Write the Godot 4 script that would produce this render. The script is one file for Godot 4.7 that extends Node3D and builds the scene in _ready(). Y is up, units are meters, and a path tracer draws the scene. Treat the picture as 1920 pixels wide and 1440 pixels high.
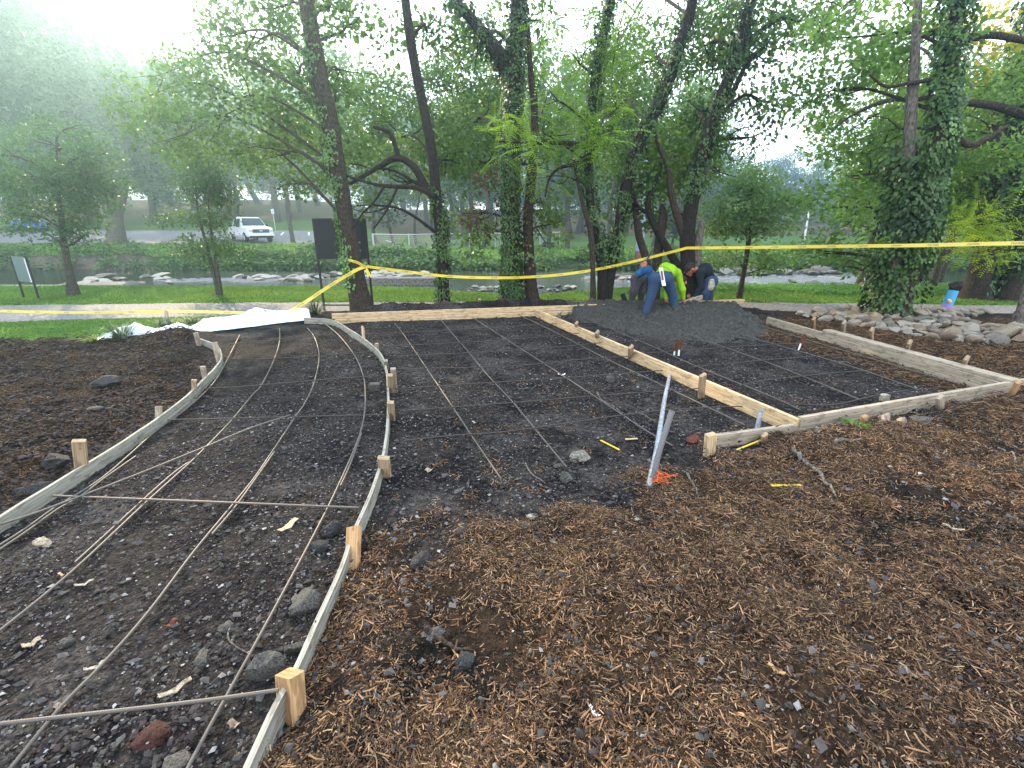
extends Node3D
# A formed concrete pad and curved walk under construction in a creekside park.

var used := {}
var M := {}
var nz := {}
var rng := RandomNumberGenerator.new()

# ---------------------------------------------------------------- mesh building
class MB:
	var v := PackedVector3Array()
	var n := PackedVector3Array()
	var t := PackedVector2Array()
	var c := PackedColorArray()
	var ix := PackedInt32Array()
	var o := Vector3.ZERO
	var col := Color.WHITE
	func _init(origin := Vector3.ZERO) -> void:
		o = origin
	func vert(p: Vector3, nn: Vector3, uv := Vector2.ZERO) -> int:
		v.append(p - o)
		n.append(nn)
		t.append(uv)
		c.append(col)
		return v.size() - 1
	func tri(a: int, b: int, d: int) -> void:
		# wound so that the side the normals point to is the front
		var N := (v[b] - v[a]).cross(v[d] - v[a])
		ix.append(a)
		if N.dot(n[a] + n[b] + n[d]) > 0.0:
			ix.append(d)
			ix.append(b)
		else:
			ix.append(b)
			ix.append(d)
	func flat_tri(a: Vector3, b: Vector3, d: Vector3, out: Vector3) -> void:
		var N := (b - a).cross(d - a).normalized()
		if N.dot(out) < 0.0:
			N = -N
		tri(vert(a, N), vert(b, N, Vector2(1, 0)), vert(d, N, Vector2(0, 1)))
	func quad(a: Vector3, b: Vector3, d: Vector3, e: Vector3, out: Vector3, u0 := Vector2.ZERO, u1 := Vector2(1, 1)) -> void:
		var N := (b - a).cross(e - a)
		if N.length_squared() < 1e-14:
			N = (d - b).cross(e - b)
		N = N.normalized()
		if N.dot(out) < 0.0:
			N = -N
		var i := vert(a, N, u0)
		vert(b, N, Vector2(u1.x, u0.y))
		vert(d, N, u1)
		vert(e, N, Vector2(u0.x, u1.y))
		tri(i, i + 1, i + 2)
		tri(i, i + 2, i + 3)
	# a straight bar with chamfered edges; w across, h along up
	func bar(a: Vector3, b: Vector3, up: Vector3, w: float, h: float, ch := 0.003) -> void:
		var ax := (b - a).normalized()
		var sd := ax.cross(up).normalized()
		var u := sd.cross(ax).normalized()
		var x := w / 2.0
		var y := h / 2.0
		var sec := [Vector2(x - ch, y), Vector2(x, y - ch), Vector2(x, ch - y), Vector2(x - ch, -y), Vector2(ch - x, -y), Vector2(-x, ch - y), Vector2(-x, y - ch), Vector2(ch - x, y)]
		var L := a.distance_to(b)
		var off := v.size() * 0.0137
		var run := 0.0
		for i in 8:
			var p: Vector2 = sec[i]
			var q: Vector2 = sec[(i + 1) % 8]
			var mid := (p + q) / 2.0
			var out := sd * mid.x / x + u * mid.y / y
			var s := run + p.distance_to(q)
			quad(a + sd * p.x + u * p.y, b + sd * p.x + u * p.y, b + sd * q.x + u * q.y, a + sd * q.x + u * q.y, out, Vector2(off, run + off), Vector2(L + off, s + off))
			run = s
		for e in 2:
			var cpt: Vector3 = a if e == 0 else b
			var out2 := -ax if e == 0 else ax
			var i0 := vert(cpt, out2, Vector2(off, off))
			for i in 8:
				vert(cpt + sd * sec[i].x + u * sec[i].y, out2, Vector2(off + sec[i].x * 0.3, off + sec[i].y))
			for i in 8:
				tri(i0, i0 + 1 + i, i0 + 1 + (i + 1) % 8)
	func box(ctr: Vector3, size: Vector3, ch := 0.003, turn := 0.0) -> void:
		var f := Vector3(sin(turn), 0, cos(turn)) * size.z / 2.0
		bar(ctr - f, ctr + f, Vector3.UP, size.x, size.y, ch)
	# a round tube through points; r one radius per point
	func tube(pts: Array, rad: Array, sides := 8, cap := true, rough := 0.0, fn: FastNoiseLite = null, uvs := 1.0) -> void:
		var m := pts.size()
		var side := Vector3.ZERO
		var first := v.size()
		var run := 0.0
		for i in m:
			var p: Vector3 = pts[i]
			var dir: Vector3 = (pts[mini(i + 1, m - 1)] - pts[maxi(i - 1, 0)]).normalized()
			if side == Vector3.ZERO:
				side = dir.cross(Vector3(0.31, 0.11, 0.94)).normalized()
			side = (side - dir * side.dot(dir)).normalized()
			var up := dir.cross(side)
			if i > 0:
				run += p.distance_to(pts[i - 1])
			for k in sides + 1:
				var a := TAU * k / sides
				var out := side * cos(a) + up * sin(a)
				var r: float = rad[mini(i, rad.size() - 1)]
				if rough > 0.0:
					var kk := 0.0 if k == sides else a
					var q := p + (side * cos(kk) + up * sin(kk)) * r
					r *= 1.0 + rough * fn.get_noise_3d(q.x * 3.0, q.y * 0.7, q.z * 3.0)
				vert(p + out * r, out, Vector2(float(k) / sides * uvs, run))
		for i in m - 1:
			for k in sides:
				var q := first + i * (sides + 1) + k
				tri(q, q + 1, q + sides + 2)
				tri(q, q + sides + 2, q + sides + 1)
		if cap:
			for e in 2:
				var i := 0 if e == 0 else m - 1
				var d2: Vector3 = pts[0] - pts[1] if e == 0 else pts[m - 1] - pts[m - 2]
				d2 = d2.normalized()
				var i0 := vert(pts[i], d2)
				for k in sides:
					vert(v[first + i * (sides + 1) + k] + o, d2)
				for k in sides:
					tri(i0, i0 + 1 + k, i0 + 1 + (k + 1) % sides)
	# a folded leaf of two triangles
	func leaf(p: Vector3, dir: Vector3, nrm: Vector3, L: float, W: float, fold := 0.25) -> void:
		var s := dir.cross(nrm).normalized()
		var N := s.cross(dir).normalized()
		if N.dot(nrm) < 0.0:
			N = -N
		var i := vert(p, N)
		vert(p + dir * L * 0.45 + s * W / 2.0 + N * W * fold, (N - s * fold * 1.5).normalized())
		vert(p + dir * L, N)
		vert(p + dir * L * 0.45 - s * W / 2.0 + N * W * fold, (N + s * fold * 1.5).normalized())
		tri(i, i + 1, i + 2)
		tri(i, i + 2, i + 3)
	func mesh() -> ArrayMesh:
		var a := []
		a.resize(Mesh.ARRAY_MAX)
		a[Mesh.ARRAY_VERTEX] = v
		a[Mesh.ARRAY_NORMAL] = n
		a[Mesh.ARRAY_TEX_UV] = t
		a[Mesh.ARRAY_COLOR] = c
		a[Mesh.ARRAY_INDEX] = ix
		var m := ArrayMesh.new()
		m.add_surface_from_arrays(Mesh.PRIMITIVE_TRIANGLES, a)
		return m

# ---------------------------------------------------------------- naming and tagging
func V(x: float, y: float, z: float) -> Vector3:
	return Vector3(x, y, z)

func numbered(nm: String) -> String:
	if not used.has(nm):
		used[nm] = 0
		return nm
	used[nm] += 1
	return "%s_%03d" % [nm, used[nm]]

func tag(o: Node3D, label: String, category: String, group := "", kind := "") -> Node3D:
	if label:
		o.set_meta("label", label)
	if category:
		o.set_meta("category", category)
	if group:
		o.set_meta("group", group)
	if kind:
		o.set_meta("kind", kind)
	return o

func thing(nm: String, label: String, category: String, at := Vector3.ZERO, group := "") -> Node3D:
	var o := Node3D.new()
	o.name = numbered(nm)
	add_child(o)
	o.position = at
	tag(o, label, category, group)
	return o

# one mesh: top-level when par is null, else a part of par
func put(nm: String, me: Mesh, mat: Material, par: Node3D = null, at := Vector3.ZERO) -> MeshInstance3D:
	var o := MeshInstance3D.new()
	o.mesh = me
	o.material_override = mat
	o.position = at
	if par == null:
		o.name = numbered(nm)
		add_child(o)
	else:
		var k := nm
		var i := 0
		while par.has_node(NodePath(k)):
			i += 1
			k = "%s_%03d" % [nm, i]
		o.name = k
		par.add_child(o)
	return o

func single(nm: String, b: MB, mat: Material, label: String, category: String, group := "") -> MeshInstance3D:
	var o := put(nm, b.mesh(), mat, null, b.o)
	tag(o, label, category, group)
	return o

func structure(nm: String, b: MB, mat: Material) -> MeshInstance3D:
	var o := put(nm, b.mesh(), mat, null, b.o)
	o.set_meta("kind", "structure")
	return o

func scatter(nm: String, me: Mesh, mat: Material, xf: Array, cols: Array, par: Node3D = null, stuff := true) -> MultiMeshInstance3D:
	var mm := MultiMesh.new()
	mm.transform_format = MultiMesh.TRANSFORM_3D
	mm.use_colors = true
	mm.mesh = me
	mm.instance_count = xf.size()
	for i in xf.size():
		mm.set_instance_transform(i, xf[i])
		mm.set_instance_color(i, cols[i])
	var o := MultiMeshInstance3D.new()
	o.multimesh = mm
	o.material_override = mat
	if par == null:
		o.name = numbered(nm)
		add_child(o)
	else:
		var k := nm
		var i := 0
		while par.has_node(NodePath(k)):
			i += 1
			k = "%s_%03d" % [nm, i]
		o.name = k
		par.add_child(o)
	if stuff:
		o.set_meta("kind", "stuff")
	return o

# ---------------------------------------------------------------- materials
func noise(seed_: int, freq: float, oct := 4, type := FastNoiseLite.TYPE_SIMPLEX_SMOOTH) -> FastNoiseLite:
	var f := FastNoiseLite.new()
	f.seed = seed_
	f.noise_type = type
	f.frequency = freq
	f.fractal_octaves = oct
	return f

func ntex(f: FastNoiseLite, lo: Color, hi: Color, size := 256, mid = null) -> NoiseTexture2D:
	var t := NoiseTexture2D.new()
	t.width = size
	t.height = size
	t.seamless = true
	t.noise = f
	var g := Gradient.new()
	g.set_color(0, lo)
	g.set_color(1, hi)
	if mid != null:
		g.add_point(0.5, mid)
	t.color_ramp = g
	return t

func grey(a: float) -> Color:
	return Color(a, a, a)

func lin(r: float, g: float, b: float) -> Color:
	return Color(r, g, b).linear_to_srgb()

func mat(nm: String, c: Color, rough: float, tex: Texture2D = null, scale := Vector3.ONE, tri := 0, bump: Texture2D = null, bscale := 0.0) -> StandardMaterial3D:
	var m := StandardMaterial3D.new()
	m.resource_name = nm
	m.albedo_color = c
	m.roughness = rough
	m.metallic_specular = 0.35
	if tex:
		m.albedo_texture = tex
	m.uv1_scale = scale
	m.uv1_triplanar = tri > 0
	m.uv1_world_triplanar = tri == 2
	if bump:
		m.heightmap_enabled = true
		m.heightmap_texture = bump
		m.heightmap_scale = bscale
	m.cull_mode = BaseMaterial3D.CULL_DISABLED
	M[nm] = m
	return m

func vmat(nm: String, rough: float, back := 0.0) -> StandardMaterial3D:
	var m := mat(nm, Color.WHITE, rough)
	m.vertex_color_use_as_albedo = true
	if back > 0.0:
		m.backlight_enabled = true
		m.backlight = grey(back)
	return m

# sawn wood along u: grain, knots, nail heads and smears of mud
func plank_texture() -> ImageTexture:
	var im := Image.create(1024, 128, false, Image.FORMAT_RGB8)
	var g := noise(41, 0.02, 3)
	var st := noise(42, 0.012, 3)
	var knots := []
	for i in 9:
		knots.append([rng.randf() * 1024.0, rng.randf() * 128.0, rng.randf_range(0.4, 0.8)])
	for y in 128:
		for x in 1024:
			var v := 0.86 + 0.2 * g.get_noise_2d(x * 0.12, y * 6.0) + 0.12 * g.get_noise_2d(x * 0.05 + 90.0, y * 1.6)
			var c := Color(v, v * 0.985, v * 0.96)
			var mud := smoothstep(0.12, 0.5, st.get_noise_2d(x * 0.8, y * 1.5) + 0.25 * g.get_noise_2d(x * 2.0, y * 4.0))
			c = c.lerp(Color(0.38, 0.33, 0.29), mud * 0.3)
			for q in knots:
				var e: float = Vector2((x - q[0]) / 5.5, (y - q[1]) / 10.0).length() / q[2]
				if e < 1.0:
					c = c.lerp(Color(0.34, 0.2, 0.11), 0.6 * (1.0 - e * e))
				elif e < 2.2:
					c = c.lerp(Color(0.7, 0.56, 0.42), 0.35 * (2.2 - e))
			im.set_pixel(x, y, c)
	return ImageTexture.create_from_image(im)

func make_materials() -> void:
	var t_fine := ntex(noise(3, 0.03, 5), grey(0.45), Color.WHITE, 512)
	var t_soil := ntex(noise(4, 0.022, 6), grey(0.3), Color.WHITE, 512, grey(0.72))
	var t_bump := ntex(noise(5, 0.05, 5), grey(0.0), Color.WHITE, 512)
	var t_cell := ntex(noise(6, 0.05, 2, FastNoiseLite.TYPE_CELLULAR), grey(0.0), Color.WHITE, 512)
	var t_grain := ntex(noise(8, 0.03, 4), Color(0.74, 0.64, 0.52), Color.WHITE, 256, Color(0.95, 0.9, 0.83))
	var t_weath := ntex(noise(9, 0.03, 4), Color(0.5, 0.48, 0.46), Color.WHITE, 256, Color(0.86, 0.84, 0.8))
	var t_plank := plank_texture()
	var t_bark := ntex(noise(10, 0.04, 5), grey(0.25), Color.WHITE, 256, grey(0.66))
	var m := mat("soil", Color.WHITE, 0.95, t_soil, Vector3(1.7, 1.7, 1.7), 2, t_bump, 2.8)
	m.vertex_color_use_as_albedo = true
	m.metallic_specular = 0.2
	mat("asphalt", lin(0.3, 0.285, 0.29), 0.85, t_fine, Vector3(0.9, 0.9, 0.9), 2, t_bump, 0.3)
	mat("lot", lin(0.26, 0.26, 0.28), 0.85, t_fine, Vector3(0.2, 0.2, 0.2), 2)
	mat("paint", lin(0.7, 0.7, 0.68), 0.7)
	mat("lumber", lin(0.62, 0.47, 0.29), 0.75, t_plank, Vector3(0.5, 9, 1), 0, t_grain, 0.06)
	mat("lumber_grey", lin(0.4, 0.345, 0.275), 0.8, t_plank, Vector3(0.5, 9, 1), 0, t_weath, 0.06)
	mat("form_board", lin(0.33, 0.33, 0.29), 0.75, t_plank, Vector3(0.4, 8, 1), 0, t_weath, 0.05)
	mat("stake_wood", lin(0.46, 0.35, 0.23), 0.8, t_plank, Vector3(0.5, 9, 1), 0, t_grain, 0.08)
	mat("stake_orange", lin(0.48, 0.3, 0.15), 0.8, t_plank, Vector3(0.5, 9, 1), 0, t_grain, 0.08)
	mat("rebar_dark", lin(0.1, 0.083, 0.072), 0.7, t_fine, Vector3(30, 30, 30), 2)
	m = mat("rebar", lin(0.19, 0.168, 0.148), 0.5, t_fine, Vector3(30, 30, 30), 2)
	m.metallic = 0.15
	mat("pvc", lin(0.52, 0.55, 0.6), 0.35, t_fine, Vector3(2, 2, 2), 2)
	mat("pvc_dark", lin(0.3, 0.3, 0.31), 0.45, t_fine, Vector3(12, 12, 12), 2)
	mat("hole", lin(0.02, 0.02, 0.02), 0.9)
	mat("orange", lin(0.55, 0.11, 0.03), 0.5)
	mat("yellow", lin(0.5, 0.35, 0.03), 0.5)
	m = mat("tape", lin(0.68, 0.52, 0.03), 0.4)
	m.backlight_enabled = true
	m.backlight = grey(0.6)
	mat("ink", lin(0.02, 0.02, 0.02), 0.6)
	mat("bark", lin(0.1, 0.075, 0.055), 0.95, t_bark, Vector3(4, 1.1, 4), 1, t_bark, 4.0)
	mat("bark_grey", lin(0.17, 0.15, 0.125), 0.95, t_bark, Vector3(4, 1.1, 4), 1, t_bark, 4.0)
	mat("bark_pale", lin(0.26, 0.23, 0.19), 0.9, t_bark, Vector3(3, 0.9, 3), 1, t_bark, 2.0)
	mat("bark_dark", lin(0.05, 0.04, 0.032), 0.95, t_bark, Vector3(4, 1.1, 4), 1, t_bark, 4.0)
	mat("rock", lin(0.36, 0.33, 0.28), 0.9, t_soil, Vector3(3, 3, 3), 1, t_bump, 1.5)
	mat("rock_tan", lin(0.62, 0.52, 0.38), 0.9, t_soil, Vector3(3, 3, 3), 1, t_bump, 1.5)
	mat("rock_pale", lin(0.7, 0.64, 0.53), 0.9, t_soil, Vector3(3, 3, 3), 1, t_bump, 1.5)
	mat("rock_pink", lin(0.5, 0.37, 0.28), 0.9, t_soil, Vector3(3, 3, 3), 1, t_bump, 1.5)
	mat("rock_dark", lin(0.1, 0.097, 0.097), 0.85, t_soil, Vector3(7, 7, 7), 1, t_bump, 2.0)
	mat("rock_grey", lin(0.25, 0.235, 0.21), 0.9, t_soil, Vector3(7, 7, 7), 1, t_bump, 2.2)
	mat("brick_dirty", lin(0.11, 0.045, 0.035), 0.9, t_soil, Vector3(6, 6, 6), 1, t_bump, 1.0)
	mat("brick_red", lin(0.24, 0.075, 0.045), 0.9, t_soil, Vector3(6, 6, 6), 1, t_bump, 1.0)
	m = mat("wet_concrete", lin(0.118, 0.114, 0.1), 0.42, t_soil, Vector3(1.6, 1.6, 1.6), 2, t_bump, 6.0)
	mat("concrete", lin(0.33, 0.31, 0.28), 0.9, t_soil, Vector3(1, 1, 1), 2)
	m = mat("plastic", lin(0.6, 0.68, 0.78), 0.3)
	m.backlight_enabled = true
	m.backlight = grey(0.5)
	m = mat("clear", Color(0.85, 0.9, 0.95, 0.25), 0.12)
	m.transparency = BaseMaterial3D.TRANSPARENCY_ALPHA
	mat("black_panel", lin(0.018, 0.018, 0.022), 0.7)
	mat("black_metal", lin(0.02, 0.02, 0.02), 0.5)
	mat("sign_face", lin(0.09, 0.13, 0.13), 0.4)
	mat("white", lin(0.75, 0.76, 0.78), 0.35)
	mat("car_white", lin(0.72, 0.74, 0.77), 0.25)
	mat("car_blue", lin(0.03, 0.12, 0.5), 0.25)
	mat("glass", lin(0.02, 0.045, 0.06), 0.05)
	mat("grille", lin(0.03, 0.06, 0.1), 0.4)
	mat("tyre", lin(0.015, 0.015, 0.015), 0.9)
	m = mat("steel", lin(0.5, 0.52, 0.55), 0.4)
	m.metallic = 0.6
	mat("pole_blue", lin(0.42, 0.52, 0.66), 0.5, t_fine, Vector3(1, 1, 1), 1)
	mat("pole_red", lin(0.33, 0.15, 0.12), 0.7, t_fine, Vector3(1, 1, 1), 1)
	m = mat("water", lin(0.022, 0.03, 0.018), 0.06, null, Vector3(0.35, 0.35, 0.35), 2, t_bump, 1.5)
	m.metallic_specular = 0.5
	mat("foam", lin(0.86, 0.88, 0.9), 0.6, t_bump, Vector3(1.2, 1.2, 1.2), 2, t_bump, 6.0)
	mat("skin", lin(0.3, 0.15, 0.09), 0.6)
	mat("skin_red", lin(0.34, 0.12, 0.08), 0.6)
	mat("hair", lin(0.02, 0.015, 0.012), 0.8)
	mat("hivis", lin(0.42, 0.85, 0.01), 0.8, t_fine, Vector3(6, 6, 6), 1)
	mat("denim", lin(0.06, 0.12, 0.23), 0.95, t_soil, Vector3(5, 5, 5), 1, t_bump, 1.0)
	mat("grey_cloth", lin(0.15, 0.14, 0.14), 0.95, t_soil, Vector3(5, 5, 5), 1, t_bump, 1.0)
	mat("blue_shirt", lin(0.04, 0.2, 0.5), 0.95, t_fine, Vector3(6, 6, 6), 1)
	mat("navy_shirt", lin(0.02, 0.03, 0.04), 0.95, t_fine, Vector3(6, 6, 6), 1)
	mat("boot_black", lin(0.018, 0.018, 0.02), 0.6)
	mat("boot_white", lin(0.55, 0.56, 0.48), 0.7)
	mat("leather", lin(0.16, 0.07, 0.04), 0.8)
	mat("paint_blue", lin(0.06, 0.32, 0.55), 0.5)
	mat("paint_purple", lin(0.3, 0.2, 0.5), 0.5)
	mat("paint_orange", lin(0.75, 0.3, 0.1), 0.5)
	mat("handle_blue", lin(0.03, 0.03, 0.07), 0.5)
	vmat("leaf", 0.5, 0.95)
	vmat("ivy", 0.45, 0.5)
	vmat("grass", 0.7, 0.8)
	m = vmat("chips", 0.95)
	m.metallic_specular = 0.2
	m = vmat("pebbles", 0.9)
	m.metallic_specular = 0.25

const HAZE := 0.003

# ---------------------------------------------------------------- the lie of the land (d = metres in front of the camera)
func table(xs: Array, ys: Array, x: float) -> float:
	if x <= xs[0]:
		return ys[0]
	for i in xs.size() - 1:
		if x < xs[i + 1]:
			return lerpf(ys[i], ys[i + 1], (x - xs[i]) / (xs[i + 1] - xs[i]))
	return ys[-1]

const OUT_D := [2.9, 3.29, 3.65, 4.15, 4.71, 5.11, 5.49, 5.95, 6.25, 6.47]
const OUT_X := [-2.85, -2.87, -2.92, -3.02, -3.2, -3.32, -3.48, -3.78, -4.06, -4.34]
const INN_D := [2.0, 2.54, 3.06, 3.9, 4.94, 5.61, 6.25, 7.1, 7.87, 8.02]
const INN_X := [-0.79, -0.84, -0.91, -1.09, -1.36, -1.6, -1.93, -2.47, -3.03, -3.49]
const MUL_X := [-0.8, -0.58, -0.36, 0.12, 0.76, 1.42, 2.31, 3.38, 4.89, 6.0, 8.0]
const MUL_D := [1.9, 1.94, 2.04, 2.3, 2.5, 3.05, 3.36, 3.62, 4.26, 5.4, 7.2]

func path_far(x: float) -> float:
	return 11.5 - 0.004 * x * x

func path_near(x: float) -> float:
	var l := minf(x + 2.0, 0.0)
	return path_far(x) - 1.6 - 0.0085 * l * l

func lip(x: float) -> float:
	return 14.4 - 1.9 * exp(-pow((x - 0.3) / 2.6, 2.0))

func mulch(x: float, d: float) -> float:
	if x < -0.77 or d > 8.0:
		return 0.0
	var e: float = d - table(MUL_X, MUL_D, x) + nz.mid.get_noise_2d(x * 1.3, d * 1.3) * 0.5
	return smoothstep(0.3, -0.12, e)

func left_out(x: float, d: float) -> float:
	# metres outside the outer curved form
	if d > 6.9:
		return 0.0
	return maxf(0.0, table(OUT_D, OUT_X, d) - x)

func in_lawn(x: float, d: float) -> float:
	if x > -4.4 or d > 12.0:
		return 0.0
	return smoothstep(-0.15, 0.15, d - 6.5 - maxf(0.0, x + 7.2) * 0.62 + 0.25 * nz.mid.get_noise_2d(x * 2.0, d * 2.0))

func gh(x: float, z: float) -> float:
	var d := -z
	if d < 15.0:
		var h := 0.0
		var pn := path_near(x)
		h = lerpf(0.0, -0.2, smoothstep(pn - lerpf(0.7, 2.3, smoothstep(-3.8, -5.0, x)), pn - lerpf(0.05, 0.5, smoothstep(-3.8, -5.0, x)), d))
		var site := 1.0 - smoothstep(pn - 0.6, pn, d)
		if site > 0.0:
			var m := mulch(x, d)
			var lo := left_out(x, d)
			var amp := 0.018 + 0.05 * m + 0.035 * smoothstep(0.0, 0.4, lo)
			if x > 4.6:
				amp = maxf(amp, 0.035)
			var n: float = nz.big.get_noise_2d(x, d) * 0.9 + nz.mid.get_noise_2d(x * 3.0, d * 3.0) * 0.6 + nz.fine.get_noise_2d(x, d) * 0.45
			var b := n * amp + 0.045 * m * smoothstep(-0.75, -0.45, x) - m * 0.05 * smoothstep(0.25, 0.5, nz.mid.get_noise_2d(x * 2.6 + 40.0, d * 1.7))
			if lo > 0.0:
				b += smoothstep(0.02, 0.5, lo) * (0.07 + 0.05 * nz.big.get_noise_2d(x * 0.8, d * 0.8)) * (1.0 - 0.7 * smoothstep(5.8, 6.8, d))
			b += 0.13 * exp(-(pow(x + 4.85, 2.0) + pow(d - 6.72, 2.0)) / 0.16)
			if x > -3.0 and x < 5.4:
				var cr := 8.58 + 0.211 * x
				var cd := minf(cr + 0.55, 9.62)
				b += (0.22 + 0.07 * nz.mid.get_noise_2d(x * 2.0, d)) * exp(-pow((d - cd) / 0.36, 2.0)) * smoothstep(-3.0, -2.5, x) * smoothstep(5.4, 4.6, x)
			if x > 1.9 and d < 5.2 and d > 3.0:
				b += 0.05 * exp(-pow((d - table(MUL_X, MUL_D, x) + 0.15) / 0.3, 2.0))
			h += b * site
		if d > 11.0:
			var l := lip(x)
			h = lerpf(h, -1.15, smoothstep(l - 0.1, l + 2.6, d))
			h += 0.03 * nz.mid.get_noise_2d(x, d)
		return h
	var l2 := lip(x)
	var h2 := lerpf(-0.2, -1.15, smoothstep(l2 - 0.1, l2 + 2.6, d))
	if d > 26.0:
		var ratio := x / d
		var right := smoothstep(-0.42, -0.2, ratio)
		var hl := 0.0
		if d > 36.0:
			hl = lerpf(0.05, 1.0, (d - 36.0) / 24.0)
		if d > 60.0:
			hl = lerpf(1.0, 2.0, (d - 60.0) / 15.0)
		if d > 75.0:
			hl = 2.0 + (d - 75.0) * 0.1
		if d > 130.0:
			hl = 7.5 + (d - 130.0) * 0.02
		var hr := -0.25
		if d > 58.0:
			hr = -0.25 + (d - 58.0) * 0.035
		if d > 90.0:
			hr = 0.87 + (d - 90.0) * 0.08
		if d > 150.0:
			hr = 5.7
		var top := lerpf(hl, hr, right)
		h2 = lerpf(h2, top, smoothstep(28.0, 31.8, d + 0.8 * nz.big.get_noise_2d(x * 0.3, 7.0)))
	return h2 + 0.05 * nz.big.get_noise_2d(x * 0.6, d * 0.6)

func at_ground(x: float, z: float, up := 0.0) -> Vector3:
	return Vector3(x, gh(x, z) + up, z)

func mixc(a: Color, b: Color, t: float) -> Color:
	return a.lerp(b, clampf(t, 0.0, 1.0))

func ground_colour(x: float, d: float) -> Color:
	var nA: float = nz.big.get_noise_2d(x * 1.1 + 31.0, d * 1.1)
	var nB: float = nz.mid.get_noise_2d(x * 2.0, d * 2.0 + 17.0)
	var nF: float = nz.fine.get_noise_2d(x * 0.9, d * 0.9)
	if d < 12.5:
		var c := Color(0.056, 0.048, 0.046)
		c = mixc(c, Color(0.14, 0.125, 0.115), smoothstep(0.1, 0.45, nA * 0.7 + nB * 0.6) * 0.6)
		c = mixc(c, Color(0.02, 0.017, 0.018), smoothstep(0.0, 0.4, -nB + nF * 0.6) * 0.8)
		var m := mulch(x, d)
		if m > 0.0:
			var cm := mixc(Color(0.066, 0.042, 0.027), Color(0.027, 0.02, 0.017), smoothstep(-0.2, 0.3, nA + nF * 0.5))
			c = mixc(c, cm, m)
		if x > 4.7:
			var e := smoothstep(4.7, 5.4, x + 0.3 * nB)
			c = mixc(c, mixc(Color(0.06, 0.038, 0.026), Color(0.03, 0.023, 0.02), nA + 0.5), e)
		var lo := left_out(x, d)
		if lo > 0.0:
			c = mixc(c, mixc(Color(0.024, 0.019, 0.018), Color(0.045, 0.034, 0.027), nB + 0.5), smoothstep(0.0, 0.4, lo))
		if x < -4.4:
			var dl := d - 6.5 - maxf(0.0, x + 7.2) * 0.62
			c = mixc(c, Color(0.19, 0.135, 0.08), smoothstep(-0.8, -0.1, dl + 0.4 * nB))
			c = mixc(c, Color(0.09, 0.18, 0.035), in_lawn(x, d))
		var pf := path_far(x)
		c = mixc(c, Color(0.1, 0.085, 0.065), smoothstep(path_near(x) - 0.5, path_near(x), d) * (1.0 if x > -4.5 else 0.0))
		c = mixc(c, Color(0.09, 0.19, 0.035), smoothstep(pf - 0.1, pf + 0.15, d))
		return c
	var l := lip(x)
	var g := mixc(Color(0.1, 0.21, 0.045), Color(0.14, 0.24, 0.055), nA + 0.4)
	if d < 26.0:
		return mixc(g, Color(0.13, 0.115, 0.09), smoothstep(l - 0.1, l + 0.8, d + nB))
	if d < 33.0:
		var bank := mixc(Color(0.09, 0.085, 0.07), Color(0.05, 0.085, 0.03), smoothstep(27.5, 29.5, d))
		if x / d < -0.72:
			bank = mixc(bank, Color(0.24, 0.19, 0.165), smoothstep(-0.72, -0.78, x / d + 0.05 * nB))
		return mixc(bank, g, smoothstep(30.8, 32.2, d))
	var far := g
	var hill := mixc(Color(0.12, 0.08, 0.045), Color(0.2, 0.13, 0.06), nA + 0.5)
	hill = mixc(hill, Color(0.08, 0.105, 0.035), smoothstep(-0.2, 0.25, nB + 0.4 * nA) * 0.85)
	var from := lerpf(74.0, 66.0, smoothstep(-0.4, -0.1, x / d))
	return mixc(far, hill, smoothstep(from, from + 6.0, d + 4.0 * nA))

func axis(lo: float, hi: float, step: float, grow: float, out: float) -> PackedFloat32Array:
	var a := PackedFloat32Array()
	var x := lo
	var left := []
	var s := step
	while x > -out:
		s *= grow
		x -= s
		left.append(x)
	left.reverse()
	for q in left:
		a.append(q)
	x = lo
	while x < hi:
		a.append(x)
		x += step
	s = step
	while x < out:
		a.append(x)
		s *= grow
		x += s
	a.append(x)
	return a

func build_ground() -> void:
	var xs := axis(-3.2, 4.6, 0.028, 1.055, 260.0)
	var ds := PackedFloat32Array()
	var d := -14.0
	while d < 0.6:
		ds.append(d)
		d += 0.7
	d = 0.7
	while d < 10.6:
		ds.append(d)
		d += maxf(0.016, 0.0065 * d)
	var s := 0.08
	while d < 420.0:
		ds.append(d)
		d += s
		s = maxf(s, minf(s * 1.05, 0.03 * d))
	var b := MB.new()
	var w := xs.size()
	for j in ds.size():
		for i in w:
			var x := xs[i]
			b.col = ground_colour(x, ds[j])
			b.vert(Vector3(x, gh(x, -ds[j]), -ds[j]), Vector3.UP)
	for j in range(0, ds.size()):
		for i in range(0, w):
			var p := j * w + i
			var l := b.v[p - 1 if i > 0 else p]
			var r := b.v[p + 1 if i < w - 1 else p]
			var f := b.v[p + w if j < ds.size() - 1 else p]
			var k := b.v[p - w if j > 0 else p]
			b.n[p] = (r - l).cross(k - f).normalized() * (1.0 if (r - l).cross(k - f).y > 0.0 else -1.0)
	for j in ds.size() - 1:
		for i in w - 1:
			var p := j * w + i
			b.ix.append_array(PackedInt32Array([p, p + w, p + w + 1, p, p + w + 1, p + 1]))
	structure("ground", b, M.soil)

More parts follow.
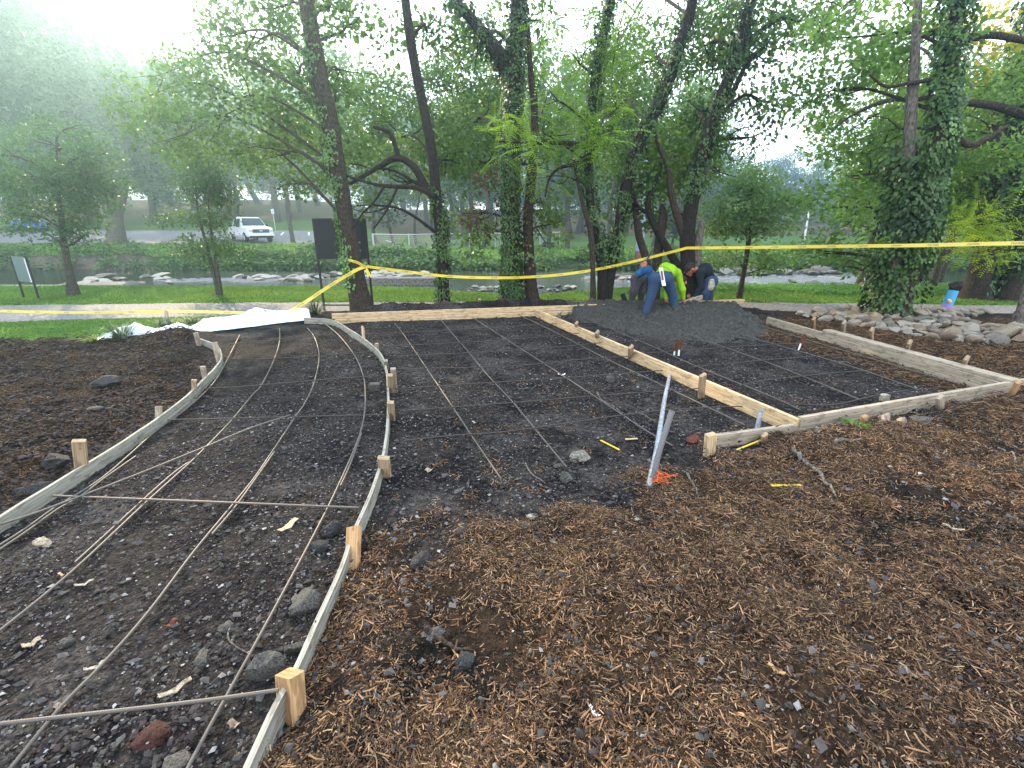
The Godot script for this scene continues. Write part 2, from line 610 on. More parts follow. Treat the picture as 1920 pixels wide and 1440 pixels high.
# a sheet that follows the land between two edges given as functions of x
func draped(nm: String, x0: float, x1: float, step: float, near: Callable, far: Callable, rows: int, lift: float, m: Material) -> void:
	var b := MB.new()
	var cols := int((x1 - x0) / step) + 1
	for i in cols:
		var x := x0 + step * i
		for j in rows + 1:
			var d: float = lerpf(near.call(x), far.call(x), float(j) / rows)
			b.vert(Vector3(x, gh(x, -d) + lift, -d), Vector3.UP)
		var e: float = near.call(x)
		b.vert(Vector3(x, gh(x, -e) - 0.15, -e), Vector3(0, 0, 1))
	var w := rows + 2
	for i in cols - 1:
		for j in rows:
			var p := i * w + j
			b.tri(p, p + 1, p + w + 1)
			b.tri(p, p + w + 1, p + w)
		var q := i * w
		b.tri(q, q + w, q + w * 2 - 1)
		b.tri(q, q + w * 2 - 1, q + w - 1)
	structure(nm, b, m)

func build_water() -> void:
	var b := MB.new()
	b.quad(V(-200, -0.92, -13), V(200, -0.92, -13), V(200, -0.92, -33), V(-200, -0.92, -33), Vector3.UP)
	structure("creek_water", b, M.water)

# ---------------------------------------------------------------- curves
func spline(pts: Array, per := 6) -> Array:
	var out := []
	var m := pts.size()
	for i in m - 1:
		var a: Vector3 = pts[maxi(i - 1, 0)]
		var p: Vector3 = pts[i]
		var q: Vector3 = pts[i + 1]
		var e: Vector3 = pts[mini(i + 2, m - 1)]
		for k in per:
			out.append(p.cubic_interpolate(q, a, e, float(k) / per))
	out.append(pts[m - 1])
	return out

func spread(r: Array, m: int, per: int) -> Array:
	var out := []
	for i in m - 1:
		for k in per:
			out.append(lerpf(r[mini(i, r.size() - 1)], r[mini(i + 1, r.size() - 1)], float(k) / per))
	out.append(r[mini(m - 1, r.size() - 1)])
	return out

# ---------------------------------------------------------------- rocks
func icosphere(sub: int) -> Array:
	var t := (1.0 + sqrt(5.0)) / 2.0
	var v := [V(-1, t, 0), V(1, t, 0), V(-1, -t, 0), V(1, -t, 0), V(0, -1, t), V(0, 1, t), V(0, -1, -t), V(0, 1, -t), V(t, 0, -1), V(t, 0, 1), V(-t, 0, -1), V(-t, 0, 1)]
	for i in 12:
		v[i] = v[i].normalized()
	var f := []
	for a in ["0 11 5", "0 5 1", "0 1 7", "0 7 10", "0 10 11", "1 5 9", "5 11 4", "11 10 2", "10 7 6", "7 1 8", "3 9 4", "3 4 2", "3 2 6", "3 6 8", "3 8 9", "4 9 5", "2 4 11", "6 2 10", "8 6 7", "9 8 1"]:
		var q: PackedStringArray = a.split(" ")
		f.append([int(q[0]), int(q[1]), int(q[2])])
	for s in sub:
		var mids := {}
		var nf := []
		for a in f:
			var e := []
			for k in 3:
				var i: int = mini(a[k], a[(k + 1) % 3])
				var j: int = maxi(a[k], a[(k + 1) % 3])
				var key := i * 100000 + j
				if not mids.has(key):
					mids[key] = v.size()
					v.append((v[i] + v[j]).normalized())
				e.append(mids[key])
			nf.append([a[0], e[0], e[2]])
			nf.append([a[1], e[1], e[0]])
			nf.append([a[2], e[2], e[1]])
			nf.append([e[0], e[1], e[2]])
		f = nf
	return [v, f]

func rock(b: MB, seed_: int, ctr: Vector3, size: Vector3, sub := 2, jag := 0.35, flat := false, cut := 0.62) -> void:
	var ico := icosphere(sub)
	var f := noise(seed_, 0.9, 3)
	# a few random planes cut flat facets as broken stone has
	var r := RandomNumberGenerator.new()
	r.seed = seed_
	var planes := []
	for i in 9:
		planes.append([Vector3(r.randfn(), r.randfn(), r.randfn()).normalized(), r.randf_range(cut, cut + 0.28)])
	var pts := []
	var base := b.v.size()
	for p in ico[0]:
		var q: Vector3 = p * (1.0 + jag * 0.6 * f.get_noise_3d(p.x * 1.5, p.y * 1.5, p.z * 1.5))
		for pl in planes:
			var over: float = q.dot(pl[0]) - pl[1]
			if over > 0.0:
				q -= pl[0] * over * 0.92
		pts.append(ctr + q * size / 2.0)
	if flat:
		for a in ico[1]:
			b.flat_tri(pts[a[0]], pts[a[1]], pts[a[2]], pts[a[0]] - ctr)
		return
	var nrm := []
	nrm.resize(pts.size())
	nrm.fill(Vector3.ZERO)
	for a in ico[1]:
		var N: Vector3 = (pts[a[1]] - pts[a[0]]).cross(pts[a[2]] - pts[a[0]])
		if N.dot(pts[a[0]] - ctr) < 0.0:
			N = -N
		for k in 3:
			nrm[a[k]] += N
	for i in pts.size():
		b.vert(pts[i], nrm[i].normalized())
	for a in ico[1]:
		b.tri(base + a[0], base + a[1], base + a[2])

func rock_thing(nm: String, at: Vector3, size: Vector3, seed_: int, m: Material, label: String, category := "rock", group := "", turn := 0.0, sub := 3) -> MeshInstance3D:
	var b := MB.new()
	rock(b, seed_, Vector3.ZERO, size * 1.12, sub, 0.75, false, 0.5)
	var o := put(nm, b.mesh(), m, null, at)
	o.rotation.y = turn
	tag(o, label, category, group)
	return o

# ---------------------------------------------------------------- foliage
var leafy := {}

func rdir() -> Vector3:
	return Vector3(rng.randfn(), rng.randfn(), rng.randfn()).normalized()

func make_leaf_meshes() -> void:
	for k in 3:
		# broad leaves round a few twigs
		var b := MB.new()
		for i in 38:
			var p := rdir() * pow(rng.randf(), 0.5) * 0.36
			p.y *= 0.6
			var dir := (p.normalized() + rdir() * 0.9 + Vector3(0, -0.35, 0)).normalized()
			var s := rng.randf_range(0.75, 1.25)
			b.col = Color.WHITE * rng.randf_range(0.7, 1.25)
			b.leaf(p, dir, (Vector3.UP + rdir() * 0.8).normalized(), 0.1 * s, 0.062 * s)
		leafy["broad%d" % k] = b.mesh()
		# pinnate sprays, leaflets in two rows along arching stalks
		b = MB.new()
		for st in 7:
			var dir := (rdir() * Vector3(1, 0.45, 1)).normalized()
			var p := rdir() * 0.12
			var sd := dir.cross(Vector3.UP).normalized()
			b.col = Color.WHITE * rng.randf_range(0.8, 1.2)
			for q in 10:
				p += dir * 0.036
				dir = (dir + Vector3(0, -0.07, 0)).normalized()
				var nn := (Vector3.UP + rdir() * 0.25).normalized()
				b.leaf(p, (sd + dir * 0.4).normalized(), nn, 0.06, 0.021, 0.1)
				b.leaf(p, (-sd + dir * 0.4).normalized(), nn, 0.06, 0.021, 0.1)
		leafy["fern%d" % k] = b.mesh()
		# clumps of a far crown
		b = MB.new()
		for i in 30:
			var p := rdir() * pow(rng.randf(), 0.45)
			p.y *= 0.7
			var dir := (p.normalized() * 0.7 + rdir() + Vector3(0, -0.2, 0)).normalized()
			var s := rng.randf_range(0.7, 1.3)
			b.col = Color.WHITE * rng.randf_range(0.65, 1.3)
			b.leaf(p, dir, (Vector3.UP + rdir() * 0.9).normalized(), 0.36 * s, 0.22 * s)
		leafy["far%d" % k] = b.mesh()
		# ivy laid against bark: outwards is z, up is y
		b = MB.new()
		for i in 30:
			var p := Vector3(rng.randf_range(-0.16, 0.16), rng.randf_range(-0.18, 0.18), rng.randf_range(0.0, 0.05))
			var dir := Vector3(rng.randf_range(-0.7, 0.7), -0.8, rng.randf_range(0.05, 0.7)).normalized()
			var s := rng.randf_range(0.7, 1.3)
			b.col = Color.WHITE * rng.randf_range(0.6, 1.35)
			b.leaf(p, dir, (Vector3(0, 0.4, 1) + rdir() * 0.35).normalized(), 0.06 * s, 0.05 * s, 0.15)
		leafy["ivy%d" % k] = b.mesh()
		# grass tufts
		b = MB.new()
		for i in 14:
			var p := Vector3(rng.randf_range(-0.07, 0.07), 0, rng.randf_range(-0.07, 0.07))
			var a := rng.randf() * TAU
			var sd := Vector3(cos(a), 0, sin(a)) * 0.004
			var lean := Vector3(rng.randfn(), 0, rng.randfn()) * 0.025
			var hgt := rng.randf_range(0.04, 0.085)
			var N := (Vector3.UP + lean * 8.0).normalized()
			b.col = Color.WHITE * rng.randf_range(0.7, 1.3)
			var i0 := b.vert(p - sd, N)
			b.vert(p + sd, N)
			b.vert(p + sd * 0.7 + lean * 0.5 + Vector3(0, hgt * 0.6, 0), N)
			b.vert(p + lean * 1.6 + Vector3(0, hgt, 0), N)
			b.tri(i0, i0 + 1, i0 + 2)
			b.tri(i0, i0 + 2, i0 + 3)
		leafy["tuft%d" % k] = b.mesh()
		# weeds: broad low leaves on stalks
		b = MB.new()
		for i in 34:
			var p := Vector3(rng.randfn() * 0.16, rng.randf_range(0.02, 0.42), rng.randfn() * 0.16)
			var s := rng.randf_range(0.7, 1.4)
			b.col = Color.WHITE * rng.randf_range(0.6, 1.3)
			b.leaf(p, (rdir() * Vector3(1, 0.4, 1)).normalized(), (Vector3.UP + rdir() * 0.6).normalized(), 0.12 * s, 0.07 * s)
		leafy["weed%d" % k] = b.mesh()

func around(p: Vector3, s: float) -> Transform3D:
	return Transform3D(Basis.from_euler(Vector3(rng.randf_range(-0.5, 0.5), rng.randf() * TAU, rng.randf_range(-0.5, 0.5))).scaled(Vector3.ONE * s), p)

# leaves through the volume of several blobs [centre, radii]; per = clumps per cubic metre
func crown(T: Node3D, blobs: Array, per: float, kind: String, c: Color, c2: Color, s := 1.0, nm := "crown") -> void:
	var xf := []
	var cols := []
	for bl in blobs:
		var ctr: Vector3 = bl[0]
		var r: Vector3 = bl[1]
		var cnt := int(maxf(6.0, per * r.x * r.y * r.z * 4.19 * (bl[2] if bl.size() > 2 else 1.0)))
		for i in cnt:
			var q := rdir() * pow(rng.randf(), 0.4)
			var p := ctr + q * r
			# leave holes where the noise is low
			if per < 26.0 and nz.hole.get_noise_3d(p.x, p.y * 1.3, p.z) < -0.06:
				if rng.randf() < 0.9:
					continue
			xf.append(around(p - T.position, s * rng.randf_range(0.75, 1.25)))
			var t: float = clampf(0.5 + 0.9 * nz.big.get_noise_3d(p.x, p.y, p.z) + rng.randf_range(-0.25, 0.25), 0.0, 1.0)
			cols.append(c.lerp(c2, t))
	scatter(nm, leafy[kind + str(rng.randi() % 3)], M.leaf, xf, cols, T, true)

func limb(T: Node3D, nm: String, pts: Array, rad: Array, m: Material, sides := 12, rough := 0.12) -> Array:
	var sp := spline(pts, 5)
	var rr := spread(rad, pts.size(), 5)
	var b := MB.new(T.position)
	b.tube(sp, rr, sides, true, rough, nz.bark)
	put(nm, b.mesh(), m, T)
	return [sp, rr]

func trunk(T: Node3D, pts: Array, rad: Array, m: Material, flare := 1.5) -> Array:
	# root flare at the foot
	var p: Array = pts.duplicate()
	var r: Array = rad.duplicate()
	var dir: Vector3 = (p[1] - p[0]).normalized()
	var r0: float = r[0]
	r[0] = r0 * flare
	p.insert(1, p[0] + dir * 0.3)
	r.insert(1, r0 * (1.0 + (flare - 1.0) * 0.25))
	p.insert(0, pts[0] - dir * 0.35)
	r.insert(0, r0 * (flare + 0.45))
	return limb(T, "trunk", p, r, m, 18, 0.22)

func ivy(T: Node3D, tr: Array, per_m2: float, c: Color, c2: Color, side := 0.0, cover := 1.0, lo := 0.0, hi := 99.0, puff := 0.03, s := 1.0) -> void:
	# side: -1 left only, 1 right only, 0 all round
	var xf := []
	var cols := []
	var pts: Array = tr[0]
	var rr: Array = tr[1]
	for i in pts.size() - 1:
		var p: Vector3 = pts[i]
		var q: Vector3 = pts[i + 1]
		if p.y < lo or p.y > hi:
			continue
		var L := p.distance_to(q)
		var r: float = rr[i]
		var cnt := per_m2 * L * TAU * maxf(r, 0.06) * cover
		var n := int(cnt) + (1 if rng.randf() < cnt - int(cnt) else 0)
		for k in n:
			var a := rng.randf() * TAU
			var out := Vector3(cos(a), 0, sin(a))
			if side != 0.0 and out.x * side < rng.randf_range(-0.25, 0.35):
				continue
			var w := p.lerp(q, rng.randf()) + out * (r * 0.98 + puff * pow(rng.randf(), 2.0) * 2.0)
			var bs := Basis(Vector3.UP.cross(out).normalized(), Vector3.UP, out).rotated(Vector3.UP, rng.randf_range(-0.4, 0.4))
			xf.append(Transform3D(bs.scaled(Vector3.ONE * s * rng.randf_range(0.8, 1.3)), w - T.position))
			cols.append(c.lerp(c2, clampf(0.5 + nz.mid.get_noise_3d(w.x * 2.0, w.y * 2.0, w.z * 2.0) + rng.randf_range(-0.3, 0.3), 0, 1)))
	scatter("ivy", leafy["ivy%d" % (rng.randi() % 3)], M.ivy, xf, cols, T, true)

# branches from the trunk out to the middle of each blob
func reach(T: Node3D, tr: Array, blobs: Array, m: Material, r0 := 0.05) -> void:
	var pts: Array = tr[0]
	for bl in blobs:
		var c: Vector3 = bl[0]
		var best := 0
		var bd := 1e9
		for i in pts.size():
			var want: float = absf(pts[i].y - (c.y - 0.22 * Vector2(c.x - pts[i].x, c.z - pts[i].z).length() - 0.2))
			if want < bd:
				bd = want
				best = i
		var a: Vector3 = pts[best]
		var mid := a.lerp(c, 0.5) + Vector3(rng.randf_range(-0.2, 0.2), 0.12 * a.distance_to(c), rng.randf_range(-0.2, 0.2))
		limb(T, "branch", [a, mid, c, c + (c - mid) * 0.5 + rdir() * 0.2], [r0, r0 * 0.7, r0 * 0.4, r0 * 0.15], m, 7, 0.1)
		for k in 3:
			var e: Vector3 = c + rdir() * bl[1] * 0.8
			limb(T, "branch", [mid.lerp(c, 0.2 + 0.25 * k), mid.lerp(e, 0.6) + rdir() * 0.1, e], [r0 * 0.45, r0 * 0.3, r0 * 0.1], m, 5, 0.0)

const GA := Color(0.07, 0.145, 0.026)
const GB := Color(0.125, 0.225, 0.04)

# a whole tree of the far bank: straight bole and a crown of several lobes
func far_tree(label: String, at: Vector3, H: float, W: float, bare: float, r: float, m: Material, c: Color, c2: Color, lobes := 9, dens := 1.0, group := "trees of the far bank and hill") -> Node3D:
	var T := thing("tree", label, "tree", at, group)
	var lean := Vector3(rng.randf_range(-0.05, 0.05), 1, rng.randf_range(-0.05, 0.05))
	var pts := [at]
	var rads := [r]
	for i in range(1, 5):
		pts.append(at + lean * H * 0.22 * i + Vector3(rng.randfn(), 0, rng.randfn()) * 0.02 * H)
		rads.append(r * (1.0 - 0.2 * i))
	var tr := trunk(T, pts, rads, m, 1.4)
	var blobs := []
	for i in lobes:
		var f := (i + 0.5) / lobes
		var y := lerpf(bare, 0.93, f) * H
		var wide := W * (0.35 + 0.65 * sin(PI * clampf(0.18 + f * 0.8, 0, 1)))
		var a := i * 2.4 + rng.randf()
		var c0 := at + lean * y + Vector3(cos(a), 0, sin(a)) * wide * rng.randf_range(0.35, 0.62)
		blobs.append([c0, Vector3(wide * 0.5, H * 0.095, wide * 0.5) * rng.randf_range(0.85, 1.2)])
	for bl in blobs:
		var k: Vector3 = bl[0]
		limb(T, "branch", [at + lean * (k.y - at.y - 0.06 * H), k], [r * 0.35, r * 0.1], m, 5, 0.0)
	crown(T, blobs, 0.95 * dens, "far", c, c2, 1.0)
	return T

# ---------------------------------------------------------------- loose cover of the ground
func make_cover_meshes() -> void:
	for k in 4:
		var b := MB.new()
		for i in 56:
			var p := Vector3(rng.randfn() * 0.055, rng.randf_range(-0.004, 0.012), rng.randfn() * 0.055)
			var a := rng.randf() * TAU
			var dir := Vector3(cos(a), rng.randf_range(-0.3, 0.35), sin(a)).normalized()
			var L := 0.003 + 0.019 * pow(rng.randf(), 1.8)
			var W := rng.randf_range(0.0007, 0.0024)
			var pick := rng.randf()
			if pick < 0.05:
				L = rng.randf_range(0.018, 0.034)
				W *= 1.8
			elif pick < 0.2:
				L = rng.randf_range(0.004, 0.011)
				W = rng.randf_range(0.0025, 0.005)
			var sd := dir.cross(Vector3.UP).normalized() * W
			var up := sd.cross(dir).normalized() * W * 0.8
			if up.y < 0.0:
				up = -up
			var bend := sd.normalized() * rng.randf_range(-0.2, 0.2) * L
			var tone := rng.randf()
			b.col = Color(0.037, 0.024, 0.016).lerp(Color(0.27, 0.16, 0.088), tone * tone * tone)
			if rng.randf() < 0.035:
				b.col = Color(0.3, 0.21, 0.12)
			var e := p + dir * L + bend
			var s := p - dir * L + bend
			b.quad(s - sd, p - sd * 1.1, p + up, s + up * 0.5, up - sd)
			b.quad(p - sd * 1.1, e - sd * 0.6, e + up * 0.5, p + up, up - sd)
			b.quad(s + sd, p + sd * 1.1, p + up, s + up * 0.5, up + sd)
			b.quad(p + sd * 1.1, e + sd * 0.6, e + up * 0.5, p + up, up + sd)
		leafy["chips%d" % k] = b.mesh()
		b = MB.new()
		for i in 22:
			var p := Vector3(rng.randfn() * 0.09, 0, rng.randfn() * 0.07)
			var s := 0.0022 + 0.006 * pow(rng.randf(), 2.5)
			if rng.randf() < 0.06:
				s *= 2.0
			var tone := rng.randf_range(0.025, 0.08)
			if rng.randf() < 0.12:
				tone = rng.randf_range(0.1, 0.3)
			b.col = Color(tone * 1.04, tone * 0.98, tone * 0.95)
			var fl := Vector3(s * rng.randf_range(0.7, 1.4), s * rng.randf_range(0.35, 0.8), s * rng.randf_range(0.7, 1.4))
			var o6 := []
			for q in [Vector3.RIGHT, Vector3.LEFT, Vector3.UP, Vector3.DOWN, Vector3.BACK, Vector3.FORWARD]:
				o6.append(p + (q + rdir() * 0.35) * fl)
			for q in [[0, 2, 4], [0, 2, 5], [1, 2, 4], [1, 2, 5], [0, 3, 4], [0, 3, 5], [1, 3, 4], [1, 3, 5]]:
				b.flat_tri(o6[q[0]], o6[q[1]], o6[q[2]], (o6[q[0]] + o6[q[1]] + o6[q[2]]) / 3.0 - p)
		leafy["pebbles%d" % k] = b.mesh()
		b = MB.new()
		for i in 12:
			var p := Vector3(rng.randfn() * 0.08, 0, rng.randfn() * 0.08)
			var s := rng.randf_range(0.006, 0.02)
			b.col = Color.WHITE * rng.randf_range(0.018, 0.042)
			b.col.g *= 0.85
			b.col.b *= 0.8
			rock(b, rng.randi() % 999, p, Vector3(s * 2.4, s * 1.3, s * 2.0), 1, 1.1, true, 0.45)
		leafy["clods%d" % k] = b.mesh()

func lay(nm: String, kind: String, m: Material, n: int, where: Callable, smin: float, smax: float, tint_lo := 0.75, tint_hi := 1.2) -> void:
	# where() gives a spot or null; four variants of the patch, one object each kind of loose cover
	var root := Node3D.new()
	root.name = numbered(nm)
	add_child(root)
	root.set_meta("kind", "stuff")
	var xf := [[], [], [], []]
	var cols := [[], [], [], []]
	for i in n:
		var s: Variant = where.call()
		if s == null:
			continue
		var q: Vector2 = s
		var p := Vector3(q.x, gh(q.x, -q.y), -q.y)
		var k := rng.randi() % 4
		var e := 0.06
		var N := Vector3(gh(q.x - e, -q.y) - gh(q.x + e, -q.y), 2.0 * e, gh(q.x, -q.y - e) - gh(q.x, -q.y + e)).normalized()
		var bs := Basis(Quaternion(Vector3.UP, N)) * Basis(Vector3.UP, rng.randf() * TAU)
		xf[k].append(Transform3D(bs.scaled(Vector3.ONE * rng.randf_range(smin, smax)), p))
		cols[k].append(Color.WHITE * rng.randf_range(tint_lo, tint_hi))
	for k in 4:
		scatter("patch", leafy[kind + str(k)], m, xf[k], cols[k], root)

func spot_mulch() -> Variant:
	var d := 0.75 + 4.9 * pow(rng.randf(), 1.7)
	var x := rng.randf_range(-0.78, 1.2 + d * 1.25)
	var m := mulch(x, d)
	if x > 4.7:
		m = maxf(m, 0.35)
	# thin patches where gravelly soil shows
	var bare: float = nz.big.get_noise_2d(x * 1.3 + 50.0, d * 1.3)
	var p := m * (1.0 - 0.85 * smoothstep(0.02, 0.35, bare)) * (0.55 + 0.9 * smoothstep(-0.3, 0.3, nz.mid.get_noise_2d(x * 2.2, d * 2.2 + 9.0)))
	p = maxf(p, 0.015)
	return Vector2(x, d) if rng.randf() < p else null

func spot_far_mulch() -> Variant:
	var d := rng.randf_range(3.6, 8.2)
	var x := rng.randf_range(2.3, 9.0)
	if x < 4.2 + (d - 4.3) * -0.24 + 0.2 and d > table(MUL_X, MUL_D, x) - 0.05:
		return null
	return Vector2(x, d) if rng.randf() < 0.8 else null

func spot_pad() -> Variant:
	var d := 0.8 + 8.0 * pow(rng.randf(), 1.5)
	var x := rng.randf_range(-2.85, 4.8)
	if x < table(OUT_D, OUT_X, d) or mulch(x, d) > 0.6 and rng.randf() < 0.8:
		return null
	return Vector2(x, d) if rng.randf() < 0.4 + 1.0 * smoothstep(-0.2, 0.4, nz.mid.get_noise_2d(x * 1.6, d * 1.6 + 30.0)) else null

func spot_berm() -> Variant:
	var d := 1.8 + 5.2 * pow(rng.randf(), 1.2)
	var x := rng.randf_range(-8.5, -2.85)
	if x > table(OUT_D, OUT_X, d) - 0.05 or in_lawn(x, d) > 0.3 or d > 6.75 and x > -6.0 or d > 6.3 and x > -4.6:
		return null
	return Vector2(x, d)

func spot_near_lawn() -> Variant:
	var x := rng.randf_range(-13.0, -4.4)
	var d := rng.randf_range(6.3, 9.6)
	if in_lawn(x, d) < rng.randf() or d > path_near(x) - 0.02:
		return null
	return Vector2(x, d)

func spot_strip() -> Variant:
	var x := rng.randf_range(-17.0, 17.0)
	var d := rng.randf_range(path_far(x) + 0.03, lip(x) + 0.5)
	return Vector2(x, d)

func spot_weeds_right() -> Variant:
	var x := rng.randf_range(4.6, 18.0)
	var d := rng.randf_range(12.2, 15.4)
	if d < 12.3 + 0.9 * smoothstep(8.5, 5.5, x) + 0.5 * rng.randf():
		return null
	return Vector2(x, d)

func spot_far_grass() -> Variant:
	var d := rng.randf_range(30.5, 36.6)
	var x := rng.randf_range(-1.0, 0.9) * d * 1.1
	return Vector2(x, d)

func spot_far_weeds() -> Variant:
	var d := rng.randf_range(28.2, 31.4)
	var x := rng.randf_range(-1.0, 1.0) * d * 1.1
	if x / d < -0.72 and rng.randf() < 0.85:
		return null
	return Vector2(x, d) if nz.big.get_noise_2d(x * 0.4, d * 0.4) > -0.1 - 0.2 * (29.5 - d) else null

# ---------------------------------------------------------------- lumber, steel and pipe
func board(nm: String, a: Vector3, b: Vector3, w: float, h: float, m: Material, label: String, group := "", category := "board") -> MeshInstance3D:
	var mb := MB.new((a + b) / 2.0)
	mb.bar(a, b, Vector3.UP, w, h)
	return single(nm, mb, m, label, category, group)

# a thin board bent along a curve, standing on edge; pts run along its top
func bent_board(nm: String, pts: Array, thick: float, high: float, m: Material, label: String) -> void:
	var sp := spline(pts, 4)
	var b := MB.new(sp[sp.size() / 2])
	var run := 0.0
	var prev := []
	for i in sp.size():
		var p: Vector3 = sp[i]
		var dir: Vector3 = (sp[mini(i + 1, sp.size() - 1)] - sp[maxi(i - 1, 0)])
		dir.y = 0
		dir = dir.normalized()
		var sd := Vector3(-dir.z, 0, dir.x) * thick / 2.0
		var wob := Vector3(0, 0.003 * nz.mid.get_noise_2d(p.x * 3.0, p.z * 3.0), 0)
		var cur := [p - sd + wob, p + sd + wob, p + sd - Vector3(0, high, 0), p - sd - Vector3(0, high, 0), run]
		if i > 0:
			var L := p.distance_to(sp[i - 1])
			run += L
			cur[4] = run
			var ou := [Vector3.UP, sd, Vector3.DOWN, -sd]
			for k in 4:
				b.quad(prev[k], cur[k], cur[(k + 1) % 4], prev[(k + 1) % 4], ou[k], Vector2(prev[4], k * 0.1), Vector2(cur[4], k * 0.1 + (thick if k % 2 == 0 else high)))
		prev = cur
	single(nm, b, m, label, "form board", "curved form boards of the walk")

func stake(base: Vector3, top: Vector3, w: float, t: float, m: Material, label: String, turn := 0.0, group := "wooden form stakes") -> void:
	var o := thing("stake", label, "stake", base, group)
	var b := MB.new(base)
	var ax := (top - base).normalized()
	var f := Vector3(sin(turn), 0, cos(turn))
	f = (f - ax * f.dot(ax)).normalized()
	b.bar(base - ax * 0.12, top, f, w, t, 0.004)
	put("shaft", b.mesh(), m, o)

func rebar(pts: Array, r: float, label: String, ribs := false, group := "reinforcing bars laid in the forms", m: Material = null) -> void:
	var sp := spline(pts, 5)
	var b := MB.new(sp[sp.size() / 2])
	if ribs:
		# deformed bar: alternating thicker rings
		var fine := []
		var rr := []
		for i in sp.size() - 1:
			var L: float = sp[i].distance_to(sp[i + 1])
			var k := int(ceil(L / 0.0045))
			for q in k:
				fine.append(sp[i].lerp(sp[i + 1], float(q) / k))
				rr.append(r * (1.1 if (fine.size() % 2) == 0 else 0.94))
		fine.append(sp[-1])
		rr.append(r)
		b.tube(fine, rr, 8)
	else:
		b.tube(sp, [r], 7)
	single("rebar", b, m if m else M.rebar, label, "rebar", group)

func raised(pts: Array, up: float) -> Array:
	var out := []
	for p in pts:
		out.append(Vector3(p.x, gh(p.x, p.z) + up, p.z))
	return out

func tape(pts: Array, wid: float, label: String, words := 0, flip := false, start := 0.3) -> void:
	var sp := spline(pts, 10)
	var at: Vector3 = sp[sp.size() / 2]
	var T := thing("caution_tape", label, "caution tape", at, "yellow caution tape lines")
	var b := MB.new(at)
	var run := 0.0
	var cum := [0.0]
	for i in range(1, sp.size()):
		run += sp[i].distance_to(sp[i - 1])
		cum.append(run)
	var ups := []
	for i in sp.size():
		var dir: Vector3 = (sp[mini(i + 1, sp.size() - 1)] - sp[maxi(i - 1, 0)]).normalized()
		var sd := dir.cross(Vector3.UP).normalized()
		var tw: float = 0.35 * nz.mid.get_noise_2d(cum[i] * 0.6, at.x)
		ups.append(sd.cross(dir).rotated(dir, tw))
		var N := dir.cross(ups[i]).normalized()
		if N.z < 0.0:
			N = -N
		b.vert(sp[i] + ups[i] * wid / 2.0, N)
		b.vert(sp[i] - ups[i] * wid / 2.0, N)
	for i in sp.size() - 1:
		b.tri(i * 2, i * 2 + 1, i * 2 + 3)
		b.tri(i * 2, i * 2 + 3, i * 2 + 2)
	put("ribbon", b.mesh(), M.tape, T)
	if words == 0:
		return
	var tm := TextMesh.new()
	var sf := SystemFont.new()
	sf.font_names = ["Droid Sans"]
	sf.font_weight = 500
	tm.font = sf
	tm.text = "CAUTION"
	tm.font_size = 32
	tm.depth = 0.0
	tm.pixel_size = wid * 0.56 / 32.0
	var gap := (run - start) / words
	for w in words:
		var s := start + gap * w
		var i := 1
		while i < sp.size() - 1 and cum[i] < s:
			i += 1
		var p: Vector3 = sp[i - 1].lerp(sp[i], (s - cum[i - 1]) / maxf(cum[i] - cum[i - 1], 1e-4))
		var dir: Vector3 = (sp[i] - sp[i - 1]).normalized()
		var up: Vector3 = ups[i - 1].lerp(ups[i], 0.5).normalized()
		var N := dir.cross(up).normalized()
		if N.z < 0.0:
			N = -N
		var xd := up.cross(N).normalized()
		if flip:
			xd = -xd
		var o := put("lettering", tm, M.ink, T)
		o.transform = Transform3D(Basis(xd, up, xd.cross(up)), p + N * 0.004 - at)

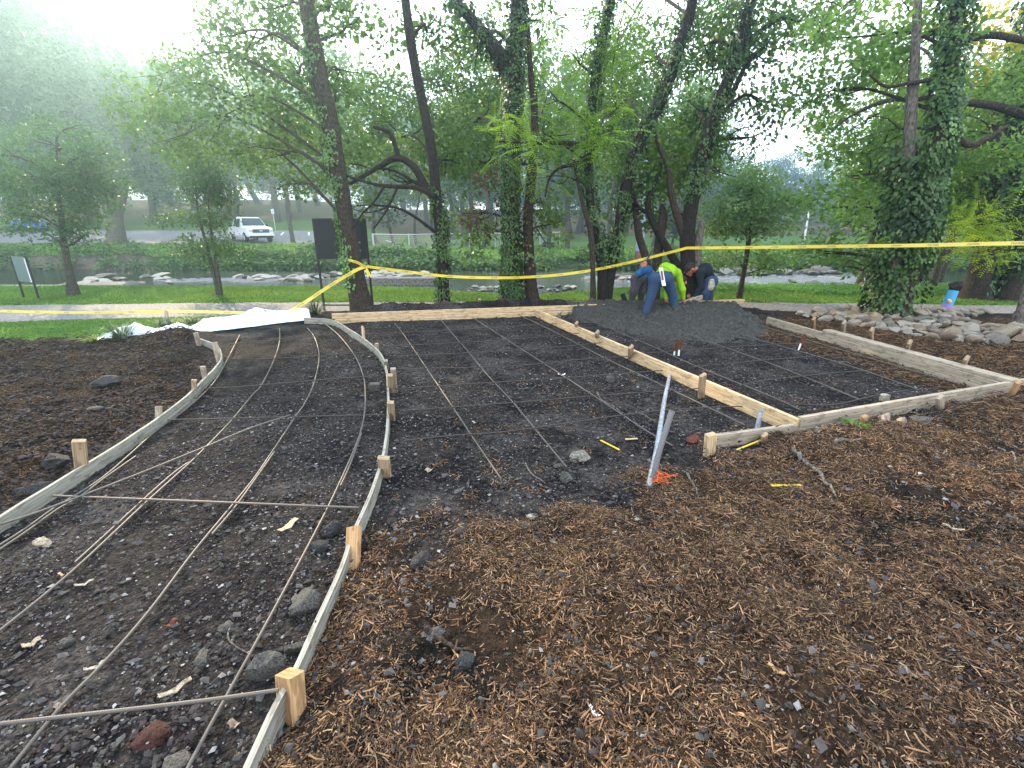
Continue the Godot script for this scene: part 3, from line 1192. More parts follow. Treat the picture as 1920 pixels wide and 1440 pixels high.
func build_forms() -> void:
	bent_board("curved_form", [V(-2.731, 0.09, -1.802), V(-2.771, 0.09, -2.043), V(-2.803, 0.09, -2.307), V(-2.831, 0.09, -2.734), V(-2.846, 0.09, -3.008), V(-2.875, 0.09, -3.294), V(-2.925, 0.09, -3.653), V(-3.023, 0.09, -4.145), V(-3.197, 0.09, -4.714), V(-3.318, 0.09, -5.105), V(-3.48, 0.09, -5.488), V(-3.785, 0.09, -5.954), V(-4.064, 0.09, -6.246), V(-4.345, 0.09, -6.466)], 0.02, 0.13, M.form_board, "long thin grey bent board along the outer left edge of the curved walk")
	bent_board("curved_form", [V(-3.54, 0.09, -8.016), V(-3.034, 0.09, -7.873), V(-2.473, 0.09, -7.105), V(-1.928, 0.09, -6.246), V(-1.596, 0.09, -5.61), V(-1.364, 0.09, -4.942), V(-1.219, 0.09, -4.405), V(-1.089, 0.09, -3.898), V(-0.982, 0.09, -3.434), V(-0.908, 0.09, -3.058), V(-0.869, 0.09, -2.783), V(-0.843, 0.09, -2.536), V(-0.827, 0.09, -2.265), V(-0.821, 0.09, -2.06), V(-0.793, 0.09, -1.82), V(-0.783, 0.09, -1.48), V(-0.777, 0.09, -1.302), V(-0.785, 0.09, -1.155), V(-0.781, 0.09, -1.019), V(-0.775, 0.09, -0.891)], 0.02, 0.13, M.form_board, "long thin grey bent board along the inner edge of the curved walk")
	# back: two boards one on the other
	var a := V(-3.027, 0.178, -7.932)
	var e := V(4.645, 0.178, -9.548)
	board("form_board", Vector3(a.x, 0.135, a.z), Vector3(e.x, 0.135, e.z), 0.038, 0.088, M.lumber, "upper yellowish board of the two stacked along the back of the pad", "straight form boards of the pad")
	board("form_board", Vector3(a.x + 0.04, 0.044, a.z + 0.004), Vector3(e.x - 1.2, 0.044, e.z + 0.33), 0.038, 0.088, M.lumber, "lower yellowish board of the two stacked along the back of the pad", "straight form boards of the pad")
	board("form_board", V(-0.758, 0.1, -8.991), V(0.053, 0.1, -9.435), 0.038, 0.09, M.lumber, "short offcut board lying on the soil just behind the back boards")
	# divider
	a = V(0.428, 0.14, -8.634)
	e = V(2.272, 0.14, -3.466)
	var s := (e - a).normalized()
	board("form_board", a - Vector3(0, 0.07, 0), e - Vector3(0, 0.07, 0), 0.038, 0.14, M.lumber, "long clean pale yellow board dividing the pad from back to front", "straight form boards of the pad")
	# front right: two courses
	var f0 := V(2.275, 0.15, -3.475)
	var f1 := V(5.082, 0.15, -4.457)
	board("form_board", f0 - Vector3(0, 0.036, 0), f1 - Vector3(0, 0.036, 0), 0.038, 0.085, M.lumber_grey, "upper course of the grey board wall at the front right of the pad", "straight form boards of the pad")
	board("form_board", f0 - Vector3(0.02, 0.126, -0.004), f1 - Vector3(0, 0.126, -0.004), 0.038, 0.09, M.lumber_grey, "lower course of the grey board wall at the front right of the pad", "straight form boards of the pad")
	board("form_board", V(1.507, 0.09, -3.255) - Vector3(0, 0.045, 0), V(2.251, 0.09, -3.465) - Vector3(0, 0.045, 0), 0.038, 0.11, M.lumber_grey, "short grey board between the two nearest stakes in front of the pad", "straight form boards of the pad")
	# right side: a tall board and a second one lapped over its front half
	a = V(4.291, 0.13, -7.899)
	e = V(4.815, 0.13, -4.352)
	board("form_board", a - Vector3(0, 0.07, 0), e - Vector3(0, 0.07, 0), 0.038, 0.14, M.lumber_grey, "weathered grey board along the right edge of the pad", "straight form boards of the pad")
	s = Vector3(e.z - a.z, 0, a.x - e.x).normalized()
	if s.x < 0.0:
		s = -s
	var mid := a.lerp(e, 0.34)
	board("form_board", mid + Vector3(0, 0.022, 0) + s * 0.05, e + Vector3(0.02, 0.022, 0) + s * 0.05, 0.14, 0.04, M.lumber_grey, "pale plank lying flat on top of the right edge board", "straight form boards of the pad")

func build_stakes() -> void:
	var g: StandardMaterial3D = M.stake_wood
	# outer curve
	stake(V(-2.88, 0.03, -2.828), V(-2.808, 0.271, -2.8), 0.07, 0.036, g, "thick tan stake standing tallest beside the outer curved form", 0.5)
	stake(V(-2.992, 0.03, -3.716), V(-2.991, 0.138, -3.75), 0.05, 0.03, M.lumber_grey, "grey stake with split top beside the outer curved form", 0.3)
	stake(V(-3.099, 0.04, -4.358), V(-3.064, 0.179, -4.35), 0.045, 0.03, g, "stubby yellowish stake behind the outer curved form, fourth from its far end", 0.3)
	stake(V(-3.239, 0.03, -4.771), V(-3.226, 0.195, -4.75), 0.05, 0.03, M.lumber_grey, "grey stake leaning left behind the outer curved form, third from its far end", 0.2)
	stake(V(-3.559, 0.03, -5.559), V(-3.597, 0.253, -5.6), 0.06, 0.036, M.lumber_grey, "grey stake leaning against the outside of the tight bend of the outer form", 0.9)
	stake(V(-4.312, 0.03, -6.369), V(-4.308, 0.199, -6.35), 0.055, 0.036, M.lumber_grey, "grey stake at the far end of the outer curved form beside the white plastic", 0.9)
	# inner curve
	stake(V(-2.198, 0, -6.886), V(-2.302, 0.1, -7.215), 0.04, 0.03, g, "small stake behind the far part of the inner curved form", 0.6)
	stake(V(-1.761, 0, -6.025), V(-1.756, 0.135, -6), 0.045, 0.03, g, "short pale stake behind the inner curved form before its sharp bend", 0.6)
	stake(V(-1.462, 0, -5.279), V(-1.423, 0.146, -5.15), 0.045, 0.03, M.lumber_grey, "short dark stake behind the inner curved form", 0.4)
	stake(V(-1.212, 0, -4.454), V(-1.16, 0.244, -4.3), 0.05, 0.036, g, "pale stake touching the inner curved form beside a taller grey one", 0.2)
	stake(V(-1.168, 0, -4.47), V(-1.138, 0.292, -4.35), 0.05, 0.036, M.lumber_grey, "taller grey stake set just off the inner curved form beside a pale one", 0.2)
	stake(V(-1.034, 0, -3.775), V(-0.999, 0.214, -3.65), 0.055, 0.036, g, "tan stake in the middle of the inner curved form", 0.1)
	stake(V(-0.847, 0, -2.816), V(-0.829, 0.174, -2.75), 0.075, 0.036, g, "orange tan stake at the inner curved form, third nearest", 0.0)
	stake(V(-0.777, 0, -1.895), V(-0.804, 0.138, -2.06), 0.07, 0.036, M.stake_orange, "tall orange stake leaning at the inner curved form, second nearest", -0.1)
	stake(V(-0.765, 0, -1.205), V(-0.779, 0.11, -1.253), 0.085, 0.06, M.stake_orange, "nearest thick orange topped stake carrying the end of a reinforcing bar", -0.45)
	# divider
	stake(V(0.81, 0, -8.007), V(0.758, 0.272, -7.55), 0.06, 0.036, M.lumber_grey, "grey stake at the divider board nearest the back boards", 0.35)
	stake(V(1.019, 0, -7.367), V(0.955, 0.219, -6.95), 0.055, 0.036, g, "second stake from the back along the divider board", 0.35)
	stake(V(1.23, 0, -6.683), V(1.152, 0.224, -6.3), 0.06, 0.036, M.lumber_grey, "third stake from the back along the divider board", 0.35)
	stake(V(1.484, 0, -5.739), V(1.404, 0.231, -5.45), 0.065, 0.036, g, "fourth stake from the back along the divider board", 0.35)
	stake(V(1.842, 0, -4.347), V(1.763, 0.282, -4.18), 0.065, 0.036, g, "tall grey tan stake at the divider board nearest its front end", 0.35)
	# front
	stake(V(1.427, 0, -3.093), V(1.412, 0.188, -3.08), 0.075, 0.05, M.lumber, "thick pale stake at the free end of the short front board", 0.35)
	stake(V(1.936, 0, -3.314), V(1.894, 0.106, -3.25), 0.05, 0.03, g, "low stub of a stake in front of the short front board", 0.35)
	stake(V(2.849, 0, -3.552), V(2.822, 0.145, -3.52), 0.05, 0.036, M.stake_orange, "leaning orange brown stake in front of the grey front board wall", 0.35)
	stake(V(3.808, 0, -3.921), V(3.708, 0.184, -3.86), 0.065, 0.036, M.lumber_grey, "grey stake in front of the right part of the front board wall", 0.35)
	stake(V(4.726, 0, -4.243), V(4.667, 0.224, -4.15), 0.06, 0.036, M.stake_orange, "long tan stake leaning across the right end of the front board wall", 0.35)
	# right side, outside the board
	stake(V(4.75, 0.05, -7.373), V(4.52, 0.264, -7.05), 0.06, 0.036, M.stake_orange, "orange stake behind the right edge board, farthest from the corner", 0.25)
	stake(V(4.863, 0.05, -6.843), V(4.599, 0.316, -6.5), 0.06, 0.036, M.lumber_grey, "tall grey stake behind the right edge board where the plank begins", 0.25)
	stake(V(4.991, 0.05, -6.443), V(4.621, 0.325, -6), 0.06, 0.036, g, "tan stake in the middle behind the right edge plank", 0.25)
	stake(V(5.025, 0.05, -5.863), V(4.68, 0.289, -5.45), 0.06, 0.036, g, "tan stake leaning right behind the right edge plank", 0.25)
	stake(V(5.065, 0.05, -5.114), V(4.815, 0.26, -4.85), 0.06, 0.036, g, "tan stake leaning right behind the right edge plank nearest the corner", 0.25)
	# behind and for the tape
	stake(V(-0.646, 0.05, -9.106), V(-0.604, 0.282, -8.85), 0.05, 0.03, g, "stake behind the back boards left of the middle ivy trunk", 0.2)
	stake(V(-5.647, 0, -7.696), V(-5.667, 0.263, -7.75), 0.045, 0.03, M.lumber_grey, "grey stake holding up the caution tape beside the path", 0.3)
	stake(V(-4.495, 0, -8.598), V(-4.253, 0.185, -8.15), 0.035, 0.03, g, "short stake behind the white plastic where the left tape ends", 0.3)

func build_rebar() -> void:
	var r := 0.0064
	rebar(raised([V(-4.07, 0, -6.956), V(-3.414, 0, -5.455), V(-3.105, 0, -4.667), V(-2.93, 0, -3.971), V(-2.86, 0, -3.531), V(-2.758, 0, -3.11), V(-2.692, 0, -2.788), V(-2.673, 0, -2.561), V(-2.675, 0, -2.416), V(-2.651, 0, -2.197), V(-2.646, 0, -2.05), V(-2.642, 0, -1.847)], 0.03), r, "bar hugging the outer curved form, leftmost of the walk")
	rebar(raised([V(-2.688, 0, -3.052), V(-2.659, 0, -2.747), V(-2.642, 0, -2.525), V(-2.645, 0, -2.384), V(-2.619, 0, -2.164), V(-2.616, 0, -2.02), V(-2.603, 0, -1.812)], 0.03), r, "lap bar beside the leftmost bar of the walk, only along its near half")
	rebar(raised([V(-3.681, 0, -7.407), V(-3.271, 0, -6.522), V(-2.895, 0, -5.57), V(-2.578, 0, -4.633), V(-2.523, 0, -4.347), V(-2.357, 0, -3.694), V(-2.247, 0, -3.068), V(-2.212, 0, -2.733), V(-2.168, 0, -2.4), V(-2.091, 0, -1.865), V(-2.079, 0, -1.495), V(-2.074, 0, -1.317)], 0.035), r, "second long bar from the left in the curved walk", true)
	rebar(raised([V(-2.251, 0, -2.973), V(-2.25, 0, -2.788), V(-2.217, 0, -2.501), V(-2.169, 0, -2.142), V(-2.131, 0, -1.917)], 0.035), r, "short lap bar tied against the second long bar of the walk", true)
	rebar(raised([V(-3.257, 0, -7.447), V(-2.885, 0, -6.783), V(-2.442, 0, -5.815), V(-2.051, 0, -4.667), V(-1.901, 0, -4.063), V(-1.85, 0, -3.752), V(-1.772, 0, -3.286), V(-1.69, 0, -2.768), V(-1.649, 0, -2.384), V(-1.608, 0, -2.008), V(-1.545, 0, -1.605), V(-1.528, 0, -1.35), V(-1.532, 0, -1.18), V(-1.523, 0, -1.016), V(-1.518, 0, -0.917)], 0.035), r, "third long bar from the left in the curved walk", true)
	rebar(raised([V(-1.721, 0, -3.102), V(-1.659, 0, -2.674), V(-1.621, 0, -2.389), V(-1.604, 0, -2.151)], 0.035), r, "short lap bar tied against the third long bar of the walk", true)
	rebar(raised([V(-3.213, 0, -7.961), V(-2.594, 0, -6.956), V(-1.98, 0, -5.764), V(-1.61, 0, -4.9), V(-1.404, 0, -4.272), V(-1.271, 0, -3.787), V(-1.175, 0, -3.333), V(-1.119, 0, -2.874), V(-1.079, 0, -2.416), V(-1.037, 0, -1.94), V(-1.003, 0, -1.437), V(-0.998, 0, -1.264), V(-0.985, 0, -1.021), V(-0.974, 0, -0.89)], 0.04), r, "long bar nearest the inner curved form of the walk", true)
	rebar(raised([V(-1.176, 0, -3.39), V(-1.109, 0, -2.911), V(-1.081, 0, -2.635)], 0.04), r, "short lap bar at the inner bar of the walk")
	rebar([V(-1.826, 0.1, -1.054), V(-1.622, 0.1, -1.082), V(-1.221, 0.1, -1.133), V(-0.995, 0.1, -1.164), V(-0.794, 0.1, -1.197)], r, "nearest cross bar of the walk, resting on the orange topped stake", true)
	rebar(raised([V(-2.762, 0, -2.495), V(-1.765, 0, -2.422), V(-0.884, 0, -2.373)], 0.055), r, "cross bar of the walk second from the camera", true)
	rebar(raised([V(-2.883, 0, -3.672), V(-1.994, 0, -3.717), V(-1.099, 0, -3.799)], 0.05), 0.0054, "cross bar of the walk third from the camera, at the end of the slanting bar", false, "reinforcing bars laid in the forms", M.rebar_dark)
	rebar(raised([V(-3.061, 0, -4.47), V(-2.61, 0, -4.567), V(-2.009, 0, -4.702), V(-1.449, 0, -4.862)], 0.05), 0.0054, "cross bar of the walk fourth from the camera", false, "reinforcing bars laid in the forms", M.rebar_dark)
	rebar(raised([V(-3.395, 0, -5.5), V(-2.895, 0, -5.57), V(-2.331, 0, -5.715), V(-1.788, 0, -5.918)], 0.05), 0.0054, "cross bar of the walk second from its far end", false, "reinforcing bars laid in the forms", M.rebar_dark)
	rebar(raised([V(-3.877, 0, -6.279), V(-3.338, 0, -6.586), V(-2.82, 0, -6.817)], 0.05), 0.0054, "cross bar of the walk nearest its far end", false, "reinforcing bars laid in the forms", M.rebar_dark)
	rebar(raised([V(-2.797, 0, -2.142), V(-2.691, 0, -2.27), V(-2.616, 0, -2.411), V(-2.459, 0, -2.713), V(-2.257, 0, -3.085), V(-2.065, 0, -3.46), V(-1.882, 0, -3.74)], 0.06), r, "slanting bar crossing the other bars of the walk from lower left")
	# pad, left bay
	rebar(raised([V(-1.939, 0, -7.739), V(-1.62, 0, -6.956), V(-0.92, 0, -5.033), V(-0.528, 0, -3.971), V(-0.276, 0, -3.268), V(-0.069, 0, -2.707)], 0.045), r, "long bar of the left bay nearest the curved walk")
	rebar(raised([V(-1.217, 0, -8.053), V(-0.878, 0, -6.956), V(-0.548, 0, -5.892), V(-0.261, 0, -4.9), V(0, 0, -4.117), V(0.2, 0, -3.46), V(0.369, 0, -2.86)], 0.045), r, "second long bar of the left bay from the curved walk")
	rebar(raised([V(-0.705, 0, -8.292), V(0, 0, -6.399), V(0.513, 0, -4.994), V(0.853, 0, -4.036), V(1.064, 0, -3.46), V(1.187, 0, -3.178)], 0.045), r, "third long bar of the left bay, ending beside the leaning grey pipe")
	rebar(raised([V(0.097, 0, -8.545), V(0.619, 0, -7.213), V(1.143, 0, -5.594), V(1.433, 0, -4.844), V(1.655, 0, -4.243), V(1.9, 0, -3.563)], 0.045), r, "long bar of the left bay nearest the divider board")
	rebar(raised([V(-0.801, 0, -3.258), V(-0.414, 0, -3.352), V(0, 0, -3.449), V(0.911, 0, -3.74), V(1.477, 0, -3.908), V(2.207, 0, -3.997)], 0.055), 0.0054, "cross bar of the left bay nearest the camera", false, "reinforcing bars laid in the forms", M.rebar_dark)
	rebar(raised([V(-0.983, 0, -3.859), V(0, 0, -4.063), V(0.894, 0, -4.258), V(1.937, 0, -4.486)], 0.055), 0.0054, "second cross bar of the left bay from the camera", false, "reinforcing bars laid in the forms", M.rebar_dark)
	rebar(raised([V(-1.152, 0, -4.423), V(0, 0, -4.667), V(0.712, 0, -4.808), V(1.715, 0, -5.073)], 0.055), 0.0054, "third cross bar of the left bay from the camera", false, "reinforcing bars laid in the forms", M.rebar_dark)
	rebar(raised([V(-1.324, 0, -5.113), V(0, 0, -5.257), V(0.801, 0, -5.477), V(1.618, 0, -5.739)], 0.055), 0.0054, "fourth cross bar of the left bay from the camera", false, "reinforcing bars laid in the forms", M.rebar_dark)
	rebar(raised([V(-1.487, 0, -5.666), V(0, 0, -5.971), V(0.904, 0, -6.25), V(1.579, 0, -6.522)], 0.055), 0.0054, "fifth cross bar of the left bay from the camera", false, "reinforcing bars laid in the forms", M.rebar_dark)
	rebar(raised([V(-1.735, 0, -6.193), V(-0.809, 0, -6.369), V(0, 0, -6.586), V(1.083, 0, -6.992)], 0.055), 0.0054, "sixth cross bar of the left bay from the camera", false, "reinforcing bars laid in the forms", M.rebar_dark)
	rebar(raised([V(-2.155, 0, -6.956), V(-0.908, 0, -7.213), V(0.345, 0, -7.57), V(0.881, 0, -7.739)], 0.055), 0.0054, "cross bar of the left bay nearest the back boards", false, "reinforcing bars laid in the forms", M.rebar_dark)
	# pad, right bay
	rebar(raised([V(1.033, 0, -8.704), V(1.223, 0, -8.292), V(1.839, 0, -6.369), V(2.095, 0, -5.3), V(2.452, 0, -4.258), V(2.538, 0, -3.883)], 0.05), r, "long bar of the right bay nearest the divider board")
	rebar(raised([V(1.892, 0, -8.813), V(2.116, 0, -8.292), V(2.594, 0, -6.956), V(3.04, 0, -5.41), V(3.251, 0, -4.145)], 0.05), r, "second long bar of the right bay, passing the red capped pegs")
	rebar(raised([V(3.264, 0, -7.528), V(3.546, 0, -6.399), V(3.86, 0, -5.215), V(3.99, 0, -4.392)], 0.05), r, "third long bar of the right bay, coming out of the wet concrete")
	rebar(raised([V(3.961, 0, -7.916), V(4.061, 0, -7.407), V(4.282, 0, -6.108), V(4.457, 0, -5.195), V(4.629, 0, -4.667)], 0.05), r, "rusty long bar nearest the right edge board")
	rebar(raised([V(2.512, 0, -3.997), V(2.906, 0, -4.01), V(3.463, 0, -4.243), V(3.885, 0, -4.392)], 0.06), 0.0054, "cross bar of the right bay nearest the front board wall", false, "reinforcing bars laid in the forms", M.rebar_dark)
	rebar(raised([V(2.296, 0, -4.534), V(2.679, 0, -4.702), V(3.528, 0, -4.937), V(4.333, 0, -5.113)], 0.06), 0.0054, "second cross bar of the right bay from the front", false, "reinforcing bars laid in the forms", M.rebar_dark)
	rebar(raised([V(2, 0, -5.153), V(3.087, 0, -5.5), V(4.095, 0, -5.715)], 0.06), 0.0054, "third cross bar of the right bay from the front", false, "reinforcing bars laid in the forms", M.rebar_dark)
	rebar(raised([V(1.691, 0, -5.815), V(2.063, 0, -5.918), V(3.47, 0, -6.25), V(3.938, 0, -6.309)], 0.06), 0.0054, "fourth cross bar of the right bay from the front", false, "reinforcing bars laid in the forms", M.rebar_dark)
	rebar(raised([V(1.385, 0, -6.309), V(2.293, 0, -6.886), V(3.518, 0, -7.328)], 0.06), 0.0054, "cross bar of the right bay beside the foot of the wet concrete", false, "reinforcing bars laid in the forms", M.rebar_dark)

func pipe(nm: String, pts: Array, r: float, m: Material, label: String, open_end := true) -> Node3D:
	var sp := spline(pts, 6)
	var T := thing(nm, label, "pipe", sp[0], "plastic conduit pipes")
	var b := MB.new(sp[0])
	b.tube(sp, [r], 16, false)
	b.tube(sp, [r * 0.8], 16, false)
	# the rim at the open end
	var e: Vector3 = sp[-1]
	var d: Vector3 = (e - sp[-2]).normalized()
	var s := d.cross(Vector3(0.2, 0.3, 0.9)).normalized()
	var u := d.cross(s)
	for k in 16:
		var a0 := TAU * k / 16.0
		var a1 := TAU * (k + 1) / 16.0
		var o0 := s * cos(a0) + u * sin(a0)
		var o1 := s * cos(a1) + u * sin(a1)
		b.quad(e + o0 * r, e + o1 * r, e + o1 * r * 0.8, e + o0 * r * 0.8, d)
	put("tube", b.mesh(), m, T)
	if open_end:
		b = MB.new(sp[0])
		b.tube([e - d * 0.03, e - d * 0.028], [r * 0.79], 16, true)
		put("bore", b.mesh(), M.hole, T)
	return T

func build_pipes() -> void:
	pipe("conduit", [V(0.87, -0.06, -2.62), V(0.885, 0.025, -2.691), V(1.028, 0.05, -3.054), V(1.194, 0.055, -3.514), V(1.424, 0.045, -4.152), V(1.779, 0.03, -5.097)], 0.019, M.pvc, "long pale blue grey conduit lying from the orange wire to the divider board", false)
	pipe("conduit", [V(0.912, 0.008, -2.72), V(0.938, 0.212, -2.735), V(1.008, 0.487, -2.78)], 0.0185, M.pvc_dark, "scuffed darker grey conduit leaning upright with its open end up")
	pipe("conduit", [V(2.012, -0.03, -3.576), V(2.03, 0.168, -3.6)], 0.019, M.pvc, "short upright pale conduit behind the short front board")
	# orange wire spilling from the leaning conduit
	var at := V(0.93, 0.02, -2.68)
	var T := thing("orange_wire", "tangle of orange red wire at the foot of the leaning conduit", "wire", at)
	for i in 9:
		var p := V(0.912, 0.043, -2.72) + Vector3(rng.randf_range(-0.01, 0.01), -0.01, 0)
		var pts := [p]
		for k in 4:
			p = Vector3(0.95 + rng.randfn() * 0.035, maxf(0.012, rng.randf_range(0.02, 0.11)), -2.68 + rng.randfn() * 0.03)
			pts.append(p)
		var b := MB.new(at)
		b.tube(spline(pts, 6), [0.0022], 6)
		put("strand", b.mesh(), M.orange, T)
	# pegs with red caps in the right bay
	var k2 := 0
	for q in [[V(2.128, 0, -5.866), 0.2, 0.0], [V(2.09, 0, -5.918), 0.13, 0.0], [V(3.842, 0, -6.193), 0.2, 0.05]]:
		var base: Vector3 = q[0]
		var names := ["white peg with a tall red brown cap in the middle of the right bay", "smaller white peg beside the red capped peg in the right bay", "red capped white peg beside the right edge board"]
		var P := thing("marker_peg", names[k2], "marker peg", base, "white pegs with red caps")
		var h: float = q[1]
		var b := MB.new(base)
		b.tube([base - Vector3(0, 0.05, 0), base + Vector3(q[2] * 0.5, h * 0.5, 0)], [0.011], 10)
		put("shaft", b.mesh(), M.white, P)
		b = MB.new(base)
		b.tube([base + Vector3(q[2] * 0.45, h * 0.45, 0), base + Vector3(q[2], h, 0), base + Vector3(q[2], h + 0.015, 0)], [0.02, 0.022, 0.014], 10)
		put("cap", b.mesh(), M.brick_red, P)
		k2 += 1

func stick(pts: Array, r: float, m: Material, label: String, category := "stick", group := "fallen sticks and roots", nm := "stick") -> void:
	var sp := spline(pts, 6)
	var rr := []
	for i in sp.size():
		sp[i].y = gh(sp[i].x, sp[i].z) + r * 0.9 + 0.01
		rr.append(r * (1.0 - 0.6 * float(i) / sp.size()) * rng.randf_range(0.85, 1.15))
	var b := MB.new(sp[0])
	b.tube(sp, rr, 7, true, 0.2, nz.bark)
	single(nm, b, m, label, category, group)

func scrap(nm: String, at: Vector3, L: float, W: float, turn: float, m: Material, label: String, category: String, group := "") -> void:
	# a bent flake with some thickness
	var b := MB.new(at)
	var f := Vector3(cos(turn), 0, sin(turn))
	var s := Vector3(-sin(turn), 0, cos(turn))
	for i in 4:
		var t0 := -0.5 + i * 0.25
		var t1 := t0 + 0.25
		var y0 := 0.012 + 0.02 * pow(absf(t0), 1.5) + 0.006 * sin(i * 2.1)
		var y1 := 0.012 + 0.02 * pow(absf(t1), 1.5) + 0.006 * sin(i * 2.1 + 2.1)
		var w0 := W * (1.0 - 0.8 * t0 * t0) * (0.9 + 0.2 * sin(i * 3.7))
		var w1 := W * (1.0 - 0.8 * t1 * t1) * (0.9 + 0.2 * sin(i * 3.7 + 3.7))
		var a := at + f * t0 * L + Vector3(0, y0, 0)
		var e := at + f * t1 * L + Vector3(0, y1, 0)
		b.quad(a - s * w0 / 2, e - s * w1 / 2, e + s * w1 / 2, a + s * w0 / 2, Vector3.UP)
		b.quad(a - s * w0 / 2 - V(0, 0.004, 0), e - s * w1 / 2 - V(0, 0.004, 0), e + s * w1 / 2 - V(0, 0.004, 0), a + s * w0 / 2 - V(0, 0.004, 0), Vector3.DOWN)
		b.quad(a - s * w0 / 2 - V(0, 0.004, 0), e - s * w1 / 2 - V(0, 0.004, 0), e - s * w1 / 2, a - s * w0 / 2, -s)
		b.quad(a + s * w0 / 2 - V(0, 0.004, 0), e + s * w1 / 2 - V(0, 0.004, 0), e + s * w1 / 2, a + s * w0 / 2, s)
	single(nm, b, m, label, category, group)

func on(p: Vector3, up := 0.0) -> Vector3:
	return Vector3(p.x, gh(p.x, p.z) + up, p.z)

func build_litter() -> void:
	# stones one can point to
	rock_thing("stone", on(V(-0.919, 0, -1.345), 0.03), V(0.13, 0.11, 0.11), 11, M.rock_grey, "large rough grey stone against the nearest orange topped stake", "stone", "", 0.4)
	rock_thing("stone", on(V(-0.896, 0, -1.659), 0.03), V(0.12, 0.12, 0.12), 12, M.rock_grey, "upright grey stone leaning inside the inner curved form", "stone", "", 1.0)
	rock_thing("stone", on(V(-0.853, 0, -1.439), 0.015), V(0.09, 0.05, 0.05), 13, M.rock_grey, "flat grey stone just behind the large rough stone by the nearest stake", "stone", "", 0.2)
	rock_thing("stone", on(V(-0.438, 0, -1.88), 0.03), V(0.095, 0.1, 0.08), 14, M.rock_dark, "dark charcoal lump of stone lying on the near mulch edge", "stone", "", 0.3)
	rock_thing("stone", on(V(-0.321, 0, -1.5), 0.0), V(0.09, 0.06, 0.09), 15, M.rock_grey, "half buried flat stone in the gravelly mulch patch", "stone", "", 0.8)
	rock_thing("stone", on(V(-0.175, 0, -1.345), 0.0), V(0.07, 0.06, 0.07), 16, M.rock_dark, "half buried dark stone in the near mulch beside gravel", "stone", "", 0.8)
	rock_thing("stone", on(V(0.491, 0, -3.06), 0.03), V(0.14, 0.09, 0.1), 17, M.rock, "rounded tan grey stone beside the end of a bar in the left bay", "stone", "", 0.2)
	rock_thing("stone", on(V(0.358, 0, -2.754), 0.02), V(0.08, 0.09, 0.07), 18, M.rock_grey, "small upright stone at the end of the second long bar", "stone", "", 0.2)
	rock_thing("stone", on(V(0.322, 0, -2.942), 0.02), V(0.06, 0.05, 0.05), 19, M.rock_grey, "small pale stone just left of the rounded tan stone's bar", "stone", "", 0.2)
	rock_thing("brick_piece", on(V(1.387, 0, -3.314), 0.02), V(0.12, 0.07, 0.09), 20, M.brick_red, "broken red brick beside the short front board", "brick piece", "", 0.5)
	rock_thing("brick_piece", on(V(-1.181, 0, -1.105), 0.015), V(0.1, 0.06, 0.085), 21, M.brick_dirty, "dark red brick lump near the nearest cross bar", "brick piece", "", 0.9)
	rock_thing("stone", on(V(-1.051, 0, -1.029), 0.0), V(0.1, 0.06, 0.07), 22, M.rock_grey, "grey stone at the bottom edge between two long bars", "stone", "", 0.9)
	rock_thing("stone", on(V(-1.195, 0, -1.396), 0.005), V(0.1, 0.04, 0.05), 23, M.rock_grey, "long flat grey stone pressed into the walk soil", "stone", "", 2.2)
	rock_thing("stone", on(V(-1.781, 0, -1.464), 0.008), V(0.055, 0.035, 0.04), 24, M.rock_grey, "small pointed grey stone in the near left of the walk", "stone", "", 0.7)
	rock_thing("stone", on(V(-0.997, 0, -2.062), 0.02), V(0.09, 0.07, 0.08), 25, M.rock_dark, "dark clod of stone by the inner long bar", "stone", "", 0.1)
	rock_thing("stone", on(V(-0.984, 0, -2.221), 0.03), V(0.12, 0.08, 0.09), 26, M.rock_dark, "larger dark stone tucked against the inner form under the second cross bar", "stone", "", 0.6)
	rock_thing("stone", on(V(-1.192, 0, -1.554), 0.0), V(0.06, 0.04, 0.05), 27, M.rock_grey, "small grey stone in the walk soil beside a root", "stone", "", 0.6)
	rock_thing("stone", on(V(-2.468, 0, -2.101), 0.015), V(0.12, 0.05, 0.06), 28, M.rock_tan, "long tan stone at the far left of the walk", "stone", "", 2.6)
	rock_thing("stone", on(V(-4.052, 0, -4.502), 0.06), V(0.26, 0.14, 0.2), 29, M.rock_dark, "big dark block of stone on the left soil bank", "stone", "", 0.0)
	rock_thing("stone", on(V(-3.604, 0, -3.835), 0.02), V(0.12, 0.05, 0.07), 30, M.rock_grey, "flat grey stone on the left soil bank", "stone", "", 0.5)
	rock_thing("stone", on(V(-3.109, 0, -2.896), 0.02), V(0.18, 0.1, 0.12), 31, M.rock_dark, "dark lump against the outside of the outer curved form", "stone", "", 0.4)
	rock_thing("stone", on(V(-2.951, 0, -2.604), 0.0), V(0.25, 0.1, 0.12), 32, M.rock_dark, "long dark lump lower against the outside of the outer curved form", "stone", "", 0.6)
	var bl := MB.new(on(V(-1.393, 0, -4.55), 0.03))
	bl.box(bl.o, V(0.11, 0.07, 0.09), 0.008, 0.15)
	single("concrete_block", bl, M.rock_grey, "small squared concrete block just inside the inner curved form", "block")
	bl = MB.new(on(V(1.048, 0, -4.808), 0.03))
	bl.box(bl.o, V(0.07, 0.06, 0.06), 0.006, 0.4)
	single("concrete_block", bl, M.rock_grey, "small squared block in the middle of the left bay", "block")
	bl = MB.new(on(V(3.549, 0, -4.243), 0.03))
	bl.box(bl.o, V(0.07, 0.07, 0.05), 0.008, 0.3)
	single("concrete_block", bl, M.rock_pale, "pale block standing behind the front board wall", "block")
	rock_thing("stone", on(V(3.067, 0, -3.606), 0.02), V(0.13, 0.1, 0.1), 33, M.rock_pink, "reddish grey stone under the front board wall", "stone", "", 0.4)
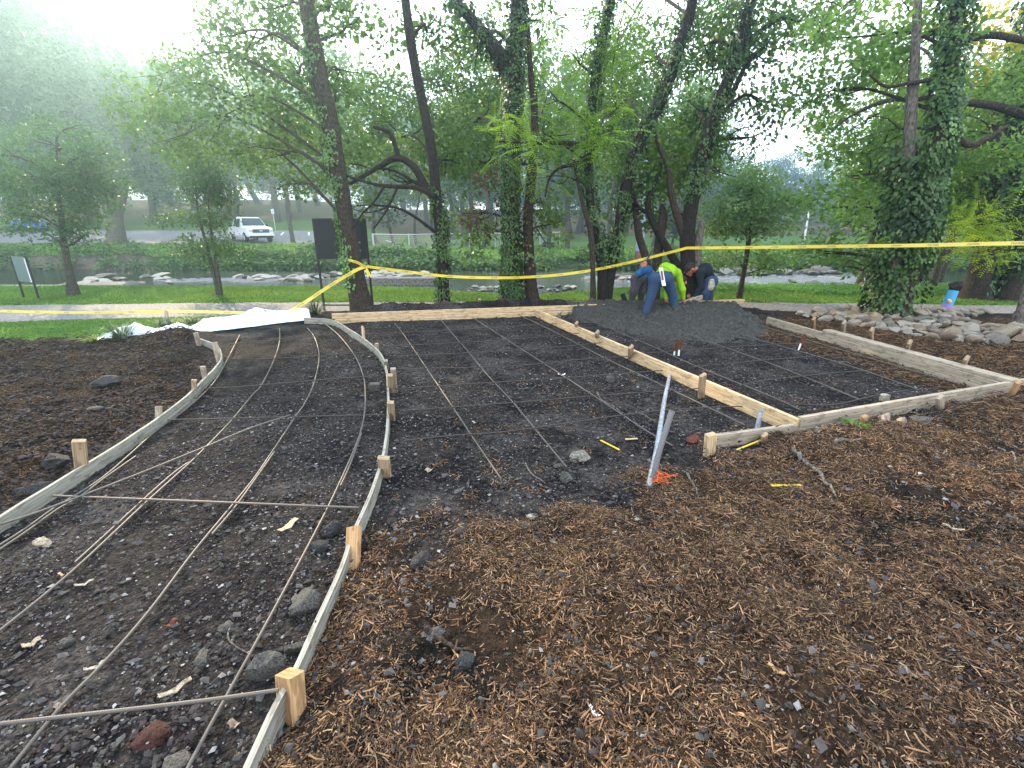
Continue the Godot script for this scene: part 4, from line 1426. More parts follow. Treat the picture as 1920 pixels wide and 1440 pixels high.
	rock_thing("stone", on(V(3.252, 0, -3.48), 0.015), V(0.2, 0.06, 0.1), 34, M.rock_grey, "flat slab of stone in the mulch before the front board wall", "stone", "", 0.1)
	rock_thing("stone", on(V(3.126, 0, -3.511), 0.02), V(0.09, 0.06, 0.07), 35, M.rock_pink, "small pink stone beside the flat slab in the mulch", "stone", "", 0.6)
	rock_thing("stone", on(V(2.43, 0, -3.43), 0.01), V(0.12, 0.05, 0.08), 36, M.rock, "flat stone in the mulch below the corner of the divider", "stone", "", 0.6)
	rock_thing("stone", on(V(2.602, 0, -3.48), 0.01), V(0.12, 0.06, 0.08), 37, M.rock_grey, "bluish stone in the mulch left of the leaning orange stake", "stone", "", 0.9)
	rock_thing("stone", on(V(0.116, 0, -2.331), 0.01), V(0.07, 0.03, 0.04), 38, M.rock_pale, "white flat stone on the soil between pad and near mulch", "stone", "", 0.3)
	rock_thing("stone", on(V(1.171, 0, -2.211), 0.01), V(0.035, 0.03, 0.03), 39, M.rock_pale, "small round white stone in the mulch right of centre", "stone", "", 0.3)
	rock_thing("stone", on(V(0.685, 0, -2.235), 0.01), V(0.03, 0.025, 0.025), 40, M.rock_pale, "small angular white stone at the mulch edge", "stone", "", 0.3)
	rock_thing("stone", on(V(0.26, 0, -1.546), 0.01), V(0.04, 0.03, 0.03), 41, M.rock, "small grey stone beside the gravel patch in the mulch", "stone", "", 0.3)
	# yellow strips
	scrapbar(V(0.686, 0, -3.342), V(0.796, 0, -3.178), 0.016, M.yellow, "yellow strip lying on the soil of the left bay", "yellow strips on the ground")
	scrapbar(V(1.636, 0, -2.635), V(1.814, 0, -2.622), 0.02, M.yellow, "yellow strip lying on the mulch in front", "yellow strips on the ground")
	scrapbar(V(1.666, 0, -3.178), V(1.899, 0, -3.304), 0.016, M.yellow, "yellow strip below the short front board", "yellow strips on the ground")
	scrapbar(V(0.883, 0, -3.371), V(0.978, 0, -3.371), 0.02, M.lumber, "short pale wood offcut in the left bay", "")
	# wood bits, scraps of paper and bark
	scrap("wood_scrap", on(V(-1.246, 0, -2.255)), 0.13, 0.04, 1.9, M.lumber, "torn pale yellow scrap in the walk beside the second cross bar", "wood scrap")
	scrap("wood_scrap", on(V(-1.205, 0, -1.264)), 0.1, 0.025, 2.3, M.rock_tan, "pale sliver leaning on the nearest cross bar", "wood scrap")
	scrap("paper_scrap", on(V(-1.993, 0, -1.801)), 0.07, 0.016, 2.5, M.rock_pale, "thin white sliver in the near left of the walk", "scrap")
	scrap("paper_scrap", on(V(-1.572, 0, -1.361)), 0.07, 0.018, 2.4, M.rock_pale, "white sliver beside the third long bar near the camera", "scrap")
	scrap("leaf", on(V(-1.918, 0, -1.467)), 0.055, 0.035, 2.2, M.rock_tan, "dry curled leaf at the near left of the walk", "leaf")
	scrap("leaf", on(V(-1.431, 0, -1.568)), 0.05, 0.03, 1.8, M.brick_red, "dry red brown leaf in the middle of the near walk", "leaf")
	scrap("leaf", on(V(-0.932, 0, -1.145)), 0.045, 0.025, 0.4, M.rock_pink, "pinkish dry leaf near the bottom by the inner bar", "leaf")
	scrap("leaf", on(V(-1.556, 0, -1.197)), 0.045, 0.025, 0.2, M.rock_pink, "tan dry leaf beside the third bar's crossing", "leaf")
	scrap("leaf", on(V(-2.155, 0, -1.865)), 0.04, 0.012, 0.1, M.lumber, "yellowish dry leaf by the second long bar", "leaf")
	scrap("paper_scrap", on(V(-0.563, 0, -2.874)), 0.05, 0.045, 0.3, M.rock_tan, "folded cream scrap beside the inner form's third stake", "scrap")
	scrap("paper_scrap", on(V(-0.316, 0, -3.706)), 0.05, 0.02, 0.5, M.rock_pale, "curled white strip between two long bars of the left bay", "scrap")
	scrap("paper_scrap", on(V(0.552, 0, -5.033)), 0.08, 0.04, 0.1, M.white, "white paper scrap in the middle of the left bay", "scrap")
	scrap("paper_scrap", on(V(1.401, 0, -4.063)), 0.06, 0.03, 0.7, M.rock_tan, "dusty scrap beside the open end of the leaning conduit", "scrap")
	scrap("plastic_scrap", on(V(0.282, 0, -1.182)), 0.05, 0.012, 1.0, M.white, "thin white plastic strip in the near mulch", "scrap")
	scrap("leaf", on(V(-0.04, 0, -1.163)), 0.035, 0.012, 2.4, M.rock_pale, "pale leaf tip in the near mulch", "leaf")
	scrap("wood_chip", on(V(2.348, 0, -2.151)), 0.09, 0.02, 0.8, M.rock_tan, "pale long chip in the right mulch", "wood chip")
	scrap("wood_chip", on(V(0.962, 0, -1.306)), 0.06, 0.018, 0.9, M.stake_orange, "orange wood chip in the near right mulch", "wood chip")
	scrap("wood_chip", on(V(0.781, 0, -1.128)), 0.07, 0.016, 0.3, M.stake_orange, "split orange chip near the bottom of the mulch", "wood chip")
	scrap("wood_chip", on(V(1.453, 0, -1.306)), 0.08, 0.018, 1.2, M.rock_tan, "light tan splinter in the near right mulch", "wood chip")
	scrap("wood_chip", on(V(0.6, 0, -1.11)), 0.08, 0.03, 1.3, M.bark, "flat brown piece of bark in the near mulch", "bark piece")
	# roots and sticks
	stick([V(2.012, 0.03, -3.076), V(2.013, 0.03, -2.909), V(2.02, 0.03, -2.771), V(1.998, 0.03, -2.662), V(1.969, 0.03, -2.513)], 0.016, M.bark_pale, "forked bare branch lying on the mulch in front of the divider corner")
	stick([V(1.151, 0.02, -2.846), V(1.156, 0.02, -2.699), V(1.151, 0.02, -2.602), V(1.117, 0.02, -2.482)], 0.008, M.bark_pale, "bent pale root on the mulch right of the orange wire")
	stick([V(0.094, 0.02, -2.982), V(0.126, 0.02, -2.838), V(0.182, 0.02, -2.747), V(0.213, 0.02, -2.699)], 0.006, M.bark_pale, "thin pale root near the end of the long bars")
	stick([V(0.252, 0.02, -2.425), V(0.391, 0.02, -2.529), V(0.528, 0.02, -2.565), V(0.616, 0.02, -2.511), V(0.639, 0.02, -2.425), V(0.6, 0.02, -2.359)], 0.006, M.bark, "curving brown root on the soil before the conduits")
	stick([V(0.027, 0.02, -2.653), V(0.083, 0.02, -2.571), V(0.096, 0.02, -2.482)], 0.006, M.bark, "short root left of the curving brown root")
	stick([V(0.848, 0.02, -4.446), V(0.85, 0.02, -4.219), V(0.927, 0.02, -4.052), V(0.964, 0.02, -3.884)], 0.008, M.bark_pale, "short pale stick between bars of the left bay")
	stick([V(1.034, 0.02, -3.823), V(1.122, 0.02, -3.859), V(1.159, 0.02, -3.787), V(1.209, 0.02, -3.705)], 0.007, M.bark_pale, "pale twig lying beside the long conduit")
	stick([V(2.306, 0.03, -3.093), V(2.431, 0.03, -3.153), V(2.536, 0.03, -3.136)], 0.016, M.bark_pale, "pale split stick on the mulch mound")
	stick([V(3.796, 0.02, -3.763), V(3.842, 0.02, -3.615), V(3.976, 0.02, -3.572), V(3.861, 0.02, -3.367)], 0.008, M.bark, "long thin twig on the right mulch")
	stick([V(3.566, 0.02, -3.156), V(3.587, 0.02, -3.071), V(3.459, 0.02, -2.912)], 0.009, M.bark_pale, "crooked pale twig at the right edge of the mulch")
	stick([V(3.127, 0.03, -3.727), V(3.068, 0.03, -3.57)], 0.012, M.bark_grey, "short broken stick under the front board wall")
	stick([V(0.127, 0.02, -2.124), V(0.19, 0.02, -2.217), V(0.274, 0.02, -2.327), V(0.347, 0.02, -2.381)], 0.006, M.bark, "thin root at the edge of the near mulch")
	stick([V(0.209, 0.02, -2.079), V(0.257, 0.02, -2.207), V(0.363, 0.02, -2.359)], 0.005, M.bark, "thinner root crossing at the edge of the near mulch")
	stick([V(-0.347, 0.02, -1.503), V(-0.287, 0.02, -1.464), V(-0.23, 0.02, -1.431), V(-0.164, 0.02, -1.397)], 0.014, M.bark, "buried brown root beside the flat stone in the mulch")
	stick([V(-0.242, 0.02, -1.446), V(-0.214, 0.02, -1.402), V(-0.202, 0.02, -1.367)], 0.006, M.stake_orange, "orange split root end in the near mulch")
	stick([V(-1.282, 0.02, -1.378), V(-1.245, 0.02, -1.333), V(-1.224, 0.02, -1.279), V(-1.239, 0.02, -1.258)], 0.006, M.bark, "thin curved root in the near soil of the walk")
	stick([V(-1.171, 0.02, -1.543), V(-1.145, 0.02, -1.489), V(-1.098, 0.02, -1.451), V(-1.001, 0.02, -1.407)], 0.004, M.bark_pale, "thin pale root beside the inner bar of the walk")
	stick([V(-0.218, 0.02, -2.875), V(-0.206, 0.02, -2.99), V(-0.186, 0.02, -3.113)], 0.005, M.bark, "thin brown root near the first long bar's end")
	stick([V(-0.356, 0.02, -2.511), V(-0.225, 0.02, -2.482), V(-0.062, 0.02, -2.397), V(0.12, 0.02, -2.291)], 0.006, M.bark, "long brown root in the gravelly soil")
	stick([V(0.895, 0.02, -2.47), V(1.223, 0.02, -2.571), V(1.652, 0.02, -2.699)], 0.005, M.bark, "long thin twig lying across the middle of the mulch")

func scrapbar(a: Vector3, b: Vector3, w: float, m: Material, label: String, group: String) -> void:
	var p := on(a, 0.018)
	var q := on(b, 0.018)
	var mb := MB.new((p + q) / 2.0)
	mb.bar(p, q, Vector3.UP, w, 0.006, 0.001)
	single("strip" if m == M.yellow else "wood_offcut", mb, m, label, "strip" if m == M.yellow else "wood offcut", group)

# ---------------------------------------------------------------- wet concrete, plastic, bottles
func concrete_height(x: float, d: float) -> float:
	var u := (x - 2.7) / (1.62 if d > 8.0 else 1.45)
	var w := minf(d - 8.6 + 0.22 * (x - 2.5), 0.0) / 1.75
	var r: float = u * u + w * w + 0.22 * nz.big.get_noise_2d(x * 2.0, d * 2.0)
	var h: float = (0.09 * sqrt(1.0 - r) + 0.1 * smoothstep(8.0, 8.8, d) + 0.07 * exp(-(pow(x - 3.2, 2.0) + pow(d - 7.7, 2.0)) / 0.25)) if r < 1.0 else 0.12 * (1.0 - r)
	h += 0.05 * nz.big.get_noise_2d(x * 2.2, d * 2.2) + 0.05 * nz.mid.get_noise_2d(x * 4.0, d * 4.0) + 0.05 * absf(nz.mid.get_noise_2d(x * 9.0 + 5.0, d * 9.0)) + 0.03 * nz.fine.get_noise_2d(x * 1.4, d * 1.4)
	# a shovelled notch where the worker in green stands
	h -= 0.06 * exp(-(pow(x - 2.35, 2.0) + pow(d - 8.0, 2.0)) / 0.05)
	return clampf(h, -0.06, 0.24)

func build_concrete() -> void:
	var b := MB.new(V(2.5, 0, -8.1))
	var nx := 120
	var nd := 96
	for j in nd + 1:
		for i in nx + 1:
			var x := 0.6 + 3.75 * i / nx
			var d := 6.5 + 2.75 * j / nd
			b.vert(Vector3(x, gh(x, -d) * 0.3 + concrete_height(x, d), -d), Vector3.UP)
	for j in nd + 1:
		for i in nx + 1:
			var p := j * (nx + 1) + i
			var r: Vector3 = b.v[p + (1 if i < nx else 0)] - b.v[p - (1 if i > 0 else 0)]
			var f: Vector3 = b.v[p + (nx + 1 if j < nd else 0)] - b.v[p - (nx + 1 if j > 0 else 0)]
			b.n[p] = r.cross(f).normalized()
			if b.n[p].y < 0.0:
				b.n[p] = -b.n[p]
	for j in nd:
		for i in nx:
			var p := j * (nx + 1) + i
			b.tri(p, p + 1, p + nx + 2)
			b.tri(p, p + nx + 2, p + nx + 1)
	single("wet_concrete", b, M.wet_concrete, "heap of wet dark grey concrete spread in the back right of the pad", "concrete")

func build_plastic() -> void:
	var a := V(-5.75, 0, -6.45)
	var e := V(-3.575, 0, -8.342)
	var along := (e - a).normalized()
	var out := Vector3(along.z, 0, -along.x)
	if out.x > 0.0:
		out = -out
	var L := a.distance_to(e)
	var b := MB.new(a)
	var ns := 90
	var nt := 34
	for i in ns + 1:
		var s := float(i) / ns
		for j in nt + 1:
			var t := float(j) / nt
			var w: float = lerpf(0.5, 0.62, s) + 0.1 * nz.big.get_noise_2d(s * 5.0, 3.0)
			var p: Vector3 = a + along * (s * L) + out * (t * w - 0.06)
			var h := 0.02
			if s > 0.4:
				# over the board: a hanging skirt, then a flat top sloping away
				var up := smoothstep(0.04, 0.13, t) * 0.165
				h = lerpf(h, maxf(up * (1.0 - 0.55 * smoothstep(0.35, 1.0, t)), 0.008), smoothstep(0.38, 0.46, s))
			else:
				h += (0.14 * exp(-pow((s - 0.14) / 0.1, 2.0)) + 0.1 * exp(-pow((s - 0.33) / 0.06, 2.0))) * sin(PI * t)
			h += 0.13 * exp(-pow((s - 0.74) / 0.09, 2.0)) * smoothstep(0.5, 0.8, t) * (1.0 - smoothstep(0.92, 1.0, t) * 0.8)
			h += (0.02 * nz.mid.get_noise_2d(s * 16.0, t * 4.0) + 0.012 * nz.fine.get_noise_2d(s * 9.0 + t * 2.0, t * 2.0)) * smoothstep(0.0, 0.2, t)
			h = maxf(h, 0.005) + maxf(0.0, gh(p.x, p.z)) * 0.9 * (1.0 if s < 0.4 else 0.0)
			if t < 0.04:
				p += -out * 0.08 * (1.0 - t / 0.04) * (0.6 + 0.6 * nz.mid.get_noise_2d(s * 9.0, 1.0))
			p.y = h + 0.012
			b.vert(p, Vector3.UP)
	for i in ns + 1:
		for j in nt + 1:
			var q := i * (nt + 1) + j
			var r: Vector3 = b.v[q + (nt + 1 if i < ns else 0)] - b.v[q - (nt + 1 if i > 0 else 0)]
			var f: Vector3 = b.v[q + (1 if j < nt else 0)] - b.v[q - (1 if j > 0 else 0)]
			b.n[q] = r.cross(f).normalized()
			if b.n[q].y < 0.0:
				b.n[q] = -b.n[q]
	for i in ns:
		for j in nt:
			var q := i * (nt + 1) + j
			b.tri(q, q + 1, q + nt + 2)
			b.tri(q, q + nt + 2, q + nt + 1)
	single("plastic_sheet", b, M.plastic, "bright white plastic sheet draped over the end board of the curved walk", "plastic sheet")

func bottle(at: Vector3, dir: Vector3, label: String) -> void:
	var T := thing("plastic_bottle", label, "bottle", at)
	var b := MB.new(at)
	dir = dir.normalized()
	var prof := [[0.0, 0.02], [0.004, 0.03], [0.05, 0.031], [0.055, 0.028], [0.06, 0.031], [0.1, 0.031], [0.125, 0.022], [0.145, 0.012], [0.155, 0.012]]
	var pts := []
	var rr := []
	for q in prof:
		pts.append(at + dir * (q[0] - 0.08))
		rr.append(q[1])
	b.tube(pts, rr, 14)
	put("body", b.mesh(), M.clear, T)
	b = MB.new(at)
	b.tube([at + dir * 0.073, at + dir * 0.09], [0.0145], 12)
	put("cap", b.mesh(), M.white, T)
	b = MB.new(at)
	b.tube([at - dir * 0.02, at + dir * 0.018], [0.0318], 14, false)
	put("label_band", b.mesh(), M.pole_blue, T)

# ---------------------------------------------------------------- riprap and creek stones
func build_rocks() -> void:
	var protos := []
	var mats := ["rock", "rock_tan", "rock_pale", "rock_tan", "rock_pink", "rock_pale"]
	for k in 6:
		var b := MB.new()
		rock(b, 100 + k, Vector3.ZERO, V(1.3, 0.6, 0.95), 2, 0.5, false, 0.42)
		protos.append(b.mesh())
	var names := {"rock": "grey brown", "rock_tan": "tan", "rock_pale": "pale cream", "rock_grey": "dark grey", "rock_pink": "pinkish"}
	var placed := []
	var tries := 0
	while placed.size() < 290 and tries < 16000:
		tries += 1
		var d := rng.randf_range(6.55, 9.35)
		var x := rng.randf_range(5.2, 9.6)
		var lo := table([6.5, 6.8, 7.2, 7.9, 8.6, 9.4], [6.7, 6.1, 5.85, 5.6, 5.1, 6.4], d)
		var hi := table([6.5, 6.8, 7.3, 8.2, 9.0, 9.4], [8.2, 8.6, 7.3, 7.6, 9.0, 9.6], d)
		if x < lo or x > hi:
			continue
		var s := rng.randf_range(0.12, 0.24)
		if d < 6.95 and x > 6.6 and rng.randf() < 0.5:
			s = rng.randf_range(0.3, 0.38)
		var ok := true
		for q in placed:
			if Vector2(q[0] - x, q[1] - d).length() < (q[2] + s) * 0.36:
				ok = false
				break
		if not ok:
			continue
		placed.append([x, d, s])
		var heap := 0.13 * exp(-(pow((x - 7.0) / 0.9, 2.0) + pow((d - 8.0) / 0.8, 2.0)))
		var k := rng.randi() % 6
		var mn: String = mats[rng.randi() % 6] if s < 0.3 else mats[[0, 3, 4, 1][rng.randi() % 4]]
		var o := put("riprap_stone", protos[k], M[mn], null, V(x, gh(x, -d) + heap + s * 0.16 + rng.randf_range(-0.01, 0.03), -d))
		o.rotation = Vector3(rng.randf_range(-0.3, 0.3), rng.randf() * TAU, rng.randf_range(-0.3, 0.3))
		o.scale = Vector3.ONE * s * 1.15
		tag(o, "%s%s stone in the riprap pile between pad and path" % ["large " if s >= 0.3 else "", names[mn]], "stone", "%s%s stones of the riprap pile" % ["large " if s >= 0.3 else "", names[mn]])
	# stones standing out of the creek
	var spots := [[-13.6, -9.4, 22.6, 24.6, 26, 0.55], [-9.6, -5.2, 23.6, 26.0, 34, 0.7], [-20.5, -15.0, 20.5, 24.5, 16, 0.6], [-4.6, -2.8, 23.0, 25.0, 8, 0.6], [-1.8, 2.6, 18.9, 20.6, 40, 0.3], [4.6, 8.0, 22.5, 24.6, 14, 0.6], [11.0, 17.5, 25.4, 27.6, 30, 0.9], [9.0, 14.0, 20.0, 22.0, 10, 0.5]]
	var where := ["near the twin stemmed sapling", "under the black sign board", "behind the small left sign", "beyond the concrete ledge", "on the gravel bar between the ivy trunks", "behind the stooping workers", "along the far edge of the rapids", "in the rapids by the young tree"]
	for q in spots.size():
		var sp: Array = spots[q]
		for i in int(sp[4]):
			var x := rng.randf_range(sp[0], sp[1])
			var d := rng.randf_range(sp[2], sp[3])
			var s: float = sp[5] * rng.randf_range(0.5, 1.25)
			var o := put("creek_stone", protos[rng.randi() % 6], M[["rock_pale", "rock_grey", "rock_pale", "rock"][rng.randi() % 4] if q != 6 else ["rock_grey", "rock", "rock_grey", "rock_dark"][rng.randi() % 4]], null, V(x, -0.9 + s * 0.08, -d))
			o.rotation = Vector3(rng.randf_range(-0.2, 0.2), rng.randf() * TAU, rng.randf_range(-0.2, 0.2))
			o.scale = V(s * 1.3, s * 0.75, s)
			tag(o, "stone standing out of the creek water " + where[q], "stone", "creek stones " + where[q])
	# concrete ledge and flat slabs
	var b := MB.new(V(-5.322, -0.9, -21.37))
	b.box(b.o + V(0.0, 0.06, 0), V(4.9, 0.42, 0.7), 0.02, PI / 2 * 0.0)
	single("concrete_ledge", b, M.concrete, "long low concrete ledge in the creek behind the black sign board", "ledge")
	b = MB.new(V(-6.305, -0.9, -18.893))
	b.box(b.o + V(0, 0.03, 0), V(5.6, 0.12, 0.5), 0.02)
	single("concrete_slab", b, M.concrete, "thin flat concrete slab in the creek nearer than the ledge", "slab")
	b = MB.new(V(-18.051, -0.9, -21.173))
	b.box(b.o, V(3.0, 0.1, 1.2), 0.03)
	single("gravel_bar", b, M.rock_tan, "low sandy bar in the creek behind the left small tree", "gravel bar")
	b = MB.new(V(-20.746, -0.9, -19.884))
	b.box(b.o + V(0, 0.03, 0), V(3.5, 0.1, 0.9), 0.03)
	single("gravel_bar", b, M.rock_tan, "low sandy bar in the creek behind the small left sign", "gravel bar")
	# white water
	for q in [[8.5, 19.0, 20.0, 25.0, "white water of the rapids at the right of the creek"], [3.4, 8.4, 22.0, 25.2, "white water of the riffle behind the workers"], [-17.0, -9.5, 22.0, 24.2, "pale ripples of the creek by the sapling"]]:
		var f := MB.new(V((q[0] + q[1]) / 2, -0.9, -(q[2] + q[3]) / 2))
		var nx := 90
		var nd := 30
		for j in nd + 1:
			for i in nx + 1:
				var x: float = lerpf(q[0], q[1], float(i) / nx)
				var d: float = lerpf(q[2], q[3], float(j) / nd)
				var edge := sin(PI * i / nx) * sin(PI * j / nd)
				var h: float = 0.1 * nz.mid.get_noise_2d(x * 0.9, d * 2.2) + 0.05 * nz.fine.get_noise_2d(x * 0.3, d * 0.5) - 0.09 + 0.09 * sqrt(edge)
				f.vert(Vector3(x, -0.89 + h, -d), Vector3.UP)
		for j in nd:
			for i in nx:
				var p := j * (nx + 1) + i
				f.tri(p, p + 1, p + nx + 2)
				f.tri(p, p + nx + 2, p + nx + 1)
		for j in range(1, nd):
			for i in range(1, nx):
				var p := j * (nx + 1) + i
				f.n[p] = (f.v[p + nx + 1] - f.v[p - nx - 1]).cross(f.v[p + 1] - f.v[p - 1]).normalized()
				if f.n[p].y < 0.0:
					f.n[p] = -f.n[p]
		var o := put("white_water", f.mesh(), M.foam, null, f.o)
		tag(o, q[4], "white water", "", "stuff")

# ---------------------------------------------------------------- signs, posts, fence
func build_signs() -> void:
	var L := V(-4.256, -0.2, -10.716)
	var R := V(-3.171, -0.2, -10.716)
	L = on(V(L.x, 0, -10.3))
	R = on(V(R.x, 0, -10.3))
	L.x = -4.08
	R.x = -3.02
	var at := (L + R) / 2.0
	var T := thing("sign_board", "large black sign board on two thin black posts behind the ivy trunk", "sign", at)
	var b := MB.new(at)
	b.box(V(at.x, 1.3, at.z), V(1.1, 0.78, 0.03), 0.004)
	put("panel", b.mesh(), M.black_panel, T)
	for p in [L, R]:
		b = MB.new(at)
		b.bar(p - Vector3(0, 0.3, 0), V(p.x, 1.7, p.z), Vector3.BACK, 0.04, 0.04)
		b.o = at
		put("post", b.mesh(), M.black_metal, T)
	b = MB.new(at)
	b.bar(V(L.x, 1.7, at.z), V(R.x, 1.7, at.z), Vector3.UP, 0.045, 0.03)
	put("top_rail", b.mesh(), M.black_metal, T)
	b = MB.new(at)
	b.bar(V(L.x, -0.06, at.z), V(R.x, -0.06, at.z), Vector3.UP, 0.03, 0.03)
	put("bottom_rail", b.mesh(), M.black_metal, T)
	# small sign at the left edge, turned aside
	L = on(V(-12.353, -0.2, -12.086))
	R = on(V(-11.725, -0.2, -11.821))
	at = (L + R) / 2.0
	T = thing("park_sign", "small grey green park sign hung between two dark posts at the left edge", "sign", at)
	for p in [L, R]:
		b = MB.new(at)
		b.bar(p - Vector3(0, 0.3, 0), p + Vector3(0, 1.05, 0), Vector3.BACK, 0.035, 0.035)
		put("post", b.mesh(), M.black_metal, T)
	b = MB.new(at)
	var dx := (R - L).normalized()
	b.bar(L + dx * 0.04 + Vector3(0, 0.75, 0), R - dx * 0.08 + Vector3(0, 0.75, 0), Vector3.UP, 0.02, 0.6)
	put("panel", b.mesh(), M.sign_face, T)
	b = MB.new(at)
	b.bar(R - dx * 0.075 + Vector3(0, 0.45, 0), R - dx * 0.075 + Vector3(0, 1.02, 0), dx.cross(Vector3.UP), 0.03, 0.024)
	put("edge_strip", b.mesh(), M.white, T)
	# parking sign with the wheelchair figure
	at = at_ground(-27.011, -57)
	T = thing("parking_sign", "small white accessible parking sign on a post at the far lot", "sign", at)
	b = MB.new(at)
	b.tube([at, at + V(0, 2.4, 0)], [0.04], 8)
	put("post", b.mesh(), M.steel, T)
	b = MB.new(at)
	b.box(at + V(0, 2.1, 0.05), V(0.32, 0.5, 0.02), 0.004)
	put("plate", b.mesh(), M.white, T)
	b = MB.new(at)
	b.box(at + V(-0.02, 2.25, 0.066), V(0.05, 0.05, 0.004), 0.001)
	b.box(at + V(-0.02, 2.14, 0.066), V(0.04, 0.14, 0.004), 0.001)
	b.box(at + V(0.02, 2.08, 0.066), V(0.1, 0.03, 0.004), 0.001)
	b.box(at + V(0.06, 2.02, 0.066), V(0.03, 0.1, 0.004), 0.001)
	b.box(at + V(-0.03, 2.0, 0.066), V(0.1, 0.03, 0.004), 0.001)
	put("wheelchair_mark", b.mesh(), M.car_blue, T)
	# tapered pole beyond the creek
	at = at_ground(7.504, -29)
	T = thing("tapered_pole", "tapered pale blue steel pole with a rusty red foot beyond the creek", "pole", at)
	b = MB.new(at)
	b.tube([at - V(0, 0.3, 0), at + V(0, 1.15, 0)], [0.27, 0.25], 16)
	put("foot", b.mesh(), M.pole_red, T)
	b = MB.new(at)
	b.tube([at + V(0, 1.15, 0), at + V(0, 9, 0)], [0.25, 0.1], 16)
	put("shaft", b.mesh(), M.pole_blue, T)
	at = at_ground(28.267, -48)
	T = thing("lamp_post", "thin pale lamp post far off between the young tree and the right ivy tree", "lamp post", at)
	b = MB.new(at)
	b.tube([at, at + V(0, 2.6, 0)], [0.11, 0.07], 10)
	put("shaft", b.mesh(), M.white, T)
	b = MB.new(at)
	b.tube([at + V(0, 2.6, 0), at + V(0.05, 2.75, 0), at + V(0, 2.95, 0)], [0.08, 0.16, 0.1], 10)
	put("head", b.mesh(), M.white, T)
	# bollards
	var k := 0
	for px in [2.403, 2.985]:
		at = at_ground(px, -37.0 + 0.6 * k)
		T = thing("bollard", ["left of two dark green waste posts by the far fence", "right of two dark green waste posts by the far fence"][k], "bollard", at)
		b = MB.new(at)
		b.tube([at, at + V(0, 0.5, 0), at + V(0, 0.56, 0)], [0.16, 0.16, 0.1], 12)
		put("body", b.mesh(), M.black_metal, T)
		b = MB.new(at)
		b.tube([at + V(0, 0.4, 0), at + V(0, 0.45, 0)], [0.165], 12)
		put("band", b.mesh(), M.sign_face, T)
		k += 1
	# painted post
	at = on(V(9.455, -0.1, -9.483))
	at.z = -9.45
	at.x = 8.62
	at.y = gh(at.x, at.z)
	T = thing("painted_post", "slim post painted blue and purple with a dark bushy top by the riprap", "painted post", at)
	b = MB.new(at)
	b.tube([at - V(0, 0.1, 0), at + V(0, 0.28, 0)], [0.09, 0.088], 14)
	put("lower_band", b.mesh(), M.paint_purple, T)
	b = MB.new(at)
	b.tube([at + V(0, 0.28, 0), at + V(0, 0.56, 0)], [0.0885, 0.085], 14)
	put("upper_band", b.mesh(), M.paint_blue, T)
	b = MB.new(at)
	rock(b, 71, at + V(-0.05, 0.34, 0.06), V(0.09, 0.1, 0.08), 2, 0.1)
	put("orange_patch", b.mesh(), M.paint_orange, T)
	b = MB.new(at)
	rock(b, 72, at + V(0.01, 0.63, 0), V(0.22, 0.24, 0.22), 3, 0.8)
	put("dark_top", b.mesh(), M.hair, T)
	T.rotation.z = -0.14

func build_fence() -> void:
	var a := at_ground(-9.242, -33)
	var e := at_ground(4.5, -47)
	var T := thing("chain_link_fence", "low silver chain link fence across the far bank", "fence", a)
	var n := 7
	var H := 1.15
	var tops := []
	for i in n + 1:
		var p := a.lerp(e, float(i) / n)
		p.y = gh(p.x, p.z)
		tops.append(p + V(0, H, 0))
		var b := MB.new(a)
		b.tube([p - V(0, 0.2, 0), p + V(0, H + 0.06, 0)], [0.055 if i == 0 else 0.035], 8)
		put("post", b.mesh(), M.steel, T)
	var r := MB.new(a)
	r.tube(tops, [0.03], 8)
	put("top_rail", r.mesh(), M.steel, T)
	var w := MB.new(a)
	for i in n:
		var p: Vector3 = tops[i]
		var q: Vector3 = tops[i + 1]
		var L := p.distance_to(q)
		var c := int(L / 0.09)
		for k in c:
			for s in [-1.0, 1.0]:
				var f0 := float(k) / c
				var f1: float = clampf(f0 + s * H / L, 0, 1)
				var hh: float = absf(f1 - f0) * L
				w.tube([p.lerp(q, f0), p.lerp(q, f1) - V(0, hh, 0)], [0.0035], 3, false)
	var o := put("wire_mesh", w.mesh(), M.steel, T)
	o.set_meta("kind", "stuff")

# ---------------------------------------------------------------- vehicles
# stations: [z, half width, bottom, belt, top, half width at top]; the nose is at +z
func loft(b: MB, st: Array) -> void:
	var prev := []
	for i in st.size():
		var s: Array = st[i]
		var belt: float = minf(s[3], s[4])
		var ring := [V(-s[1] * 0.94, s[2], s[0]), V(-s[1], s[2] + 0.12, s[0]), V(-s[1], belt - 0.05, s[0]), V(-s[1] * 0.97, belt, s[0]), V(-s[5], s[4] - 0.03, s[0]), V(-s[5] * 0.9, s[4], s[0]), V(s[5] * 0.9, s[4], s[0]), V(s[5], s[4] - 0.03, s[0]), V(s[1] * 0.97, belt, s[0]), V(s[1], belt - 0.05, s[0]), V(s[1], s[2] + 0.12, s[0]), V(s[1] * 0.94, s[2], s[0])]
		if i > 0:
			for k in 12:
				var k2 := (k + 1) % 12
				var mid: Vector3 = (prev[k] + ring[k] + prev[k2] + ring[k2]) / 4.0
				b.quad(prev[k], ring[k], ring[k2], prev[k2], mid - V(0, 0.8, mid.z) + V(0, 0.01, 0))
		if i == 0 or i == st.size() - 1:
			var c := V(0, (s[2] + s[4]) / 2.0, s[0])
			for k in 12:
				b.flat_tri(c, ring[k], ring[(k + 1) % 12], V(0, 0, -1.0 if i == 0 else 1.0))
		prev = ring

